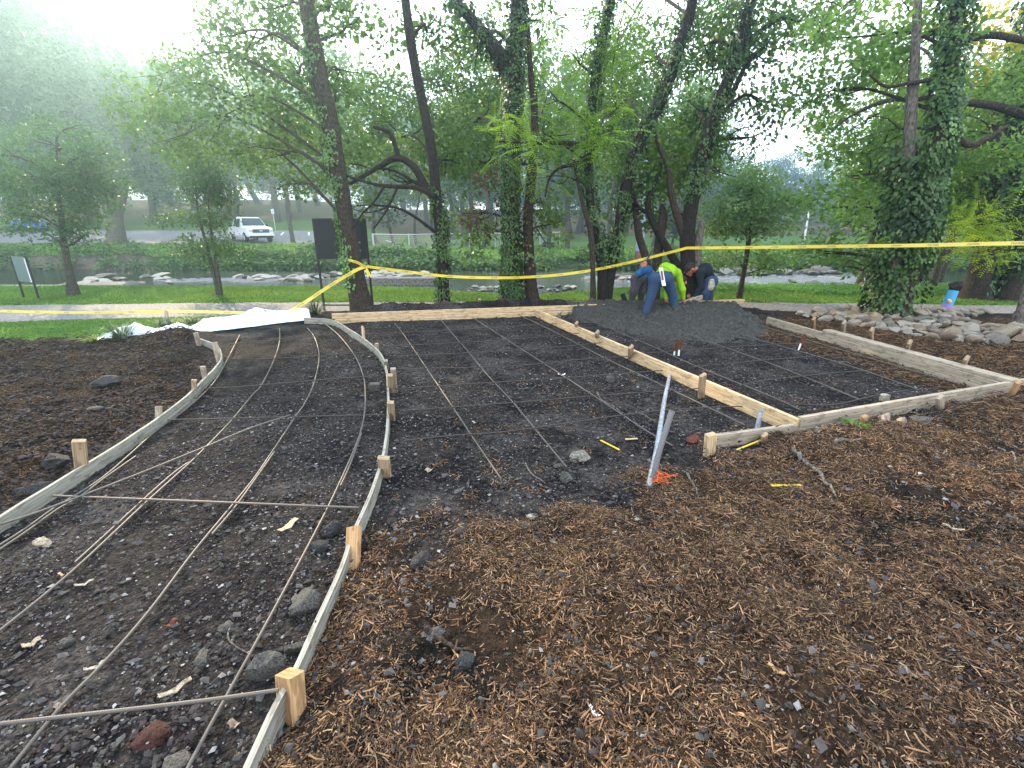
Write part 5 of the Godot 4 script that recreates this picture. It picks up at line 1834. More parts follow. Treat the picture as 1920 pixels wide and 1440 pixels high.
func vehicle(nm: String, label: String, cat: String, at: Vector3, turn: float, paint: Material, pickup: bool) -> void:
	var T := thing(nm, label, cat, at)
	T.rotation.y = turn
	var b := MB.new()
	if pickup:
		loft(b, [[-2.85, 0.9, 0.5, 1.15, 1.15, 0.88], [-1.15, 0.98, 0.42, 1.15, 1.15, 0.95], [-1.1, 0.98, 0.42, 1.15, 1.8, 0.72], [-0.8, 0.98, 0.42, 1.15, 1.9, 0.72], [0.4, 0.98, 0.42, 1.15, 1.9, 0.72], [0.7, 0.98, 0.42, 1.15, 1.86, 0.7], [1.35, 0.97, 0.42, 1.15, 1.24, 0.86], [2.3, 0.95, 0.42, 1.12, 1.16, 0.84], [2.7, 0.92, 0.42, 1.05, 1.08, 0.8], [2.82, 0.86, 0.5, 0.95, 0.98, 0.76]])
	else:
		loft(b, [[-2.2, 0.78, 0.4, 0.85, 0.95, 0.7], [-1.7, 0.86, 0.3, 0.92, 1.02, 0.75], [-1.0, 0.88, 0.3, 0.95, 1.42, 0.6], [0.2, 0.88, 0.3, 0.95, 1.44, 0.6], [0.5, 0.88, 0.3, 0.95, 1.38, 0.6], [1.2, 0.87, 0.3, 0.9, 0.98, 0.75], [2.0, 0.84, 0.3, 0.8, 0.84, 0.7], [2.25, 0.74, 0.36, 0.7, 0.74, 0.64]])
	put("body", b.mesh(), paint, T)
	var top := 1.84 if pickup else 1.38
	var belt := 1.22 if pickup else 1.0
	var z0 := 1.32 if pickup else 1.17
	var z1 := 0.74 if pickup else 0.54
	var hw := 0.7 if pickup else 0.58
	b = MB.new()
	b.quad(V(-0.82 if pickup else -0.7, belt + 0.04, z0 + 0.03), V(0.82 if pickup else 0.7, belt + 0.04, z0 + 0.03), V(hw - 0.04, top - 0.03, z1 + 0.04), V(0.04 - hw, top - 0.03, z1 + 0.04), V(0, 0.5, 1))
	put("windscreen", b.mesh(), M.glass, T)
	for s in [-1.0, 1.0]:
		for q in ([[0.62, -0.05], [-0.12, -0.75]] if pickup else [[0.42, -0.22], [-0.28, -0.9]]):
			b = MB.new()
			var xo: float = (0.965 if pickup else 0.865)
			b.quad(V(s * (xo + 0.012), belt - 0.02, q[0] + 0.3 * (1.0 if q[0] > 0.3 else 0.0)), V(s * (xo + 0.012), belt - 0.02, q[1]), V(s * (hw + 0.05), top - 0.07, q[1]), V(s * (hw + 0.05), top - 0.07, q[0]), V(s, 0.2, 0))
			put("side_window", b.mesh(), M.glass, T)
		b = MB.new()
		b.box(V(s * 1.08, belt + 0.02, 0.85), V(0.2, 0.2, 0.1), 0.03)
		put("mirror", b.mesh(), M.black_metal if pickup else paint, T)
		b = MB.new()
		b.box(V(s * (0.74 if pickup else 0.62), 0.86 if pickup else 0.64, 2.78 if pickup else 2.2), V(0.26, 0.16, 0.1), 0.03)
		put("headlight", b.mesh(), M.steel, T)
		for z in ([1.85, -1.75] if pickup else [1.4, -1.35]):
			var R := 0.39 if pickup else 0.32
			b = MB.new(V(s * 0.86, R, z))
			b.tube([V(s * 0.74, R, z), V(s * 0.77, R, z), V(s * 0.96, R, z), V(s * 0.99, R, z)], [R * 0.9, R, R, R * 0.9], 20)
			var w := put("wheel", b.mesh(), M.tyre, T, b.o)
			b = MB.new()
			b.tube([V(s * 0.11, 0, 0), V(s * 0.14, 0, 0)], [R * 0.6, R * 0.5], 16)
			put("rim", b.mesh(), M.steel, w)
	b = MB.new()
	if pickup:
		b.box(V(0, 0.86, 2.83), V(1.2, 0.26, 0.06), 0.02)
		put("grille", b.mesh(), M.grille, T)
		b = MB.new()
		b.box(V(0, 0.87, 2.868), V(0.24, 0.09, 0.02), 0.008)
		put("badge", b.mesh(), M.steel, T)
		b = MB.new()
		b.box(V(0, 0.6, 2.86), V(1.8, 0.18, 0.16), 0.03)
		put("bumper", b.mesh(), M.white, T)
		b = MB.new()
		b.box(V(0, 0.42, 2.8), V(1.7, 0.16, 0.12), 0.03)
		put("lower_bumper", b.mesh(), M.tyre, T)
	else:
		b.box(V(0, 0.45, 2.22), V(1.5, 0.16, 0.12), 0.03)
		put("bumper", b.mesh(), M.grille, T)

# ---------------------------------------------------------------- people
# bones: [from, to, radius at from, radius at to]; joined by a smooth minimum and meshed as surface nets
func flesh(b: MB, bones: Array, cell: float, k: float) -> void:
	var lo := Vector3.ONE * 1e9
	var hi := -lo
	for q in bones:
		var m: float = maxf(q[2], q[3]) + cell * 3.0
		for p in [q[0], q[1]]:
			lo = lo.min(p - Vector3.ONE * m)
			hi = hi.max(p + Vector3.ONE * m)
	var nx := int((hi.x - lo.x) / cell) + 2
	var ny := int((hi.y - lo.y) / cell) + 2
	var nzz := int((hi.z - lo.z) / cell) + 2
	var f := PackedFloat32Array()
	f.resize(nx * ny * nzz)
	f.fill(0.0)
	var kk := 1.0 / k
	for q in bones:
		var a: Vector3 = q[0]
		var ab: Vector3 = q[1] - a
		var ra: float = q[2]
		var rb: float = q[3]
		var l2 := maxf(ab.length_squared(), 1e-9)
		var m: float = maxf(ra, rb) + cell * 2.5 + k * 2.0
		var p0: Vector3 = ((a.min(q[1]) - Vector3.ONE * m - lo) / cell).floor()
		var p1: Vector3 = ((a.max(q[1]) + Vector3.ONE * m - lo) / cell).ceil()
		for z in range(maxi(0, int(p0.z)), mini(nzz, int(p1.z) + 1)):
			for y in range(maxi(0, int(p0.y)), mini(ny, int(p1.y) + 1)):
				var row := (z * ny + y) * nx
				for x in range(maxi(0, int(p0.x)), mini(nx, int(p1.x) + 1)):
					var p := lo + Vector3(x, y, z) * cell
					var t := clampf((p - a).dot(ab) / l2, 0.0, 1.0)
					var d := p.distance_to(a + ab * t) - lerpf(ra, rb, t)
					f[row + x] += exp(-d * kk)
	# field: exp sum > 1 inside
	var ids := {}
	var off := [0, 1, nx, nx + 1, nx * ny, nx * ny + 1, nx * ny + nx, nx * ny + nx + 1]
	var cor := [V(0, 0, 0), V(1, 0, 0), V(0, 1, 0), V(1, 1, 0), V(0, 0, 1), V(1, 0, 1), V(0, 1, 1), V(1, 1, 1)]
	var edges := [[0, 1], [2, 3], [4, 5], [6, 7], [0, 2], [1, 3], [4, 6], [5, 7], [0, 4], [1, 5], [2, 6], [3, 7]]
	for z in nzz - 1:
		for y in ny - 1:
			for x in nx - 1:
				var i := (z * ny + y) * nx + x
				var ins := 0
				for c in 8:
					if f[i + off[c]] > 1.0:
						ins += 1
				if ins == 0 or ins == 8:
					continue
				var s := Vector3.ZERO
				var cnt := 0
				for e in edges:
					var g0: float = -log(maxf(f[i + off[e[0]]], 1e-9))
					var g1: float = -log(maxf(f[i + off[e[1]]], 1e-9))
					if (g0 < 0.0) != (g1 < 0.0):
						s += cor[e[0]].lerp(cor[e[1]], g0 / (g0 - g1))
						cnt += 1
				s /= cnt
				var g := Vector3.ZERO
				for c in 8:
					g += (cor[c] * 2.0 - Vector3.ONE) * -log(maxf(f[i + off[c]], 1e-9))
				ids[i] = b.vert(lo + (Vector3(x, y, z) + s) * cell, g.normalized())
	for i in ids:
		var x: int = i % nx
		var y: int = (i / nx) % ny
		var z: int = i / (nx * ny)
		if x == 0 or y == 0 or z == 0:
			continue
		var in0 := f[i] > 1.0
		for ax in 3:
			var st: int = [1, nx, nx * ny][ax]
			if (f[i + st] > 1.0) == in0:
				continue
			var u: int = [nx, nx * ny, 1][ax]
			var w: int = [nx * ny, 1, nx][ax]
			if ids.has(i - u) and ids.has(i - w) and ids.has(i - u - w):
				b.tri(ids[i], ids[i - u], ids[i - u - w])
				b.tri(ids[i], ids[i - u - w], ids[i - w])

func hand_bones(wrist: Vector3, dir: Vector3, palm: Vector3, thumb_side: float) -> Array:
	# dir: towards the fingertips, palm: the way the palm faces; fingers curl towards the palm
	dir = dir.normalized()
	palm = (palm - dir * palm.dot(dir)).normalized()
	var s := dir.cross(palm).normalized() * thumb_side
	var bones := [[wrist, wrist + dir * 0.05, 0.027, 0.03], [wrist + dir * 0.05 + s * 0.02, wrist + dir * 0.085 + s * 0.03, 0.022, 0.015], [wrist + dir * 0.05 - s * 0.02, wrist + dir * 0.08 - s * 0.03, 0.022, 0.014]]
	var len: Array[float] = [0.036, 0.042, 0.04, 0.031]
	for i in 4:
		var r := wrist + dir * 0.085 + s * (0.031 - 0.0205 * i)
		var k := r + dir * len[i] * 0.8 + palm * 0.012
		var k2 := k + dir * len[i] * 0.25 + palm * len[i] * 0.75
		var tip := k2 - dir * len[i] * 0.3 + palm * len[i] * 0.45
		bones.append([r, k, 0.0095, 0.009])
		bones.append([k, k2, 0.009, 0.0085])
		bones.append([k2, tip, 0.0085, 0.0075])
	var t0 := wrist + dir * 0.025 + s * 0.028
	var t1 := t0 + s * 0.03 + dir * 0.03 + palm * 0.01
	bones.append([t0, t1, 0.014, 0.011])
	bones.append([t1, t1 + dir * 0.022 + palm * 0.022, 0.0105, 0.009])
	return bones

func head(b: MB, c: Vector3, face: Vector3, up: Vector3) -> void:
	face = face.normalized()
	up = (up - face * up.dot(face)).normalized()
	var s := face.cross(up)
	var bones := [[c + up * 0.03 - face * 0.02, c + up * 0.02 + face * 0.015, 0.088, 0.08], [c - up * 0.05 + face * 0.03, c - up * 0.085 + face * 0.05, 0.06, 0.036],
		[c + face * 0.09 + up * 0.015, c + face * 0.105 - up * 0.02, 0.009, 0.015], [c + face * 0.078 + up * 0.035 - s * 0.035, c + face * 0.078 + up * 0.035 + s * 0.035, 0.014, 0.014],
		[c + face * 0.078 - up * 0.052 - s * 0.018, c + face * 0.078 - up * 0.052 + s * 0.018, 0.011, 0.011],
		[c + s * 0.083 + up * 0.015, c + s * 0.088 - up * 0.02, 0.02, 0.014], [c - s * 0.083 + up * 0.015, c - s * 0.088 - up * 0.02, 0.02, 0.014]]
	flesh(b, bones, 0.007, 0.008)

func eyes(T: Node3D, c: Vector3, face: Vector3, up: Vector3) -> void:
	face = face.normalized()
	up = (up - face * up.dot(face)).normalized()
	var s := face.cross(up)
	for q in [-1.0, 1.0]:
		var b := MB.new(T.position)
		rock(b, 5, c + face * 0.086 + up * 0.012 + s * 0.032 * q, Vector3.ONE * 0.022, 2, 0.0)
		put("eye", b.mesh(), M.hair, T)

# j: joints by name. Builds body, shirt, trousers, boots and hair as parts.
func person(label: String, at: Vector3, j: Dictionary, skin: Material, shirt: Material, pants: Material, boots: Material, cap: Material, cap_name: String) -> Node3D:
	var T := thing("person", label, "person", at)
	var pel: Vector3 = (j.hl + j.hr) / 2.0
	var b := MB.new(at)
	var sh: Vector3 = (j.sl + j.sr) / 2.0
	flesh(b, [[pel, j.chest, 0.06, 0.06], [j.chest, sh, 0.06, 0.05], [sh, j.neck, 0.05, 0.05], [j.neck, j.head, 0.052, 0.06], [j.hl, j.kl, 0.075, 0.05], [j.kl, j.fl, 0.05, 0.035], [j.hr, j.kr, 0.075, 0.05], [j.kr, j.fr, 0.05, 0.035],
		[j.sl, j.el, 0.036, 0.034], [j.el, j.al, 0.034, 0.027], [j.sr, j.er, 0.036, 0.034], [j.er, j.ar, 0.038, 0.027]], 0.016, 0.014)
	head(b, j.head, j.face, j.crown)
	flesh(b, hand_bones(j.al, j.al - j.el, j.pl, 1.0), 0.006, 0.005)
	flesh(b, hand_bones(j.ar, j.ar - j.er, j.pr, -1.0), 0.006, 0.005)
	put("body", b.mesh(), skin, T)
	# the shirt: chest deeper than the waist, sleeves to the wrist, folds by noise in the radii
	b = MB.new(at)
	var w: Vector3 = pel.lerp(j.chest, 0.22)
	var across: Vector3 = (j.sr - j.sl).normalized()
	var cuff: float = j.get("cuff", 0.94)
	flesh(b, [[w - across * 0.07, j.chest - across * 0.075, 0.105, 0.12], [w + across * 0.07, j.chest + across * 0.075, 0.105, 0.12], [j.chest - across * 0.06, j.sl, 0.115, 0.075], [j.chest + across * 0.06, j.sr, 0.115, 0.075], [sh, sh.lerp(j.neck, 0.5), 0.085, 0.065],
		[j.sl, j.el, 0.073, 0.058], [j.el, j.el.lerp(j.al, cuff), 0.058, 0.043], [j.sr, j.er, 0.073, 0.058], [j.er, j.er.lerp(j.ar, cuff), 0.058, 0.043]], 0.014, 0.016)
	put("shirt", b.mesh(), shirt, T)
	b = MB.new(at)
	var hem: float = j.get("hem", 0.95)
	flesh(b, [[j.hl, j.hr, 0.125, 0.125], [pel, w.lerp(pel, 0.5), 0.125, 0.115], [j.hl, j.kl, 0.115, 0.078], [j.kl, j.kl.lerp(j.fl, hem), 0.076, 0.062], [j.hr, j.kr, 0.115, 0.078], [j.kr, j.kr.lerp(j.fr, hem), 0.076, 0.062]], 0.014, 0.013)
	put("trousers", b.mesh(), pants, T)
	for q in ["l", "r"]:
		b = MB.new(at)
		var a: Vector3 = j["f" + q]
		var toe: Vector3 = j["t" + q]
		flesh(b, [[a + (j["k" + q] - a).normalized() * 0.2, a, 0.056, 0.055], [a, a + toe * 0.12, 0.056, 0.05], [a + toe * 0.12, a + toe * 0.2, 0.05, 0.042]], 0.013, 0.01)
		put("boot", b.mesh(), boots, T)
	b = MB.new(at)
	var fc: Vector3 = j.face.normalized()
	var up: Vector3 = (j.crown - fc * j.crown.dot(fc)).normalized()
	var bones := [[j.head + up * 0.045 - fc * 0.028, j.head + up * 0.05 + fc * 0.015, 0.09, 0.082], [j.head - fc * 0.05 + up * 0.02, j.head - fc * 0.055 - up * 0.04, 0.075, 0.055]]
	if cap_name == "cap":
		bones = [[j.head + up * 0.05 - fc * 0.03, j.head + up * 0.055 + fc * 0.02, 0.094, 0.086], [j.head + up * 0.045 + fc * 0.08, j.head + up * 0.035 + fc * 0.16, 0.03, 0.018]]
	flesh(b, bones, 0.01, 0.01)
	put(cap_name, b.mesh(), cap, T)
	eyes(T, j.head, j.face, j.crown)
	return T

func build_people() -> void:
	var a := {"hl": V(2.509, 0.685, -8.45), "hr": V(2.728, 0.695, -8.53), "kl": V(2.444, 0.393, -8.42), "kr": V(2.888, 0.386, -8.6), "fl": V(2.36, 0.06, -8.38), "fr": V(2.953, 0.104, -8.56),
		"chest": V(2.819, 0.808, -8.8), "sl": V(2.913, 0.801, -9.1), "sr": V(2.995, 0.759, -8.82), "neck": V(3.153, 0.681, -9.12), "head": V(3.233, 0.541, -9.22),
		"el": V(2.95, 0.446, -9.1), "al": V(2.927, 0.261, -9.06), "er": V(3.119, 0.465, -8.8), "ar": V(3.172, 0.293, -8.84), "face": V(0.25, -0.8, -0.5), "crown": V(0.4, -0.5, -0.75), "pl": V(1, 0, 0), "pr": V(-1, 0, 0.2),
		"tl": V(-0.3, 0, -0.95), "tr": V(0.5, 0, -0.85)}
	var pa := person("worker in lime yellow shirt and blue jeans bent double, seen from behind", V(2.6, 0.1, -8.5), a, M.skin_red, M.hivis, M.denim, M.boot_black, M.hair, "hair")
	var b := MB.new(pa.position)
	# belt and knee pads of the first worker
	var pel: Vector3 = a.hl.lerp(a.hr, 0.5)
	b.tube([pel.lerp(a.chest, 0.2), pel.lerp(a.chest, 0.28)], [0.185, 0.183], 20, false)
	put("belt", b.mesh(), M.leather, pa)
	b = MB.new(V(2.605, 0.729, -8.38))
	b.bar(V(2.573, 0.888, -8.42), V(2.622, 0.593, -8.3), V(0.3, 0, 1), 0.075, 0.012, 0.003)
	var fl := thing("trowel", "grey metal float sticking out of the back pocket of the blue jeans", "trowel", b.o)
	put("blade", b.mesh(), M.steel, fl)
	b = MB.new(fl.position)
	b.tube([V(2.584, 0.837, -8.38), V(2.6, 0.69, -8.32)], [0.014], 10)
	put("handle", b.mesh(), M.leather, fl)

	var c := {"hl": V(2.485, 0.558, -9.62), "hr": V(2.64, 0.555, -9.85), "kl": V(2.433, 0.336, -9.55), "kr": V(2.662, 0.297, -9.85), "fl": V(2.39, 0.085, -9.6), "fr": V(2.664, 0.048, -9.9),
		"chest": V(2.704, 0.693, -9.85), "sl": V(2.634, 0.729, -9.68), "sr": V(2.834, 0.696, -10.05), "neck": V(2.839, 0.667, -9.9), "head": V(2.937, 0.587, -9.95),
		"el": V(2.473, 0.689, -9.45), "al": V(2.518, 0.793, -9.42), "er": V(2.855, 0.523, -9.95), "ar": V(2.672, 0.602, -9.7), "face": V(0.6, -0.8, 0.0), "crown": V(0.8, 0.5, 0.0), "pl": V(0, -0.2, -1), "pr": V(0, 0.2, -1),
		"tl": V(0.7, 0, -0.7), "tr": V(0.8, 0, -0.6), "hem": 0.62}
	person("worker in blue shirt and grey trousers with pale boots, stooping behind the lime shirted one", V(2.55, 0.0, -9.7), c, M.skin_red, M.blue_shirt, M.grey_cloth, M.boot_white, M.hair, "hair")
	var rk := thing("concrete_rake", "long dark handled rake held by the worker in the blue shirt", "rake", V(2.273, 0.291, -9.35))
	b = MB.new(rk.position)
	b.tube([V(2.724, 1.147, -9.5), V(2.518, 0.793, -9.42), V(2.262, 0.301, -9.35)], [0.016], 8)
	put("handle", b.mesh(), M.handle_blue, rk)
	b = MB.new(rk.position)
	b.bar(V(2.145, 0.318, -9.3), V(2.233, 0.121, -9.3), V(1, 0, 0.2), 0.02, 0.09, 0.004)
	put("blade", b.mesh(), M.tyre, rk)

	var e := {"hl": V(3.897, 0.52, -9.5), "hr": V(4.058, 0.505, -9.82), "kl": V(3.8, 0.325, -9.4), "kr": V(4.047, 0.264, -9.85), "fl": V(3.809, 0.076, -9.45), "fr": V(4.119, 0.037, -9.9),
		"chest": V(3.83, 0.745, -9.62), "sl": V(3.653, 0.712, -9.42), "sr": V(3.792, 0.755, -9.86), "neck": V(3.64, 0.745, -9.62), "head": V(3.517, 0.747, -9.6),
		"el": V(3.677, 0.433, -9.36), "al": V(3.562, 0.262, -9.33), "er": V(3.765, 0.415, -9.85), "ar": V(3.572, 0.253, -9.62), "face": V(-0.75, -0.62, 0.25), "crown": V(-0.62, 0.78, 0.1), "pl": V(0.2, 0, -1), "pr": V(0.2, 0, 1),
		"tl": V(-0.9, 0, 0.3), "tr": V(-0.95, 0, 0.0)}
	var pc := person("worker in dark navy shirt, jeans and cap bending left at the right of the heap", V(4.15, 0.0, -9.6), e, M.skin_red, M.navy_shirt, M.denim, M.boot_black, M.hair, "cap")
	b = MB.new(pc.position)
	flesh(b, [[V(3.869, 0.546, -9.36), V(3.857, 0.426, -9.34), 0.05, 0.06], [V(3.895, 0.564, -9.38), V(3.93, 0.462, -9.38), 0.03, 0.03]], 0.012, 0.01)
	put("tool_pouch", b.mesh(), M.rock_pale, pc)
	var sb := thing("screed_board", "screed board both front workers push through the wet concrete", "screed board", V(3.263, 0.181, -9.25))
	b = MB.new(sb.position)
	b.bar(V(2.543, 0.068, -8.6), V(3.697, 0.256, -9.3), Vector3.UP, 0.038, 0.085, 0.004)
	put("board", b.mesh(), M.lumber_grey, sb)

# ---------------------------------------------------------------- the scene
func _ready() -> void:
	# camera, sky, sun, exposure
	var cam := Camera3D.new()
	cam.name = "camera"
	cam.position = Vector3(0, 1.6, 0)
	cam.rotation_degrees = Vector3(-18.6, 0, 0)
	cam.fov = 77.94
	cam.near = 0.05
	cam.far = 900.0
	add_child(cam)
	cam.current = true
	var env := Environment.new()
	env.background_mode = Environment.BG_SKY
	var sm := ProceduralSkyMaterial.new()
	sm.sky_top_color = Color(0.9, 0.94, 1.0)
	sm.sky_horizon_color = Color(1.0, 0.995, 0.98)
	sm.sky_curve = 0.25
	sm.ground_bottom_color = Color(0.2, 0.2, 0.16)
	sm.ground_horizon_color = Color(0.5, 0.52, 0.5)
	sm.sky_energy_multiplier = 1.25
	sm.sun_angle_max = 30.0
	var sky := Sky.new()
	sky.sky_material = sm
	env.sky = sky
	env.tonemap_mode = Environment.TONE_MAPPER_LINEAR
	env.tonemap_exposure = 2.4
	env.sdfgi_enabled = true
	env.ssao_enabled = true
	env.ssil_enabled = true
	if HAZE > 0.0:
		env.volumetric_fog_enabled = true
		env.volumetric_fog_density = HAZE
		env.volumetric_fog_albedo = Color(0.74, 0.91, 1.0)
		env.volumetric_fog_anisotropy = 0.76
	var we := WorldEnvironment.new()
	we.name = "environment"
	we.environment = env
	add_child(we)
	var sun := DirectionalLight3D.new()
	sun.name = "sun"
	var az := deg_to_rad(-36.0)
	var el := deg_to_rad(24.0)
	var s := Vector3(sin(az) * cos(el), sin(el), -cos(az) * cos(el))
	sun.basis = Basis.looking_at(-s)
	sun.light_energy = 1.5
	sun.light_color = Color(1.0, 0.9, 0.74)
	sun.light_angular_distance = 0.6
	sun.shadow_enabled = true
	add_child(sun)

	rng.seed = 20240
	nz.big = noise(1, 0.55, 3)
	nz.mid = noise(2, 0.9, 3)
	nz.fine = noise(7, 9.0, 3)
	nz.bark = noise(12, 1.3, 4)
	nz.hole = noise(13, 0.75, 2)
	make_materials()
	make_leaf_meshes()
	make_cover_meshes()

	build_ground()
	build_water()
	draped("asphalt_path", -40.0, 40.0, 0.4, path_near, path_far, 8, 0.025, M.asphalt)
	draped("parking_lot", -75.0, -13.5, 1.0, lot_near, lot_far, 20, 0.04, M.lot)
	for i in 6:
		var b := MB.new(at_ground(-26.0 + 2.7 * i, -50.0, 0.07))
		var p := at_ground(-27.0 + 2.7 * i, -53.0, 0.08)
		var q := at_ground(-25.0 + 2.7 * i, -48.0, 0.08)
		b.bar(p, q, Vector3.UP, 0.12, 0.01, 0.002)
		structure("parking_line", b, M.paint)

	build_near_trees()
	build_far_trees()
	build_cover()
	build_forms()
	build_concrete()
	build_stakes()
	build_rebar()
	build_pipes()
	build_plastic()
	build_rocks()
	build_signs()
	build_fence()
	vehicle("pickup_truck", "white pickup truck parked with its nose towards the creek", "pickup truck", at_ground(-21.306, -40.5, 0.04), 0.76, M.car_white, true)
	vehicle("parked_car", "bright blue car half hidden behind the left small tree", "car", at_ground(-53.182, -55.0, 0.04), 1.1, M.car_blue, false)
	build_tapes()
	build_people()
	bottle(on(V(4.701, 0, -6.08), 0.05), V(0.5, 0.9, -0.2), "clear plastic water bottle leaning on the right edge board")
	scrap("plastic_wrap", on(V(4.949, 0, -4.754), 0.05), 0.16, 0.1, 0.6, M.clear, "crumpled clear plastic in the right corner of the pad", "plastic wrap")
	build_litter()

func lot_near(x: float) -> float:
	return 36.8 + 0.02 * absf(x + 20.0)

func lot_far(x: float) -> float:
	return 57.0 - 6.0 * smoothstep(-24.0, -14.0, x)

func build_tapes() -> void:
	tape([V(-10.454, 0.146, -8.6), V(-9.089, 0.142, -8.4), V(-7.312, 0.184, -8), V(-5.662, 0.246, -7.75)], 0.045, "caution tape from the left edge to the grey stake by the path", 7, true)
	tape([V(-5.66, 0.255, -7.75), V(-5.022, 0.202, -7.95), V(-4.259, 0.148, -8.15)], 0.045, "caution tape between the two low stakes by the path", 4, true)
	tape([V(-4.079, 0.076, -8.5), V(-3.804, 0.236, -8.7), V(-3.391, 0.518, -9), V(-2.979, 0.762, -9.2), V(-2.794, 0.837, -9.25)], 0.06, "caution tape rising from the plastic sheet to the left ivy trunk", 4)
	tape([V(-3.177, 0.968, -9.35), V(-3.016, 0.947, -9.22), V(-2.899, 0.908, -9.22), V(-2.794, 0.837, -9.25), V(-2.727, 0.843, -9.3)], 0.05, "short turn of caution tape round the left ivy trunk", 2)
	tape([V(-2.748, 0.833, -9.3), V(-2.02, 0.753, -9.2), V(-1.229, 0.653, -9.3), V(-0.258, 0.618, -9.35), V(0.414, 0.633, -9.4), V(1.034, 0.684, -9.4), V(1.76, 0.79, -9.45), V(2.586, 0.968, -9.5), V(3.422, 1.16, -9.65)], 0.052, "long sagging caution tape from the left ivy trunk to the trunk behind the workers", 14)
	tape([V(3.422, 1.16, -9.65), V(4.233, 1.203, -8.9), V(5.185, 1.26, -8), V(5.906, 1.309, -7.2), V(6.405, 1.354, -6.6), V(6.836, 1.385, -6.1)], 0.052, "straight caution tape running to the right edge above the riprap", 11)
	var T := thing("tape_knot", "yellow knot with loose tape ends on the left ivy trunk", "tape knot", V(-2.752, 0.812, -9.2))
	for k in 3:
		var b := MB.new(T.position)
		var p := T.position
		var q := p + V(0.02 + 0.03 * k, -0.1 - 0.03 * k, 0.03)
		b.bar(p, q, V(0.3 * k - 0.3, 0, 1), 0.035, 0.004, 0.0005)
		put("tape_end", b.mesh(), M.tape, T)

func build_cover() -> void:
	lay("mulch_chips", "chips", M.chips, 31000, spot_mulch, 0.45, 0.92, 0.7, 1.35)
	lay("mulch_litter", "chips", M.chips, 5000, spot_far_mulch, 1.2, 2.2, 0.45, 0.9)
	lay("gravel_pebbles", "pebbles", M.pebbles, 9500, spot_pad, 0.7, 1.6, 0.7, 1.25)
	lay("gravel_in_mulch", "pebbles", M.pebbles, 700, spot_mulch, 0.5, 1.0, 0.5, 0.9)
	lay("stony_bits", "pebbles", M.pebbles, 3200, spot_pad, 1.5, 2.6, 0.6, 1.2)
	lay("mulch_crumbs", "clods", M.chips, 5000, spot_mulch, 0.2, 0.6, 0.9, 1.8)
	lay("soil_clods", "clods", M.chips, 4500, spot_berm, 0.5, 1.3, 0.9, 1.6)
	lay("soil_chips", "chips", M.chips, 2500, spot_berm, 0.8, 1.5, 0.25, 0.6)
	lay("soil_clods", "clods", M.chips, 4200, spot_pad, 0.3, 0.9, 0.9, 1.6)
	grass("lawn_grass", "tuft", 11000, spot_near_lawn, 0.45, 0.8)
	grass("bank_grass", "tuft", 18000, spot_strip, 0.7, 1.2)
	grass("bank_weeds", "weed", 3400, spot_weeds_right, 0.2, 0.42, Color(0.1, 0.23, 0.04), Color(0.18, 0.35, 0.07))
	grass("far_bank_grass", "tuft", 9000, spot_far_grass, 2.2, 4.5, Color(0.12, 0.26, 0.05), Color(0.2, 0.36, 0.08))
	grass("far_bank_weeds", "weed", 5200, spot_far_weeds, 0.6, 1.9, Color(0.07, 0.14, 0.045), Color(0.13, 0.23, 0.07))
	clump("lily_clump", V(-3.665, 0, -8.813), 0.5, 0.42, "dark clump of strap leaved plants beside the left ivy trunk", Color(0.03, 0.06, 0.025))
	clump("lily_clump", V(-5.474, 0, -6.522), 0.4, 0.36, "pale green clump of strap leaves in front of the white plastic", Color(0.09, 0.15, 0.07))
	clump("lily_clump", V(-5.567, 0, -7.528), 0.3, 0.3, "grey green clump of strap leaves by the tape stake", Color(0.08, 0.12, 0.07))
	clump("lily_clump", V(-5.46, 0, -8.007), 0.3, 0.4, "low dark clump of strap leaves at the path edge", Color(0.04, 0.07, 0.03))
	clump("weed_clump", V(-5.75, 0, -6.429), 0.12, 0.35, "low yellow green weeds on the left dry strip", Color(0.17, 0.22, 0.03))
	clump("weed_clump", V(2.721, 0, -3.48), 0.06, 0.1, "little bright green weed in front of the board wall", Color(0.09, 0.2, 0.03))

func clump(nm: String, at: Vector3, h: float, w: float, label: String, c: Color) -> void:
	at = on(at)
	var T := thing(nm, label, "plant", at)
	var b := MB.new(at)
	for i in 70:
		var a := rng.randf() * TAU
		var dir := Vector3(cos(a), 0, sin(a))
		var p := at + dir * rng.randf() * 0.08
		var reach_ := w * rng.randf_range(0.3, 1.0)
		var hh := h * rng.randf_range(0.5, 1.0)
		var sd := Vector3(-dir.z, 0, dir.x) * 0.008
		b.col = c * rng.randf_range(0.6, 1.4)
		var prev := -1
		for k in 4:
			var t := k / 3.0
			var q := p + dir * reach_ * t + Vector3(0, hh * (1.6 * t - 1.15 * t * t), 0)
			var N := (Vector3.UP - dir * (0.6 - t)).normalized()
			var i0 := b.vert(q - sd * (1.0 - 0.8 * t), N)
			b.vert(q + sd * (1.0 - 0.8 * t), N)
			if prev >= 0:
				b.tri(prev, prev + 1, i0 + 1)
				b.tri(prev, i0 + 1, i0)
			prev = i0
	put("leaves", b.mesh(), M.grass, T)

func grass(nm: String, kind: String, n: int, where: Callable, smin: float, smax: float, c := Color(0.12, 0.26, 0.04), c2 := Color(0.2, 0.36, 0.065)) -> void:
	var xf := []
	var cols := []
	for i in n:
		var q: Variant = where.call()
		if q == null:
			continue
		var p := Vector3(q.x, gh(q.x, -q.y), -q.y)
		xf.append(Transform3D(Basis(Vector3.UP, rng.randf() * TAU).scaled(Vector3.ONE * rng.randf_range(smin, smax)), p))
		cols.append(c.lerp(c2, clampf(0.5 + nz.big.get_noise_2d(p.x * 0.8, p.z * 0.8) + rng.randf_range(-0.25, 0.25), 0, 1)))
	scatter(nm, leafy[kind + "0"], M.grass, xf, cols)

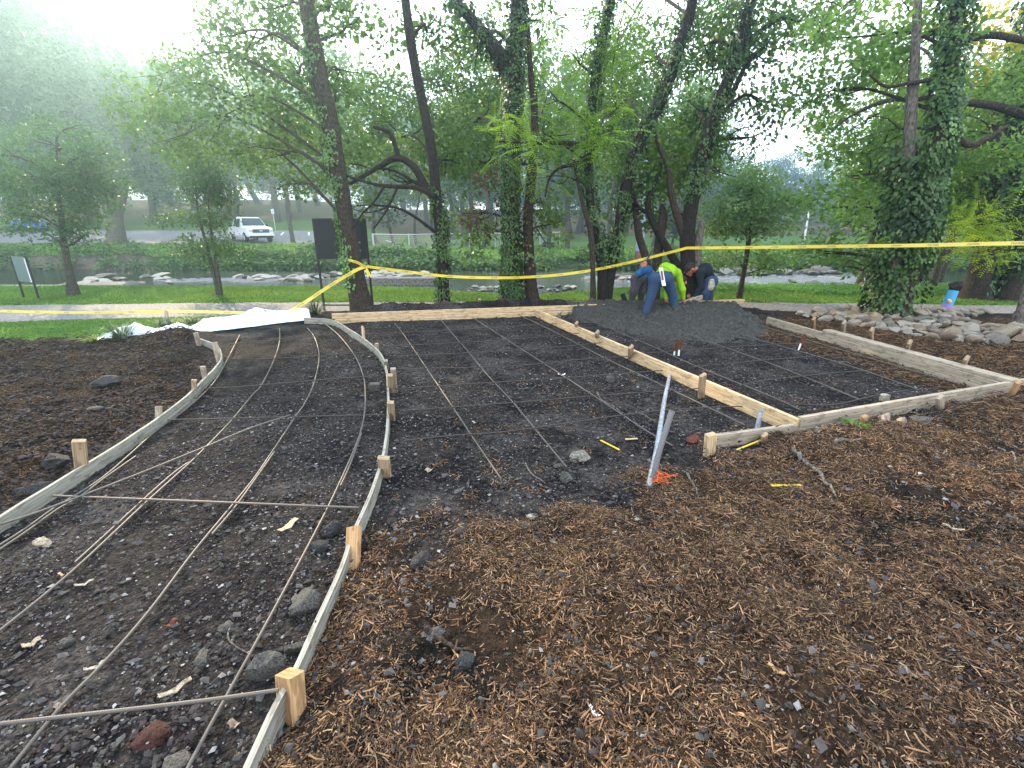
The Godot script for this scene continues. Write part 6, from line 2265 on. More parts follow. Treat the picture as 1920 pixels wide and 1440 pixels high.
func tree_at(label: String, base: Vector3, nm := "tree") -> Node3D:
	return thing(nm, label, "tree", base)

const IV := Color(0.025, 0.06, 0.017)
const IV2 := Color(0.075, 0.14, 0.032)

func build_near_trees() -> void:
	var t: Array
	var T: Node3D
	var bl: Array
	# trunk beside the sign board
	T = tree_at("tall leaning tree in front of the black sign board with ivy up its left side", on(V(-3.001, 0, -9.526)))
	t = trunk(T, [V(-3.025, 0.004, -9.5), V(-3.067, 0.816, -9.5), V(-3.126, 1.508, -9.5), V(-3.172, 2.26, -9.5), V(-3.232, 3.145, -9.5), V(-3.318, 3.895, -9.5), V(-3.38, 4.679, -9.5), V(-3.422, 5.346, -9.5), V(-3.468, 6.514, -9.5)], [0.182, 0.166, 0.152, 0.148, 0.148, 0.149, 0.14, 0.14, 0.117], M.bark, 1.35)
	ivy(T, t, 42.0, IV * 1.9, IV2 * 1.9, -1.0, 1.0, 0.45, 4.5, 0.035, 0.8)
	bl = [[V(-5.496, 3.865, -10.5), V(1.555, 1.037, 1.296)], [V(-6.931, 3.586, -11), V(0.99, 0.77, 0.88)], [V(-5.025, 3.012, -11.2), V(1.028, 0.799, 0.914)], [V(-5.161, 4.899, -11), V(1.158, 0.527, 1)], [V(-3.422, 4.443, -11), V(0.856, 0.856, 0.856)], [V(-2.932, 4.921, -10), V(1.04, 0.568, 0.804)], [V(-4.896, 2.454, -11.5), V(0.716, 0.358, 0.537)], [V(-4.743, 5.514, -11), V(0.928, 0.412, 1)], [V(-5.123, 3.495, -14), V(1.565, 1.281, 1.423)], [V(-4.012, 4.705, -15), V(1.337, 1.189, 1.263)], [V(-5.447, 4.951, -10.6), V(1.11, 0.605, 0.857)], [V(-7.022, 4.669, -11.5), V(0.78, 0.557, 0.669)], [V(-4.681, 4.6, -12), V(0.936, 0.702, 0.819)], [V(-3.271, 5.236, -10), V(1.122, 0.374, 0.748)], [V(-9.115, 4.405, -13), V(0.77, 0.642, 0.706)], [V(-7.734, 3.235, -14), V(1.289, 0.716, 1.003)]]
	reach(T, t, bl, M.bark, 0.03)
	crown(T, bl, 14.6, "broad", GA, GB * 1.15)
	# slim crooked tree
	T = tree_at("slim dark tree with two crooked limbs reaching left, between sign board and thick ivy trunk", on(V(-1.398, 0.05, -9.819)))
	t = trunk(T, [V(-1.367, 0.085, -9.6), V(-1.366, 0.808, -9.6), V(-1.374, 1.507, -9.6), V(-1.427, 2.081, -9.6), V(-1.454, 2.721, -9.6), V(-1.536, 3.333, -9.6), V(-1.644, 3.919, -9.6), V(-1.728, 4.479, -9.6), V(-1.789, 5.165, -9.6), V(-1.857, 6.025, -9.6)], [0.108, 0.105, 0.108, 0.101, 0.093, 0.086, 0.085, 0.083, 0.081, 0.086], M.bark_dark, 1.15)
	limb(T, "limb", [V(-1.431, 2.006, -9.6), V(-1.599, 2.248, -9.6), V(-1.824, 2.614, -9.6), V(-2.109, 2.757, -9.6), V(-2.414, 2.632, -9.6), V(-2.674, 2.496, -9.6), V(-3.04, 2.313, -9.6)], [0.071, 0.07, 0.069, 0.059, 0.049, 0.04, 0.03], M.bark_dark)
	limb(T, "limb", [V(-2.08, 2.748, -9.6), V(-2.156, 3.031, -9.6), V(-2.24, 3.187, -9.6), V(-2.503, 3.265, -9.6)], [0.049, 0.039, 0.043, 0.024], M.bark_dark)
	limb(T, "limb", [V(-1.426, 2.089, -9.4), V(-1.761, 2.235, -9.4), V(-2.151, 2.253, -9.4), V(-2.538, 2.298, -9.4), V(-3.011, 2.433, -9.4)], [0.054, 0.044, 0.039, 0.029, 0.019], M.bark_dark)
	limb(T, "branch", [V(-2.103, 2.235, -9.4), V(-2.275, 1.933, -9.4), V(-2.444, 1.699, -9.4), V(-2.611, 1.509, -9.4)], [0.024, 0.02, 0.015, 0.01], M.bark_dark, 6)
	limb(T, "branch", [V(-2.321, 2.246, -9.3), V(-2.54, 1.975, -9.3), V(-2.754, 1.791, -9.3), V(-2.981, 1.51, -9.3)], [0.024, 0.02, 0.015, 0.01], M.bark_dark, 6)
	ivy(T, t, 60.0, IV, IV2, 0.0, 0.8, 0.2, 2.2, 0.012, 0.7)
	bl = [[V(-2.444, 3.29, -11), V(1.111, 0.667, 0.889)], [V(-2.919, 2.63, -10.5), V(0.865, 0.487, 0.676)], [V(-2.841, 1.954, -10), V(0.631, 0.263, 0.5)], [V(-1.594, 5.003, -10.5), V(0.797, 0.498, 0.648)], [V(-2.451, 2.47, -11), V(0.912, 0.319, 0.616)], [V(-1.238, 2.885, -11), V(0.675, 0.788, 0.731)], [V(-2.335, 3.958, -14.5), V(1.606, 1.606, 1.606)]]
	reach(T, t, bl, M.bark_dark, 0.035)
	crown(T, bl, 13.7, "broad", GA, GB)
	# thick ivy column
	T = tree_at("thick upright trunk wrapped in ivy in the middle behind the back boards", on(V(0, 0.05, -9.614)))
	t = trunk(T, [V(0, 0.036, -9.7), V(-0.021, 1.005, -9.7), V(-0.031, 1.799, -9.7), V(-0.02, 2.551, -9.7), V(0.019, 3.265, -9.7), V(0.047, 3.943, -9.7), V(0.074, 4.588, -9.7), V(0.09, 5.202, -9.7), V(0.122, 6.071, -9.7)], [0.174, 0.142, 0.133, 0.125, 0.122, 0.119, 0.111, 0.104, 0.105], M.bark_dark, 1.3)
	ivy(T, t, 80.0, IV, IV2, 0.0, 1.0, 0.0, 9.0, 0.018, 0.7)
	var lb := limb(T, "limb", [V(-0.048, 4.117, -9.9), V(-0.285, 4.488, -9.9), V(-0.563, 4.849, -9.9), V(-0.925, 5.2, -9.9), V(-1.45, 5.727, -9.9)], [0.125, 0.114, 0.094, 0.083, 0.054], M.bark_dark)
	ivy(T, lb, 40.0, IV, IV2, 0.0, 0.6)
	bl = [[V(-0.63, 4.988, -11), V(0.945, 0.63, 0.787)], [V(0.248, 5.171, -10.5), V(0.693, 0.594, 0.644)], [V(-0.805, 3.677, -11.5), V(0.92, 0.92, 0.92)], [V(0.565, 2.782, -11), V(0.677, 0.677, 0.677)], [V(-0.826, 2.836, -11.5), V(0.826, 0.472, 0.649)], [V(-0.411, 4.981, -14), V(1.233, 1.507, 1.37)], [V(-1.353, 5.453, -14), V(1.082, 0.947, 1.015)], [V(-0.441, 3.695, -14.5), V(1.322, 0.881, 1.102)]]
	reach(T, t, bl, M.bark_dark, 0.04)
	crown(T, bl, 13.7, "broad", GA, GB)
	crown(T, [[V(-0.373, 2.161, -10.2), V(0.426, 0.533, 0.4)], [V(-0.599, 1.502, -10.2), V(0.24, 0.654, 0.3)]], 19.2, "broad", Color(0.1, 0.05, 0.025), Color(0.16, 0.1, 0.05), 0.8, "dead_leaves")
	# its neighbour
	T = tree_at("bare grey brown trunk close right of the thick ivy column", on(V(0.402, 0.05, -9.96)))
	t = trunk(T, [V(0.399, 0.059, -9.9), V(0.356, 0.889, -9.9), V(0.316, 1.605, -9.9), V(0.351, 2.192, -9.9), V(0.404, 2.848, -9.9), V(0.412, 3.65, -9.9), V(0.337, 4.159, -9.9), V(0.281, 4.888, -9.9)], [0.122, 0.108, 0.1, 0.093, 0.081, 0.069, 0.058, 0.037], M.bark, 1.5)
	ivy(T, t, 20.0, Color(0.1, 0.06, 0.03), IV2, 0.0, 0.5, 0.4, 3.0, 0.05)
	bl = [[V(-0.679, 1.498, -10.6), V(0.566, 0.623, 0.595)], [V(-1.028, 1.822, -10.8), V(0.457, 0.457, 0.457)], [V(0.846, 1.605, -10.6), V(0.508, 0.564, 0.536)], [V(0.66, 3.586, -11), V(0.66, 0.77, 0.715)]]
	reach(T, t, bl, M.bark, 0.03)
	crown(T, bl, 18.4, "broad", GB * 0.9, GB * 1.4)
	# forked pair
	T = tree_at("forked tree with two dark ivy clad stems parting in a V, left of the workers", on(V(1.931, 0.05, -9.96)))
	t = trunk(T, [V(1.829, 0.106, -9.6), V(1.765, 0.808, -9.6), V(1.632, 1.311, -9.6), V(1.498, 1.892, -9.6), V(1.424, 2.541, -9.6), V(1.411, 3.161, -9.6), V(1.456, 3.919, -9.6), V(1.553, 4.635, -9.6), V(1.655, 5.165, -9.6), V(1.771, 6.025, -9.6)], [0.097, 0.089, 0.088, 0.086, 0.084, 0.082, 0.08, 0.078, 0.072, 0.086], M.bark_dark, 1.15)
	ivy(T, t, 50.0, IV, IV2, 0.0, 0.85, 0.9, 9.0, 0.02, 0.7)
	lb = limb(T, "stem", [V(1.933, -0.021, -9.65), V(1.939, 0.387, -9.65), V(1.972, 0.855, -9.65), V(2.062, 1.507, -9.65), V(2.135, 2.177, -9.65), V(2.263, 2.817, -9.65), V(2.481, 3.342, -9.65), V(2.718, 3.848, -9.65), V(2.873, 4.415, -9.65), V(3.012, 4.958, -9.65), V(3.118, 5.766, -9.65)], [0.103, 0.096, 0.1, 0.108, 0.111, 0.108, 0.106, 0.099, 0.093, 0.086, 0.088], M.bark_dark, 16, 0.2)
	ivy(T, lb, 50.0, IV, IV2, 0.0, 0.85, 0.8, 9.0, 0.02, 0.7)
	limb(T, "limb", [V(1.378, 2.901, -9.3), V(1.179, 2.927, -9.3), V(0.942, 2.961, -9.3), V(0.377, 2.961, -9.3), V(-0.282, 2.986, -9.3)], [0.052, 0.047, 0.042, 0.028, 0.014], M.bark_dark, 8)
	limb(T, "limb", [V(1.4, 2.841, -9.3), V(1.191, 2.643, -9.3), V(0.86, 2.556, -9.3), V(0.674, 2.38, -9.3), V(0.604, 2.066, -9.3)], [0.043, 0.038, 0.029, 0.019, 0.015], M.bark_dark, 8)
	bl = [[V(1.11, 4.321, -9.6), V(0.74, 1.017, 0.9)], [V(0.544, 3.064, -9), V(0.997, 0.544, 0.8)], [V(1.363, 2.982, -9), V(0.636, 0.545, 0.7)], [V(1.923, 4.539, -9.8), V(0.469, 0.844, 0.9)], [V(0.865, 2.424, -9.3), V(0.673, 0.384, 0.6)], [V(0.789, 3.628, -9.4), V(0.65, 0.464, 0.7)]]
	reach(T, t, bl, M.bark_dark, 0.025)
	crown(T, bl, 17.6, "fern", Color(0.13, 0.25, 0.02), Color(0.22, 0.37, 0.03), 1.0)
	bl = [[V(3.124, 2.557, -10.8), V(0.893, 0.781, 0.837)], [V(2.658, 2.043, -11), V(0.809, 0.693, 0.751)], [V(2.87, 4.627, -11), V(0.638, 0.638, 0.638)], [V(2.512, 4.252, -14), V(1.256, 1.675, 1.466)], [V(3.549, 3.429, -14.5), V(1.479, 0.887, 1.183)], [V(2.69, 5.976, -13.5), V(1.153, 0.768, 0.961)]]
	reach(T, lb, bl, M.bark_dark, 0.03)
	crown(T, bl, 13.7, "broad", GA, GB)
	# thin stem beside the fork
	T = tree_at("thin straight stem standing just left of the forked tree", on(V(1.685, 0.05, -9.889)))
	t = trunk(T, [V(1.61, 0.119, -9.45), V(1.562, 0.821, -9.45), V(1.499, 1.413, -9.45), V(1.357, 1.841, -9.45), V(1.229, 2.257, -9.45), V(1.112, 2.704, -9.45)], [0.053, 0.052, 0.056, 0.045, 0.029, 0.019], M.bark, 1.2)
	bl = [[V(1.164, 2.468, -9.8), V(0.405, 0.506, 0.5)]]
	crown(T, bl, 18.4, "broad", GA, GB)
	# small stems behind the workers
	T = tree_at("slim curved stem behind the worker in the blue shirt", on(V(2.75, 0, -10.0)))
	t = trunk(T, [V(2.884, 0.122, -10), V(2.78, 0.775, -10), V(2.675, 1.092, -10), V(2.551, 1.402, -10), V(2.454, 1.805, -10), V(2.379, 2.198, -10), V(2.258, 2.675, -10)], [0.078, 0.077, 0.076, 0.075, 0.063, 0.042, 0.026], M.bark, 1.1)
	bl = [[V(2.456, 2.414, -10.3), V(0.534, 0.641, 0.6)]]
	crown(T, bl, 18.4, "broad", GA, GB)
	T = tree_at("broken off dead trunk with a splintered top behind the workers", on(V(2.95, 0, -10.05)), "dead_trunk")
	t = trunk(T, [V(2.988, 0.114, -10.05), V(2.981, 0.878, -10.05), V(2.995, 1.401, -10.05), V(3.016, 1.726, -10.05), V(2.989, 1.886, -10.05), V(2.96, 1.966, -10.05)], [0.112, 0.099, 0.097, 0.091, 0.064, 0.016], M.bark, 1.1)
	T = tree_at("slanting slim tree that leans left across the broken trunk", on(V(3.6, 0, -9.9)))
	t = trunk(T, [V(3.652, 0.137, -9.9), V(3.384, 0.752, -9.9), V(3.04, 1.251, -9.9), V(2.83, 1.555, -9.9), V(2.701, 1.803, -9.9), V(2.652, 1.999, -9.9), V(2.728, 2.288, -9.9), V(2.824, 2.571, -9.9), V(2.838, 2.94, -9.9)], [0.083, 0.081, 0.075, 0.069, 0.063, 0.062, 0.046, 0.036, 0.02], M.bark_dark, 1.1)
	limb(T, "limb", [V(2.703, 1.784, -9.9), V(2.482, 1.921, -9.9), V(2.296, 2.154, -9.9)], [0.047, 0.036, 0.021], M.bark_dark, 7)
	bl = [[V(2.912, 2.886, -10.2), V(0.52, 0.468, 0.6)]]
	crown(T, bl, 18.4, "broad", GA, GB)
	# the tree the tape is tied to
	T = tree_at("dark ivy clad tree right behind the worker in navy, tied with the tape", on(V(3.907, -0.05, -10.234)))
	t = trunk(T, [V(3.708, 0.02, -9.8), V(3.586, 0.581, -9.8), V(3.482, 1.102, -9.8), V(3.455, 1.506, -9.8), V(3.48, 1.995, -9.8), V(3.541, 2.653, -9.8), V(3.65, 3.194, -9.8), V(3.775, 3.714, -9.8), V(3.93, 4.297, -9.8), V(4.054, 5.01, -9.8), V(4.103, 5.831, -9.8)], [0.154, 0.14, 0.138, 0.136, 0.124, 0.116, 0.109, 0.111, 0.095, 0.074, 0.054], M.bark_dark, 1.2)
	ivy(T, t, 45.0, IV, IV2, 0.0, 0.8, 1.9, 9.0, 0.02, 0.7)
	limb(T, "stem", [V(3.87, -0.077, -9.85), V(3.794, 0.362, -9.85), V(3.717, 0.892, -9.85), V(3.698, 1.304, -9.85), V(3.748, 1.654, -9.85)], [0.122, 0.104, 0.102, 0.09, 0.052], M.bark_pale, 12, 0.15)
	limb(T, "limb", [V(3.385, 1.386, -9.8), V(3.192, 1.801, -9.8), V(3.047, 2.186, -9.8), V(2.917, 2.653, -9.8), V(2.696, 3.061, -9.8), V(2.598, 3.37, -9.8)], [0.074, 0.073, 0.061, 0.05, 0.035, 0.02], M.bark, 8)
	limb(T, "limb", [V(3.707, 3.5, -9.8), V(3.991, 3.883, -9.8), V(4.167, 4.297, -9.8), V(4.49, 4.619, -9.8)], [0.059, 0.048, 0.038, 0.023], M.bark_dark, 8)
	bl = [[V(4.323, 4.749, -10.5), V(1.106, 0.905, 1.005)], [V(3.619, 4.839, -10.8), V(0.62, 0.827, 0.724)], [V(4.045, 3.781, -11), V(0.656, 0.656, 0.656)], [V(5.106, 3.973, -11), V(0.652, 0.543, 0.597)], [V(3.699, 2.739, -10.6), V(0.653, 0.653, 0.653)], [V(5.347, 5.171, -10.5), V(0.891, 0.495, 0.693)], [V(4.832, 3.29, -11), V(0.5, 0.444, 0.472)], [V(3.606, 1.826, -11), V(0.465, 0.465, 0.465)], [V(4.666, 3.75, -14), V(1.272, 1.272, 1.272)], [V(5.842, 2.885, -14.5), V(1.049, 0.599, 0.824)], [V(4.563, 5.814, -13), V(1.357, 0.863, 1.11)]]
	reach(T, t, bl, M.bark_dark, 0.04)
	crown(T, bl, 13.7, "broad", GA * 0.8, GB * 0.9)
	# young trees
	T = tree_at("young tree with tiered leafy branches right of the workers", on(V(5.496, -0.2, -11.566)))
	t = trunk(T, [V(5.655, -0.252, -11.9), V(5.673, 0.234, -11.9), V(5.685, 0.745, -11.9), V(5.684, 1.242, -11.9), V(5.664, 1.606, -11.9), V(5.603, 2.138, -11.9), V(5.56, 2.484, -11.9)], [0.067, 0.059, 0.052, 0.051, 0.032, 0.019, 0.012], M.bark, 1.2)
	bl = [[V(5.554, 2.434, -12), V(0.686, 0.437, 0.7)], [V(5.099, 1.959, -11.8), V(0.746, 0.311, 0.8)], [V(6.134, 1.965, -12), V(0.759, 0.354, 0.8)], [V(5.735, 1.482, -12.2), V(1.043, 0.235, 0.9)], [V(4.908, 1.546, -11.8), V(0.503, 0.201, 0.6)], [V(4.963, 0.858, -11.7), V(0.484, 0.204, 0.6)], [V(6.178, 0.752, -11.8), V(0.541, 0.232, 0.6)], [V(5.875, 0.594, -12.2), V(0.534, 0.16, 0.5)]]
	reach(T, t, bl, M.bark, 0.014)
	crown(T, bl, 58, "broad", Color(0.16, 0.28, 0.09), Color(0.24, 0.38, 0.13), 0.8)
	T = tree_at("small spreading tree with a dense round crown on the left bank", on(V(-11.506, -0.2, -12.554)))
	t = trunk(T, [V(-11.456, -0.192, -12.5), V(-11.414, 0.233, -12.5), V(-11.382, 0.569, -12.5), V(-11.35, 0.86, -12.5), V(-11.283, 1.352, -12.5), V(-11.135, 2.104, -12.5), V(-10.967, 2.826, -12.5), V(-10.85, 3.292, -12.5)], [0.119, 0.097, 0.089, 0.081, 0.067, 0.046, 0.026, 0.013], M.bark_grey, 1.4)
	bl = [[V(-10.851, 3.421, -12.6), V(1.149, 0.638, 0.894)], [V(-11.658, 2.699, -12.4), V(1.025, 0.641, 0.833)], [V(-10.58, 2.734, -12.8), V(0.926, 0.661, 0.793)], [V(-11.35, 1.919, -12.5), V(1.452, 0.594, 1.023)], [V(-12.101, 1.544, -12.2), V(0.651, 0.325, 0.8)], [V(-10.941, 1.35, -12.6), V(0.743, 0.297, 0.7)], [V(-11.605, 1.227, -12.4), V(0.667, 0.24, 0.6)], [V(-12.237, 3.176, -12.5), V(0.892, 0.765, 0.829)], [V(-11.707, 1.853, -12.3), V(0.78, 0.52, 0.65)], [V(-11.139, 2.475, -12.6), V(1.441, 0.786, 1.114)], [V(-10.05, 3.214, -12.8), V(0.653, 0.522, 0.587)], [V(-10.494, 3.763, -12.6), V(0.759, 0.379, 0.569)]]
	reach(T, t, bl, M.bark_grey, 0.03)
	crown(T, bl, 19, "broad", Color(0.055, 0.13, 0.045), Color(0.1, 0.2, 0.065), 0.85)
	T = tree_at("twin stemmed sapling with flat tiers of leaves on the left bank", on(V(-7.68, -0.2, -12.554)))
	t = trunk(T, [V(-7.675, -0.192, -12.5), V(-7.688, 0.435, -12.5), V(-7.717, 0.965, -12.5), V(-7.745, 1.352, -12.5), V(-7.773, 1.857, -12.5), V(-7.709, 2.528, -12.5)], [0.049, 0.048, 0.041, 0.034, 0.026, 0.019], M.bark_grey, 1.2)
	limb(T, "stem", [V(-7.602, -0.248, -12.5), V(-7.578, 0.435, -12.5), V(-7.555, 0.965, -12.5), V(-7.557, 1.224, -12.5), V(-7.509, 1.857, -12.5), V(-7.435, 2.348, -12.5)], [0.049, 0.048, 0.034, 0.034, 0.02, 0.013], M.bark_grey, 8)
	bl = [[V(-7.615, 2.716, -12.6), V(0.586, 0.521, 0.6)], [V(-7.505, 2.241, -12.8), V(0.67, 0.402, 0.6)], [V(-8.092, 1.731, -12.4), V(0.632, 0.211, 0.6)], [V(-7.232, 1.67, -12.6), V(0.563, 0.241, 0.6)], [V(-8.237, 1.077, -12.3), V(0.558, 0.186, 0.5)], [V(-7.603, 1.156, -12.6), V(0.611, 0.217, 0.6)], [V(-6.984, 0.97, -12.4), V(0.403, 0.188, 0.5)], [V(-8.075, 0.821, -12.7), V(0.828, 0.166, 0.6)]]
	reach(T, t, bl, M.bark_grey, 0.012)
	crown(T, bl, 47, "broad", Color(0.06, 0.13, 0.045), Color(0.11, 0.2, 0.065), 0.75)
	# right: the great ivy tree
	T = tree_at("great ivy smothered tree with two stems rising out of the riprap", on(V(6.572, 0, -7.916)))
	t = trunk(T, [V(6.684, -0.027, -8.05), V(6.635, 0.23, -8.05), V(6.612, 0.588, -8.05), V(6.649, 0.85, -8.05), V(6.696, 1.191, -8.05), V(6.668, 1.604, -8.05), V(6.616, 2.003, -8.05), V(6.544, 2.465, -8.05), V(6.482, 3.054, -8.05), V(6.422, 3.613, -8.05), V(6.339, 4.209, -8.05), V(6.227, 4.956, -8.05)], [0.119, 0.127, 0.13, 0.119, 0.109, 0.107, 0.105, 0.107, 0.105, 0.102, 0.092, 0.081], M.bark, 1.25)
	ivy(T, t, 80.0, IV * 1.3, IV2 * 1.5, 0.0, 1.0, 0.8, 6.0, 0.05, 0.85)
	lb = limb(T, "stem", [V(6.584, 0.018, -8.2), V(6.545, 0.388, -8.2), V(6.462, 0.924, -8.2), V(6.373, 1.604, -8.2), V(6.29, 2.248, -8.2), V(6.158, 2.934, -8.2), V(6.014, 3.65, -8.2), V(5.897, 4.258, -8.2), V(5.735, 5.019, -8.2)], [0.112, 0.128, 0.126, 0.118, 0.098, 0.078, 0.068, 0.058, 0.049], M.bark_pale, 14, 0.15)
	ivy(T, lb, 85.0, IV * 0.8, IV2, 0.0, 1.0, -0.1, 2.6, 0.16, 1.15)
	crown(T, [[V(6.268, 2.17, -8.2), V(0.358, 0.469, 0.35)], [V(6.404, 1.522, -8.1), V(0.45, 0.476, 0.35)], [V(6.452, 2.233, -8), V(0.315, 0.498, 0.3)], [V(6.48, 0.924, -8.2), V(0.269, 0.494, 0.25)]], 35.2, "broad", IV * 1.4, IV2 * 1.3, 0.7, "ivy_mass")
	limb(T, "limb", [V(6.201, 3.625, -8.1), V(5.859, 3.577, -8.1), V(5.551, 3.543, -8.1), V(5.277, 3.694, -8.1)], [0.032, 0.028, 0.024, 0.012], M.bark, 7)
	limb(T, "limb", [V(6.716, 2.954, -8.1), V(7.021, 2.756, -8.1), V(7.28, 2.844, -8.1), V(7.547, 3.026, -8.1)], [0.049, 0.049, 0.037, 0.024], M.bark, 8)
	limb(T, "limb", [V(6.376, 4.064, -8), V(6.767, 4.155, -8), V(7.161, 4.116, -8), V(7.808, 4.012, -8)], [0.061, 0.053, 0.046, 0.038], M.bark, 8)
	bl = [[V(5.36, 4.382, -8.8), V(0.921, 0.586, 1.2)], [V(5.417, 3.743, -9.2), V(0.813, 0.451, 1)], [V(6.297, 3.096, -9.2), V(0.741, 0.463, 1)], [V(6.324, 1.904, -10), V(0.949, 0.474, 0.711)], [V(6.156, 1.517, -8.6), V(0.643, 0.551, 0.7)], [V(6.364, 4.388, -8.6), V(0.571, 0.49, 0.8)], [V(6.031, 1.112, -9.6), V(0.728, 0.229, 0.8)], [V(6.348, 2.451, -9.6), V(0.694, 0.397, 0.9)], [V(6.481, 0.825, -9.4), V(0.514, 0.206, 0.6)], [V(8.05, 4.572, -11.5), V(1.23, 1.006, 1.118)], [V(8.678, 3.05, -11.5), V(1.29, 0.938, 1.114)], [V(8.027, 3.745, -12.5), V(1.129, 0.753, 0.941)], [V(6.205, 5.428, -11), V(1.034, 0.517, 0.776)]]
	reach(T, t, bl, M.bark, 0.03)
	crown(T, bl, 20.7, "broad", GB * 0.9, GB * 1.6)
	# right edge
	T = tree_at("big leaning trunk on the far side of the path at the right edge", on(V(11.2, 0, -11.8)))
	t = trunk(T, [V(12.268, -0.223, -11.8), V(12.251, 0.373, -11.8), V(12.248, 0.877, -11.8), V(12.124, 1.606, -11.8), V(11.806, 2.42, -11.8), V(11.455, 3.088, -11.8), V(11.223, 4.043, -11.8), V(10.982, 5.235, -11.8), V(10.641, 6.519, -11.8)], [0.238, 0.215, 0.212, 0.201, 0.196, 0.18, 0.175, 0.158, 0.13], M.bark, 1.4)
	ivy(T, t, 40.0, IV, IV2, 0.0, 0.8, 0.5, 6.0, 0.1, 1.2)
	limb(T, "limb", [V(10.013, 3.636, -10.5), V(9.466, 3.774, -10.5), V(8.711, 3.865, -10.5), V(7.972, 3.911, -10.5), V(7.259, 3.865, -10.5), V(6.689, 3.636, -10.5), V(6.374, 3.402, -10.5)], [0.094, 0.078, 0.067, 0.057, 0.041, 0.026, 0.016], M.bark, 8)
	bl = [[V(9.855, 3.389, -11), V(1.107, 0.886, 0.997)], [V(11.168, 2.619, -11.5), V(0.951, 0.713, 0.832)], [V(10.662, 2.663, -12), V(0.992, 0.868, 0.93)], [V(10.085, 4.35, -11), V(0.751, 0.644, 0.697)]]
	reach(T, t, bl, M.bark, 0.05)
	crown(T, bl, 13.7, "broad", GB * 0.8, GB * 1.5)
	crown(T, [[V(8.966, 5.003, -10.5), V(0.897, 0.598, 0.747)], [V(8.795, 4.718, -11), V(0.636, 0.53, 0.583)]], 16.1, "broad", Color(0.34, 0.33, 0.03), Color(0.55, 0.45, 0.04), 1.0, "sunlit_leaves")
	T = tree_at("thick ivy footed trunk across the path, left of the right edge pair", on(V(10.1, 0, -11.9)))
	t = trunk(T, [V(11.492, -0.239, -11.9), V(11.477, 0.234, -11.9), V(11.486, 0.745, -11.9), V(11.418, 1.242, -11.9), V(11.25, 2.08, -11.9), V(11.018, 2.99, -11.9), V(10.705, 4.064, -11.9)], [0.28, 0.25, 0.234, 0.211, 0.188, 0.158, 0.13], M.bark, 1.35)
	ivy(T, t, 34.0, IV, IV2, 1.0, 0.9, 0.0, 3.0, 0.05, 1.1)
	bl = [[V(9.493, 1.809, -10.2), V(1.025, 0.388, 0.9)], [V(9.432, 1.39, -10.6), V(0.682, 0.398, 0.8)], [V(10.333, 1.5, -10.4), V(0.667, 0.444, 0.8)], [V(10.411, 1.051, -10.8), V(0.702, 0.292, 0.8)]]
	reach(T, t, bl, M.bark, 0.03)
	crown(T, bl, 17.6, "fern", Color(0.2, 0.32, 0.015), Color(0.32, 0.45, 0.02), 1.1)
	T = tree_at("slanting brown trunk between the two big right edge trunks", on(V(10.75, 0, -12.1)))
	t = trunk(T, [V(12.272, -0.243, -12.1), V(11.997, 0.277, -12.1), V(11.745, 0.73, -12.1), V(11.493, 1.236, -12.1), V(11.197, 1.848, -12.1)], [0.19, 0.16, 0.139, 0.117, 0.09], M.bark, 1.3)
	bl = [[V(11.24, 1.978, -12.4), V(0.784, 0.653, 0.8)]]
	crown(T, bl, 13.7, "broad", GB, GB * 1.5)
	T = tree_at("light brown young trunk at the right edge beside the riprap", on(V(7.925, 0, -7.328)))
	t = trunk(T, [V(7.894, 0.006, -7.3), V(7.869, 0.275, -7.3), V(7.853, 0.561, -7.3), V(7.815, 1.152, -7.3), V(7.745, 1.894, -7.3), V(7.642, 2.787, -7.3)], [0.075, 0.07, 0.065, 0.056, 0.042, 0.026], M.bark_pale, 1.5)
	crown(T, [[V(7.903, 2.476, -7.5), V(0.384, 0.46, 0.6)]], 16.1, "broad", GA, GB)
	# slim trunks beyond the path on the right
	var k := 0
	for q in [[10.222, -14.2, 0.085, "slim dark trunk by the rapids left of the great ivy tree"], [12.21, -14.0, 0.1, "first of two slim trunks right of the great ivy tree"], [12.847, -14.5, 0.08, "second of two slim trunks right of the great ivy tree"], [10.674, -13.0, 0.05, "thin pale trunk showing just right of the great ivy tree"]]:
		var at := on(V(q[0], 0, q[1]))
		T = tree_at(q[3], at)
		var r: float = q[2]
		t = trunk(T, [at, at + V(0.05, 1.0, 0), at + V(0.12, 2.4, 0), at + V(0.1, 4.2, 0)], [r, r * 0.9, r * 0.8, r * 0.4], M.bark_pale if k == 3 else M.bark_grey, 1.25)
		bl = [[at + V(0.2, 3.4, 0), V(1.5, 1.1, 1.2)], [at + V(-0.4, 2.5, 0.3), V(1.2, 0.7, 1.0)], [at + V(0.5, 4.6, 0), V(1.5, 1.0, 1.2)]]
		reach(T, t, bl, M.bark, 0.03)
		crown(T, bl, 13.8, "broad", GB * 0.8, GB * 1.4)
		k += 1

func ordinal(i: int) -> String:
	var w := ["first", "second", "third", "fourth", "fifth", "sixth", "seventh", "eighth", "ninth", "tenth", "eleventh", "twelfth", "thirteenth", "fourteenth", "fifteenth", "sixteenth", "seventeenth", "eighteenth"]
	return w[i]

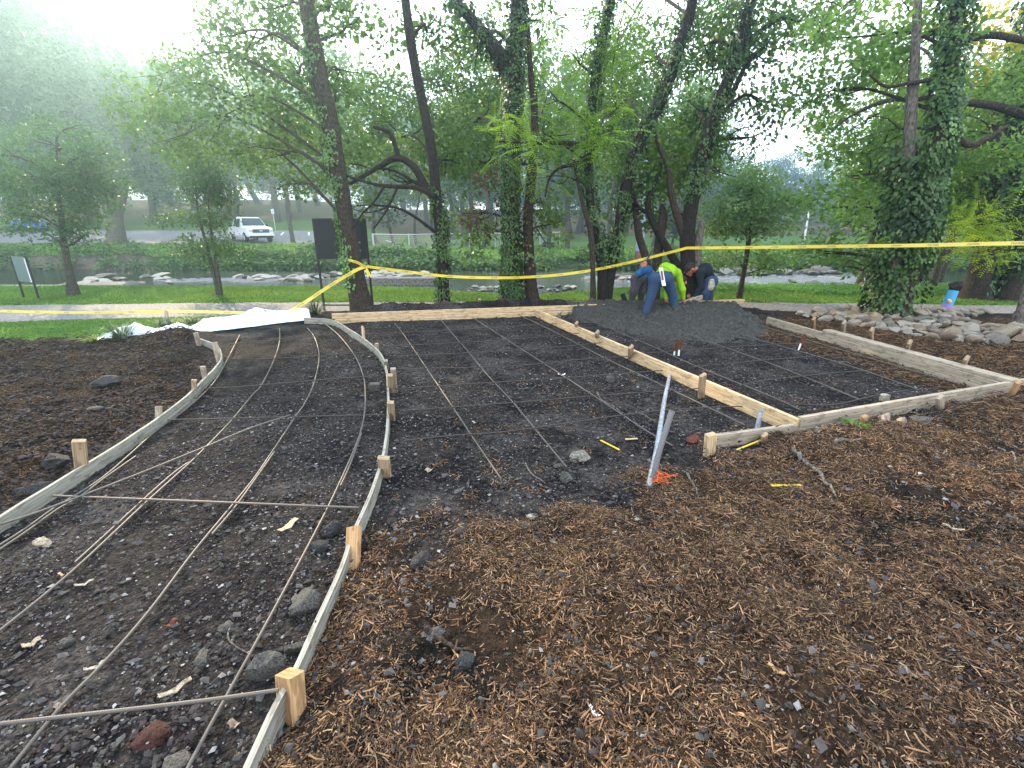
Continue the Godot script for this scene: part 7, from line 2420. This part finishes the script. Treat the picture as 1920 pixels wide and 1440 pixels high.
func build_far_trees() -> void:
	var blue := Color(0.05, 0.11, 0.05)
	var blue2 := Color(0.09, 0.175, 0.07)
	# the big tree at the lot, left
	var at := at_ground(-28.684, -36.4)
	var T := tree_at("big pale trunked tree at the edge of the parking lot, left", at)
	var t := trunk(T, [V(-29.085, 0.091, -36.4), V(-28.894, 1.249, -36.4), V(-28.64, 2.347, -36.4), V(-28.048, 3.423, -36.4), V(-27.378, 4.825, -36.4), V(-26.638, 6.526, -36.4), V(-25.784, 9.136, -36.4)], [0.668, 0.544, 0.5, 0.419, 0.32, 0.24, 0.162], M.bark_pale, 1.35)
	var bl := [[V(-29.236, 8.281, -37), V(4.071, 2.591, 3)], [V(-26.671, 5.229, -37), V(2.667, 1.524, 2.5)], [V(-31.592, 10.22, -37), V(3.994, 2.179, 3)], [V(-25.863, 9.902, -37), V(2.914, 2.186, 3)], [V(-30.581, 4.878, -37), V(2.294, 1.529, 2.5)], [V(-34.067, 5.922, -37), V(3.028, 2.271, 3)], [V(-24.176, 7.437, -38), V(2.686, 2.302, 3)], [V(-32.907, 13.612, -38), V(3.978, 2.17, 3)], [V(-37.062, 11.101, -38), V(3.336, 2.965, 3)], [V(-29.098, 11.74, -38), V(3.315, 1.842, 3)], [V(-23.569, 10.127, -38), V(2.619, 1.871, 3)], [V(-20.273, 7.781, -38), V(2.295, 1.913, 2.5)], [V(-33.285, 15.711, -38), V(2.125, 1.416, 3)]]
	reach(T, t, bl, M.bark_pale, 0.12)
	crown(T, bl, 1.3, "far", blue, blue2)
	# rows: x at distance, distance, height, half width, share of bare bole, radius
	var rows := {
		"of the tall row behind the parking lot": [[-67.387, 56, 24, 7, 0.12, 0.45], [-63.894, 60, 28, 8, 0.12, 0.5], [-61.339, 64, 27, 7, 0.14, 0.45], [-55.524, 66, 23, 7, 0.15, 0.45], [-49.944, 70, 21, 7, 0.16, 0.45], [-46.494, 74, 22, 6, 0.18, 0.4], [-43.056, 76, 19, 5, 0.32, 0.4], [-45.889, 84, 20, 5, 0.3, 0.4], [-34.516, 74, 19, 5, 0.28, 0.5], [-36.239, 82, 20, 5, 0.26, 0.4], [-38.699, 92, 22, 6, 0.25, 0.45]],
		"high on the hill at the back left": [[-111.815, 100, 36, 9, 0.1, 0.6], [-101.89, 104, 36, 9, 0.1, 0.6], [-91.369, 110, 30, 9, 0.1, 0.6], [-78.718, 112, 27, 8, 0.12, 0.6], [-64.406, 108, 26, 8, 0.14, 0.6], [-57.558, 115, 27, 9, 0.14, 0.6], [-42.937, 112, 25, 8, 0.14, 0.6], [-32.671, 118, 26, 9, 0.13, 0.6]],
		"of the grove beyond the fence": [[-11.261, 47, 8, 2.2, 0.42, 0.13], [-9.354, 48, 9, 2.3, 0.42, 0.14], [-8.826, 56, 13, 3.4, 0.3, 0.22], [-7.156, 60, 15, 4, 0.34, 0.3], [-6.935, 74, 17, 5, 0.3, 0.4], [-4.115, 46, 12, 3.2, 0.3, 0.25], [-15.675, 92, 21, 6, 0.25, 0.45], [-3.408, 80, 18, 5, 0.25, 0.4], [2.29, 86, 18, 5, 0.25, 0.4], [7.197, 62, 15, 4, 0.24, 0.42], [9.431, 72, 15, 4, 0.26, 0.35], [10.764, 76, 15, 4, 0.26, 0.3], [17.401, 86, 17, 5, 0.2, 0.4], [16.027, 70, 13, 4, 0.25, 0.3], [24.983, 92, 17, 5, 0.2, 0.4], [26.41, 80, 13, 4.5, 0.2, 0.35]],
		"at the far wood's edge on the right": [[41.372, 105, 17, 7, 0.08, 0.5], [44.471, 96, 11, 6, 0.06, 0.4], [58.442, 112, 13, 7, 0.06, 0.5], [60.913, 104, 12, 7, 0.06, 0.5], [54.566, 84, 12, 6, 0.08, 0.4], [49.944, 70, 14, 6, 0.1, 0.4], [44.13, 56, 14, 5, 0.1, 0.4], [39.434, 46, 14, 5, 0.1, 0.35], [35.206, 38, 13, 4.5, 0.1, 0.3], [34.216, 34, 13, 4.5, 0.1, 0.3], [32.906, 30, 13, 4.5, 0.1, 0.3]],
		"of the far back row on the skyline": [[-27.262, 128, 25, 9, 0.1, 0.6], [-15.462, 132, 24, 9, 0.1, 0.6], [-2.726, 128, 22, 8, 0.1, 0.6], [9.989, 134, 22, 9, 0.1, 0.6], [21.809, 128, 20, 8, 0.1, 0.6], [34.247, 134, 20, 9, 0.1, 0.6], [45.685, 130, 17, 8, 0.1, 0.6]],
	}
	for row in rows:
		var i := 0
		for q in rows[row]:
			var p := at_ground(q[0], -q[1])
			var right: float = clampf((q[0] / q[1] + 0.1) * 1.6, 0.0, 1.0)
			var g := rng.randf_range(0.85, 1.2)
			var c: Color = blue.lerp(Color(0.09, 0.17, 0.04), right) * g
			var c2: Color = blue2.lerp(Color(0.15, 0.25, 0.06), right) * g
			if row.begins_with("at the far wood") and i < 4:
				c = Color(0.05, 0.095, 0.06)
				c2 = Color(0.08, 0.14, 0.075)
			far_tree("%s tree from the left %s" % [ordinal(i), row], p, q[2] * (1.1 if q[0] < 0.0 else 1.08), q[3] * 1.1, q[4], q[5], M.bark_grey if i % 3 else M.bark, c, c2, 9 if q[2] > 12 else 6, 1.0 if q[1] > 50 else 1.5, "trees " + row)
			i += 1
	# small dark evergreen and bushes beyond the fence
	T = far_tree("dark drooping little tree beside the fence's left end", at_ground(-12.638, -46), 5.5, 2.4, 0.3, 0.2, M.bark, Color(0.03, 0.06, 0.04), Color(0.05, 0.085, 0.055), 6, 2.0, "")
	T = far_tree("blue green young conifer beyond the fence behind the workers", at_ground(14.244, -44), 4.5, 1.6, 0.15, 0.1, M.bark, Color(0.04, 0.08, 0.06), Color(0.07, 0.12, 0.085), 6, 2.0, "")
	# light green young trees on the far bank, seen between the near trunks
	var y := 0
	for q in [[-17.236, 39, 13, 3.2], [-12.949, 38, 14, 3.4], [-2.109, 36, 13, 3.0], [2.758, 37, 14, 3.2], [3.914, 35, 12.5, 3.0], [7.284, 36, 13, 3.2], [10.845, 38, 13, 3.4], [14.483, 40, 12, 3.2]]:
		far_tree("%s light green young tree from the left on the far creek bank" % ordinal(y), at_ground(q[0], -q[1]), q[2], q[3], 0.46, 0.16, M.bark_grey, Color(0.1, 0.2, 0.04), Color(0.17, 0.3, 0.06), 8, 1.5, "light green young trees of the far bank")
		y += 1
	# a last dense wood on the hill
	var xf := []
	var cols := []
	for i in 5200:
		var d := rng.randf_range(135.0, 190.0)
		var x := rng.randf_range(-1.25, 1.3) * d
		var ratio := x / d
		var top := lerpf(27.0, 9.0, smoothstep(-0.5, 0.45, ratio)) + 5.0 * smoothstep(0.6, 0.9, ratio)
		top *= 0.8 + 0.5 * nz.big.get_noise_2d(x * 0.12, 3.0)
		var p := Vector3(x, gh(x, -d) + top * pow(rng.randf(), 0.8), -d)
		xf.append(around(p, rng.randf_range(1.6, 2.6)))
		cols.append(Color(0.04, 0.08, 0.045).lerp(Color(0.07, 0.125, 0.06), rng.randf()))
	scatter("distant_wood", leafy["far0"], M.leaf, xf, cols)
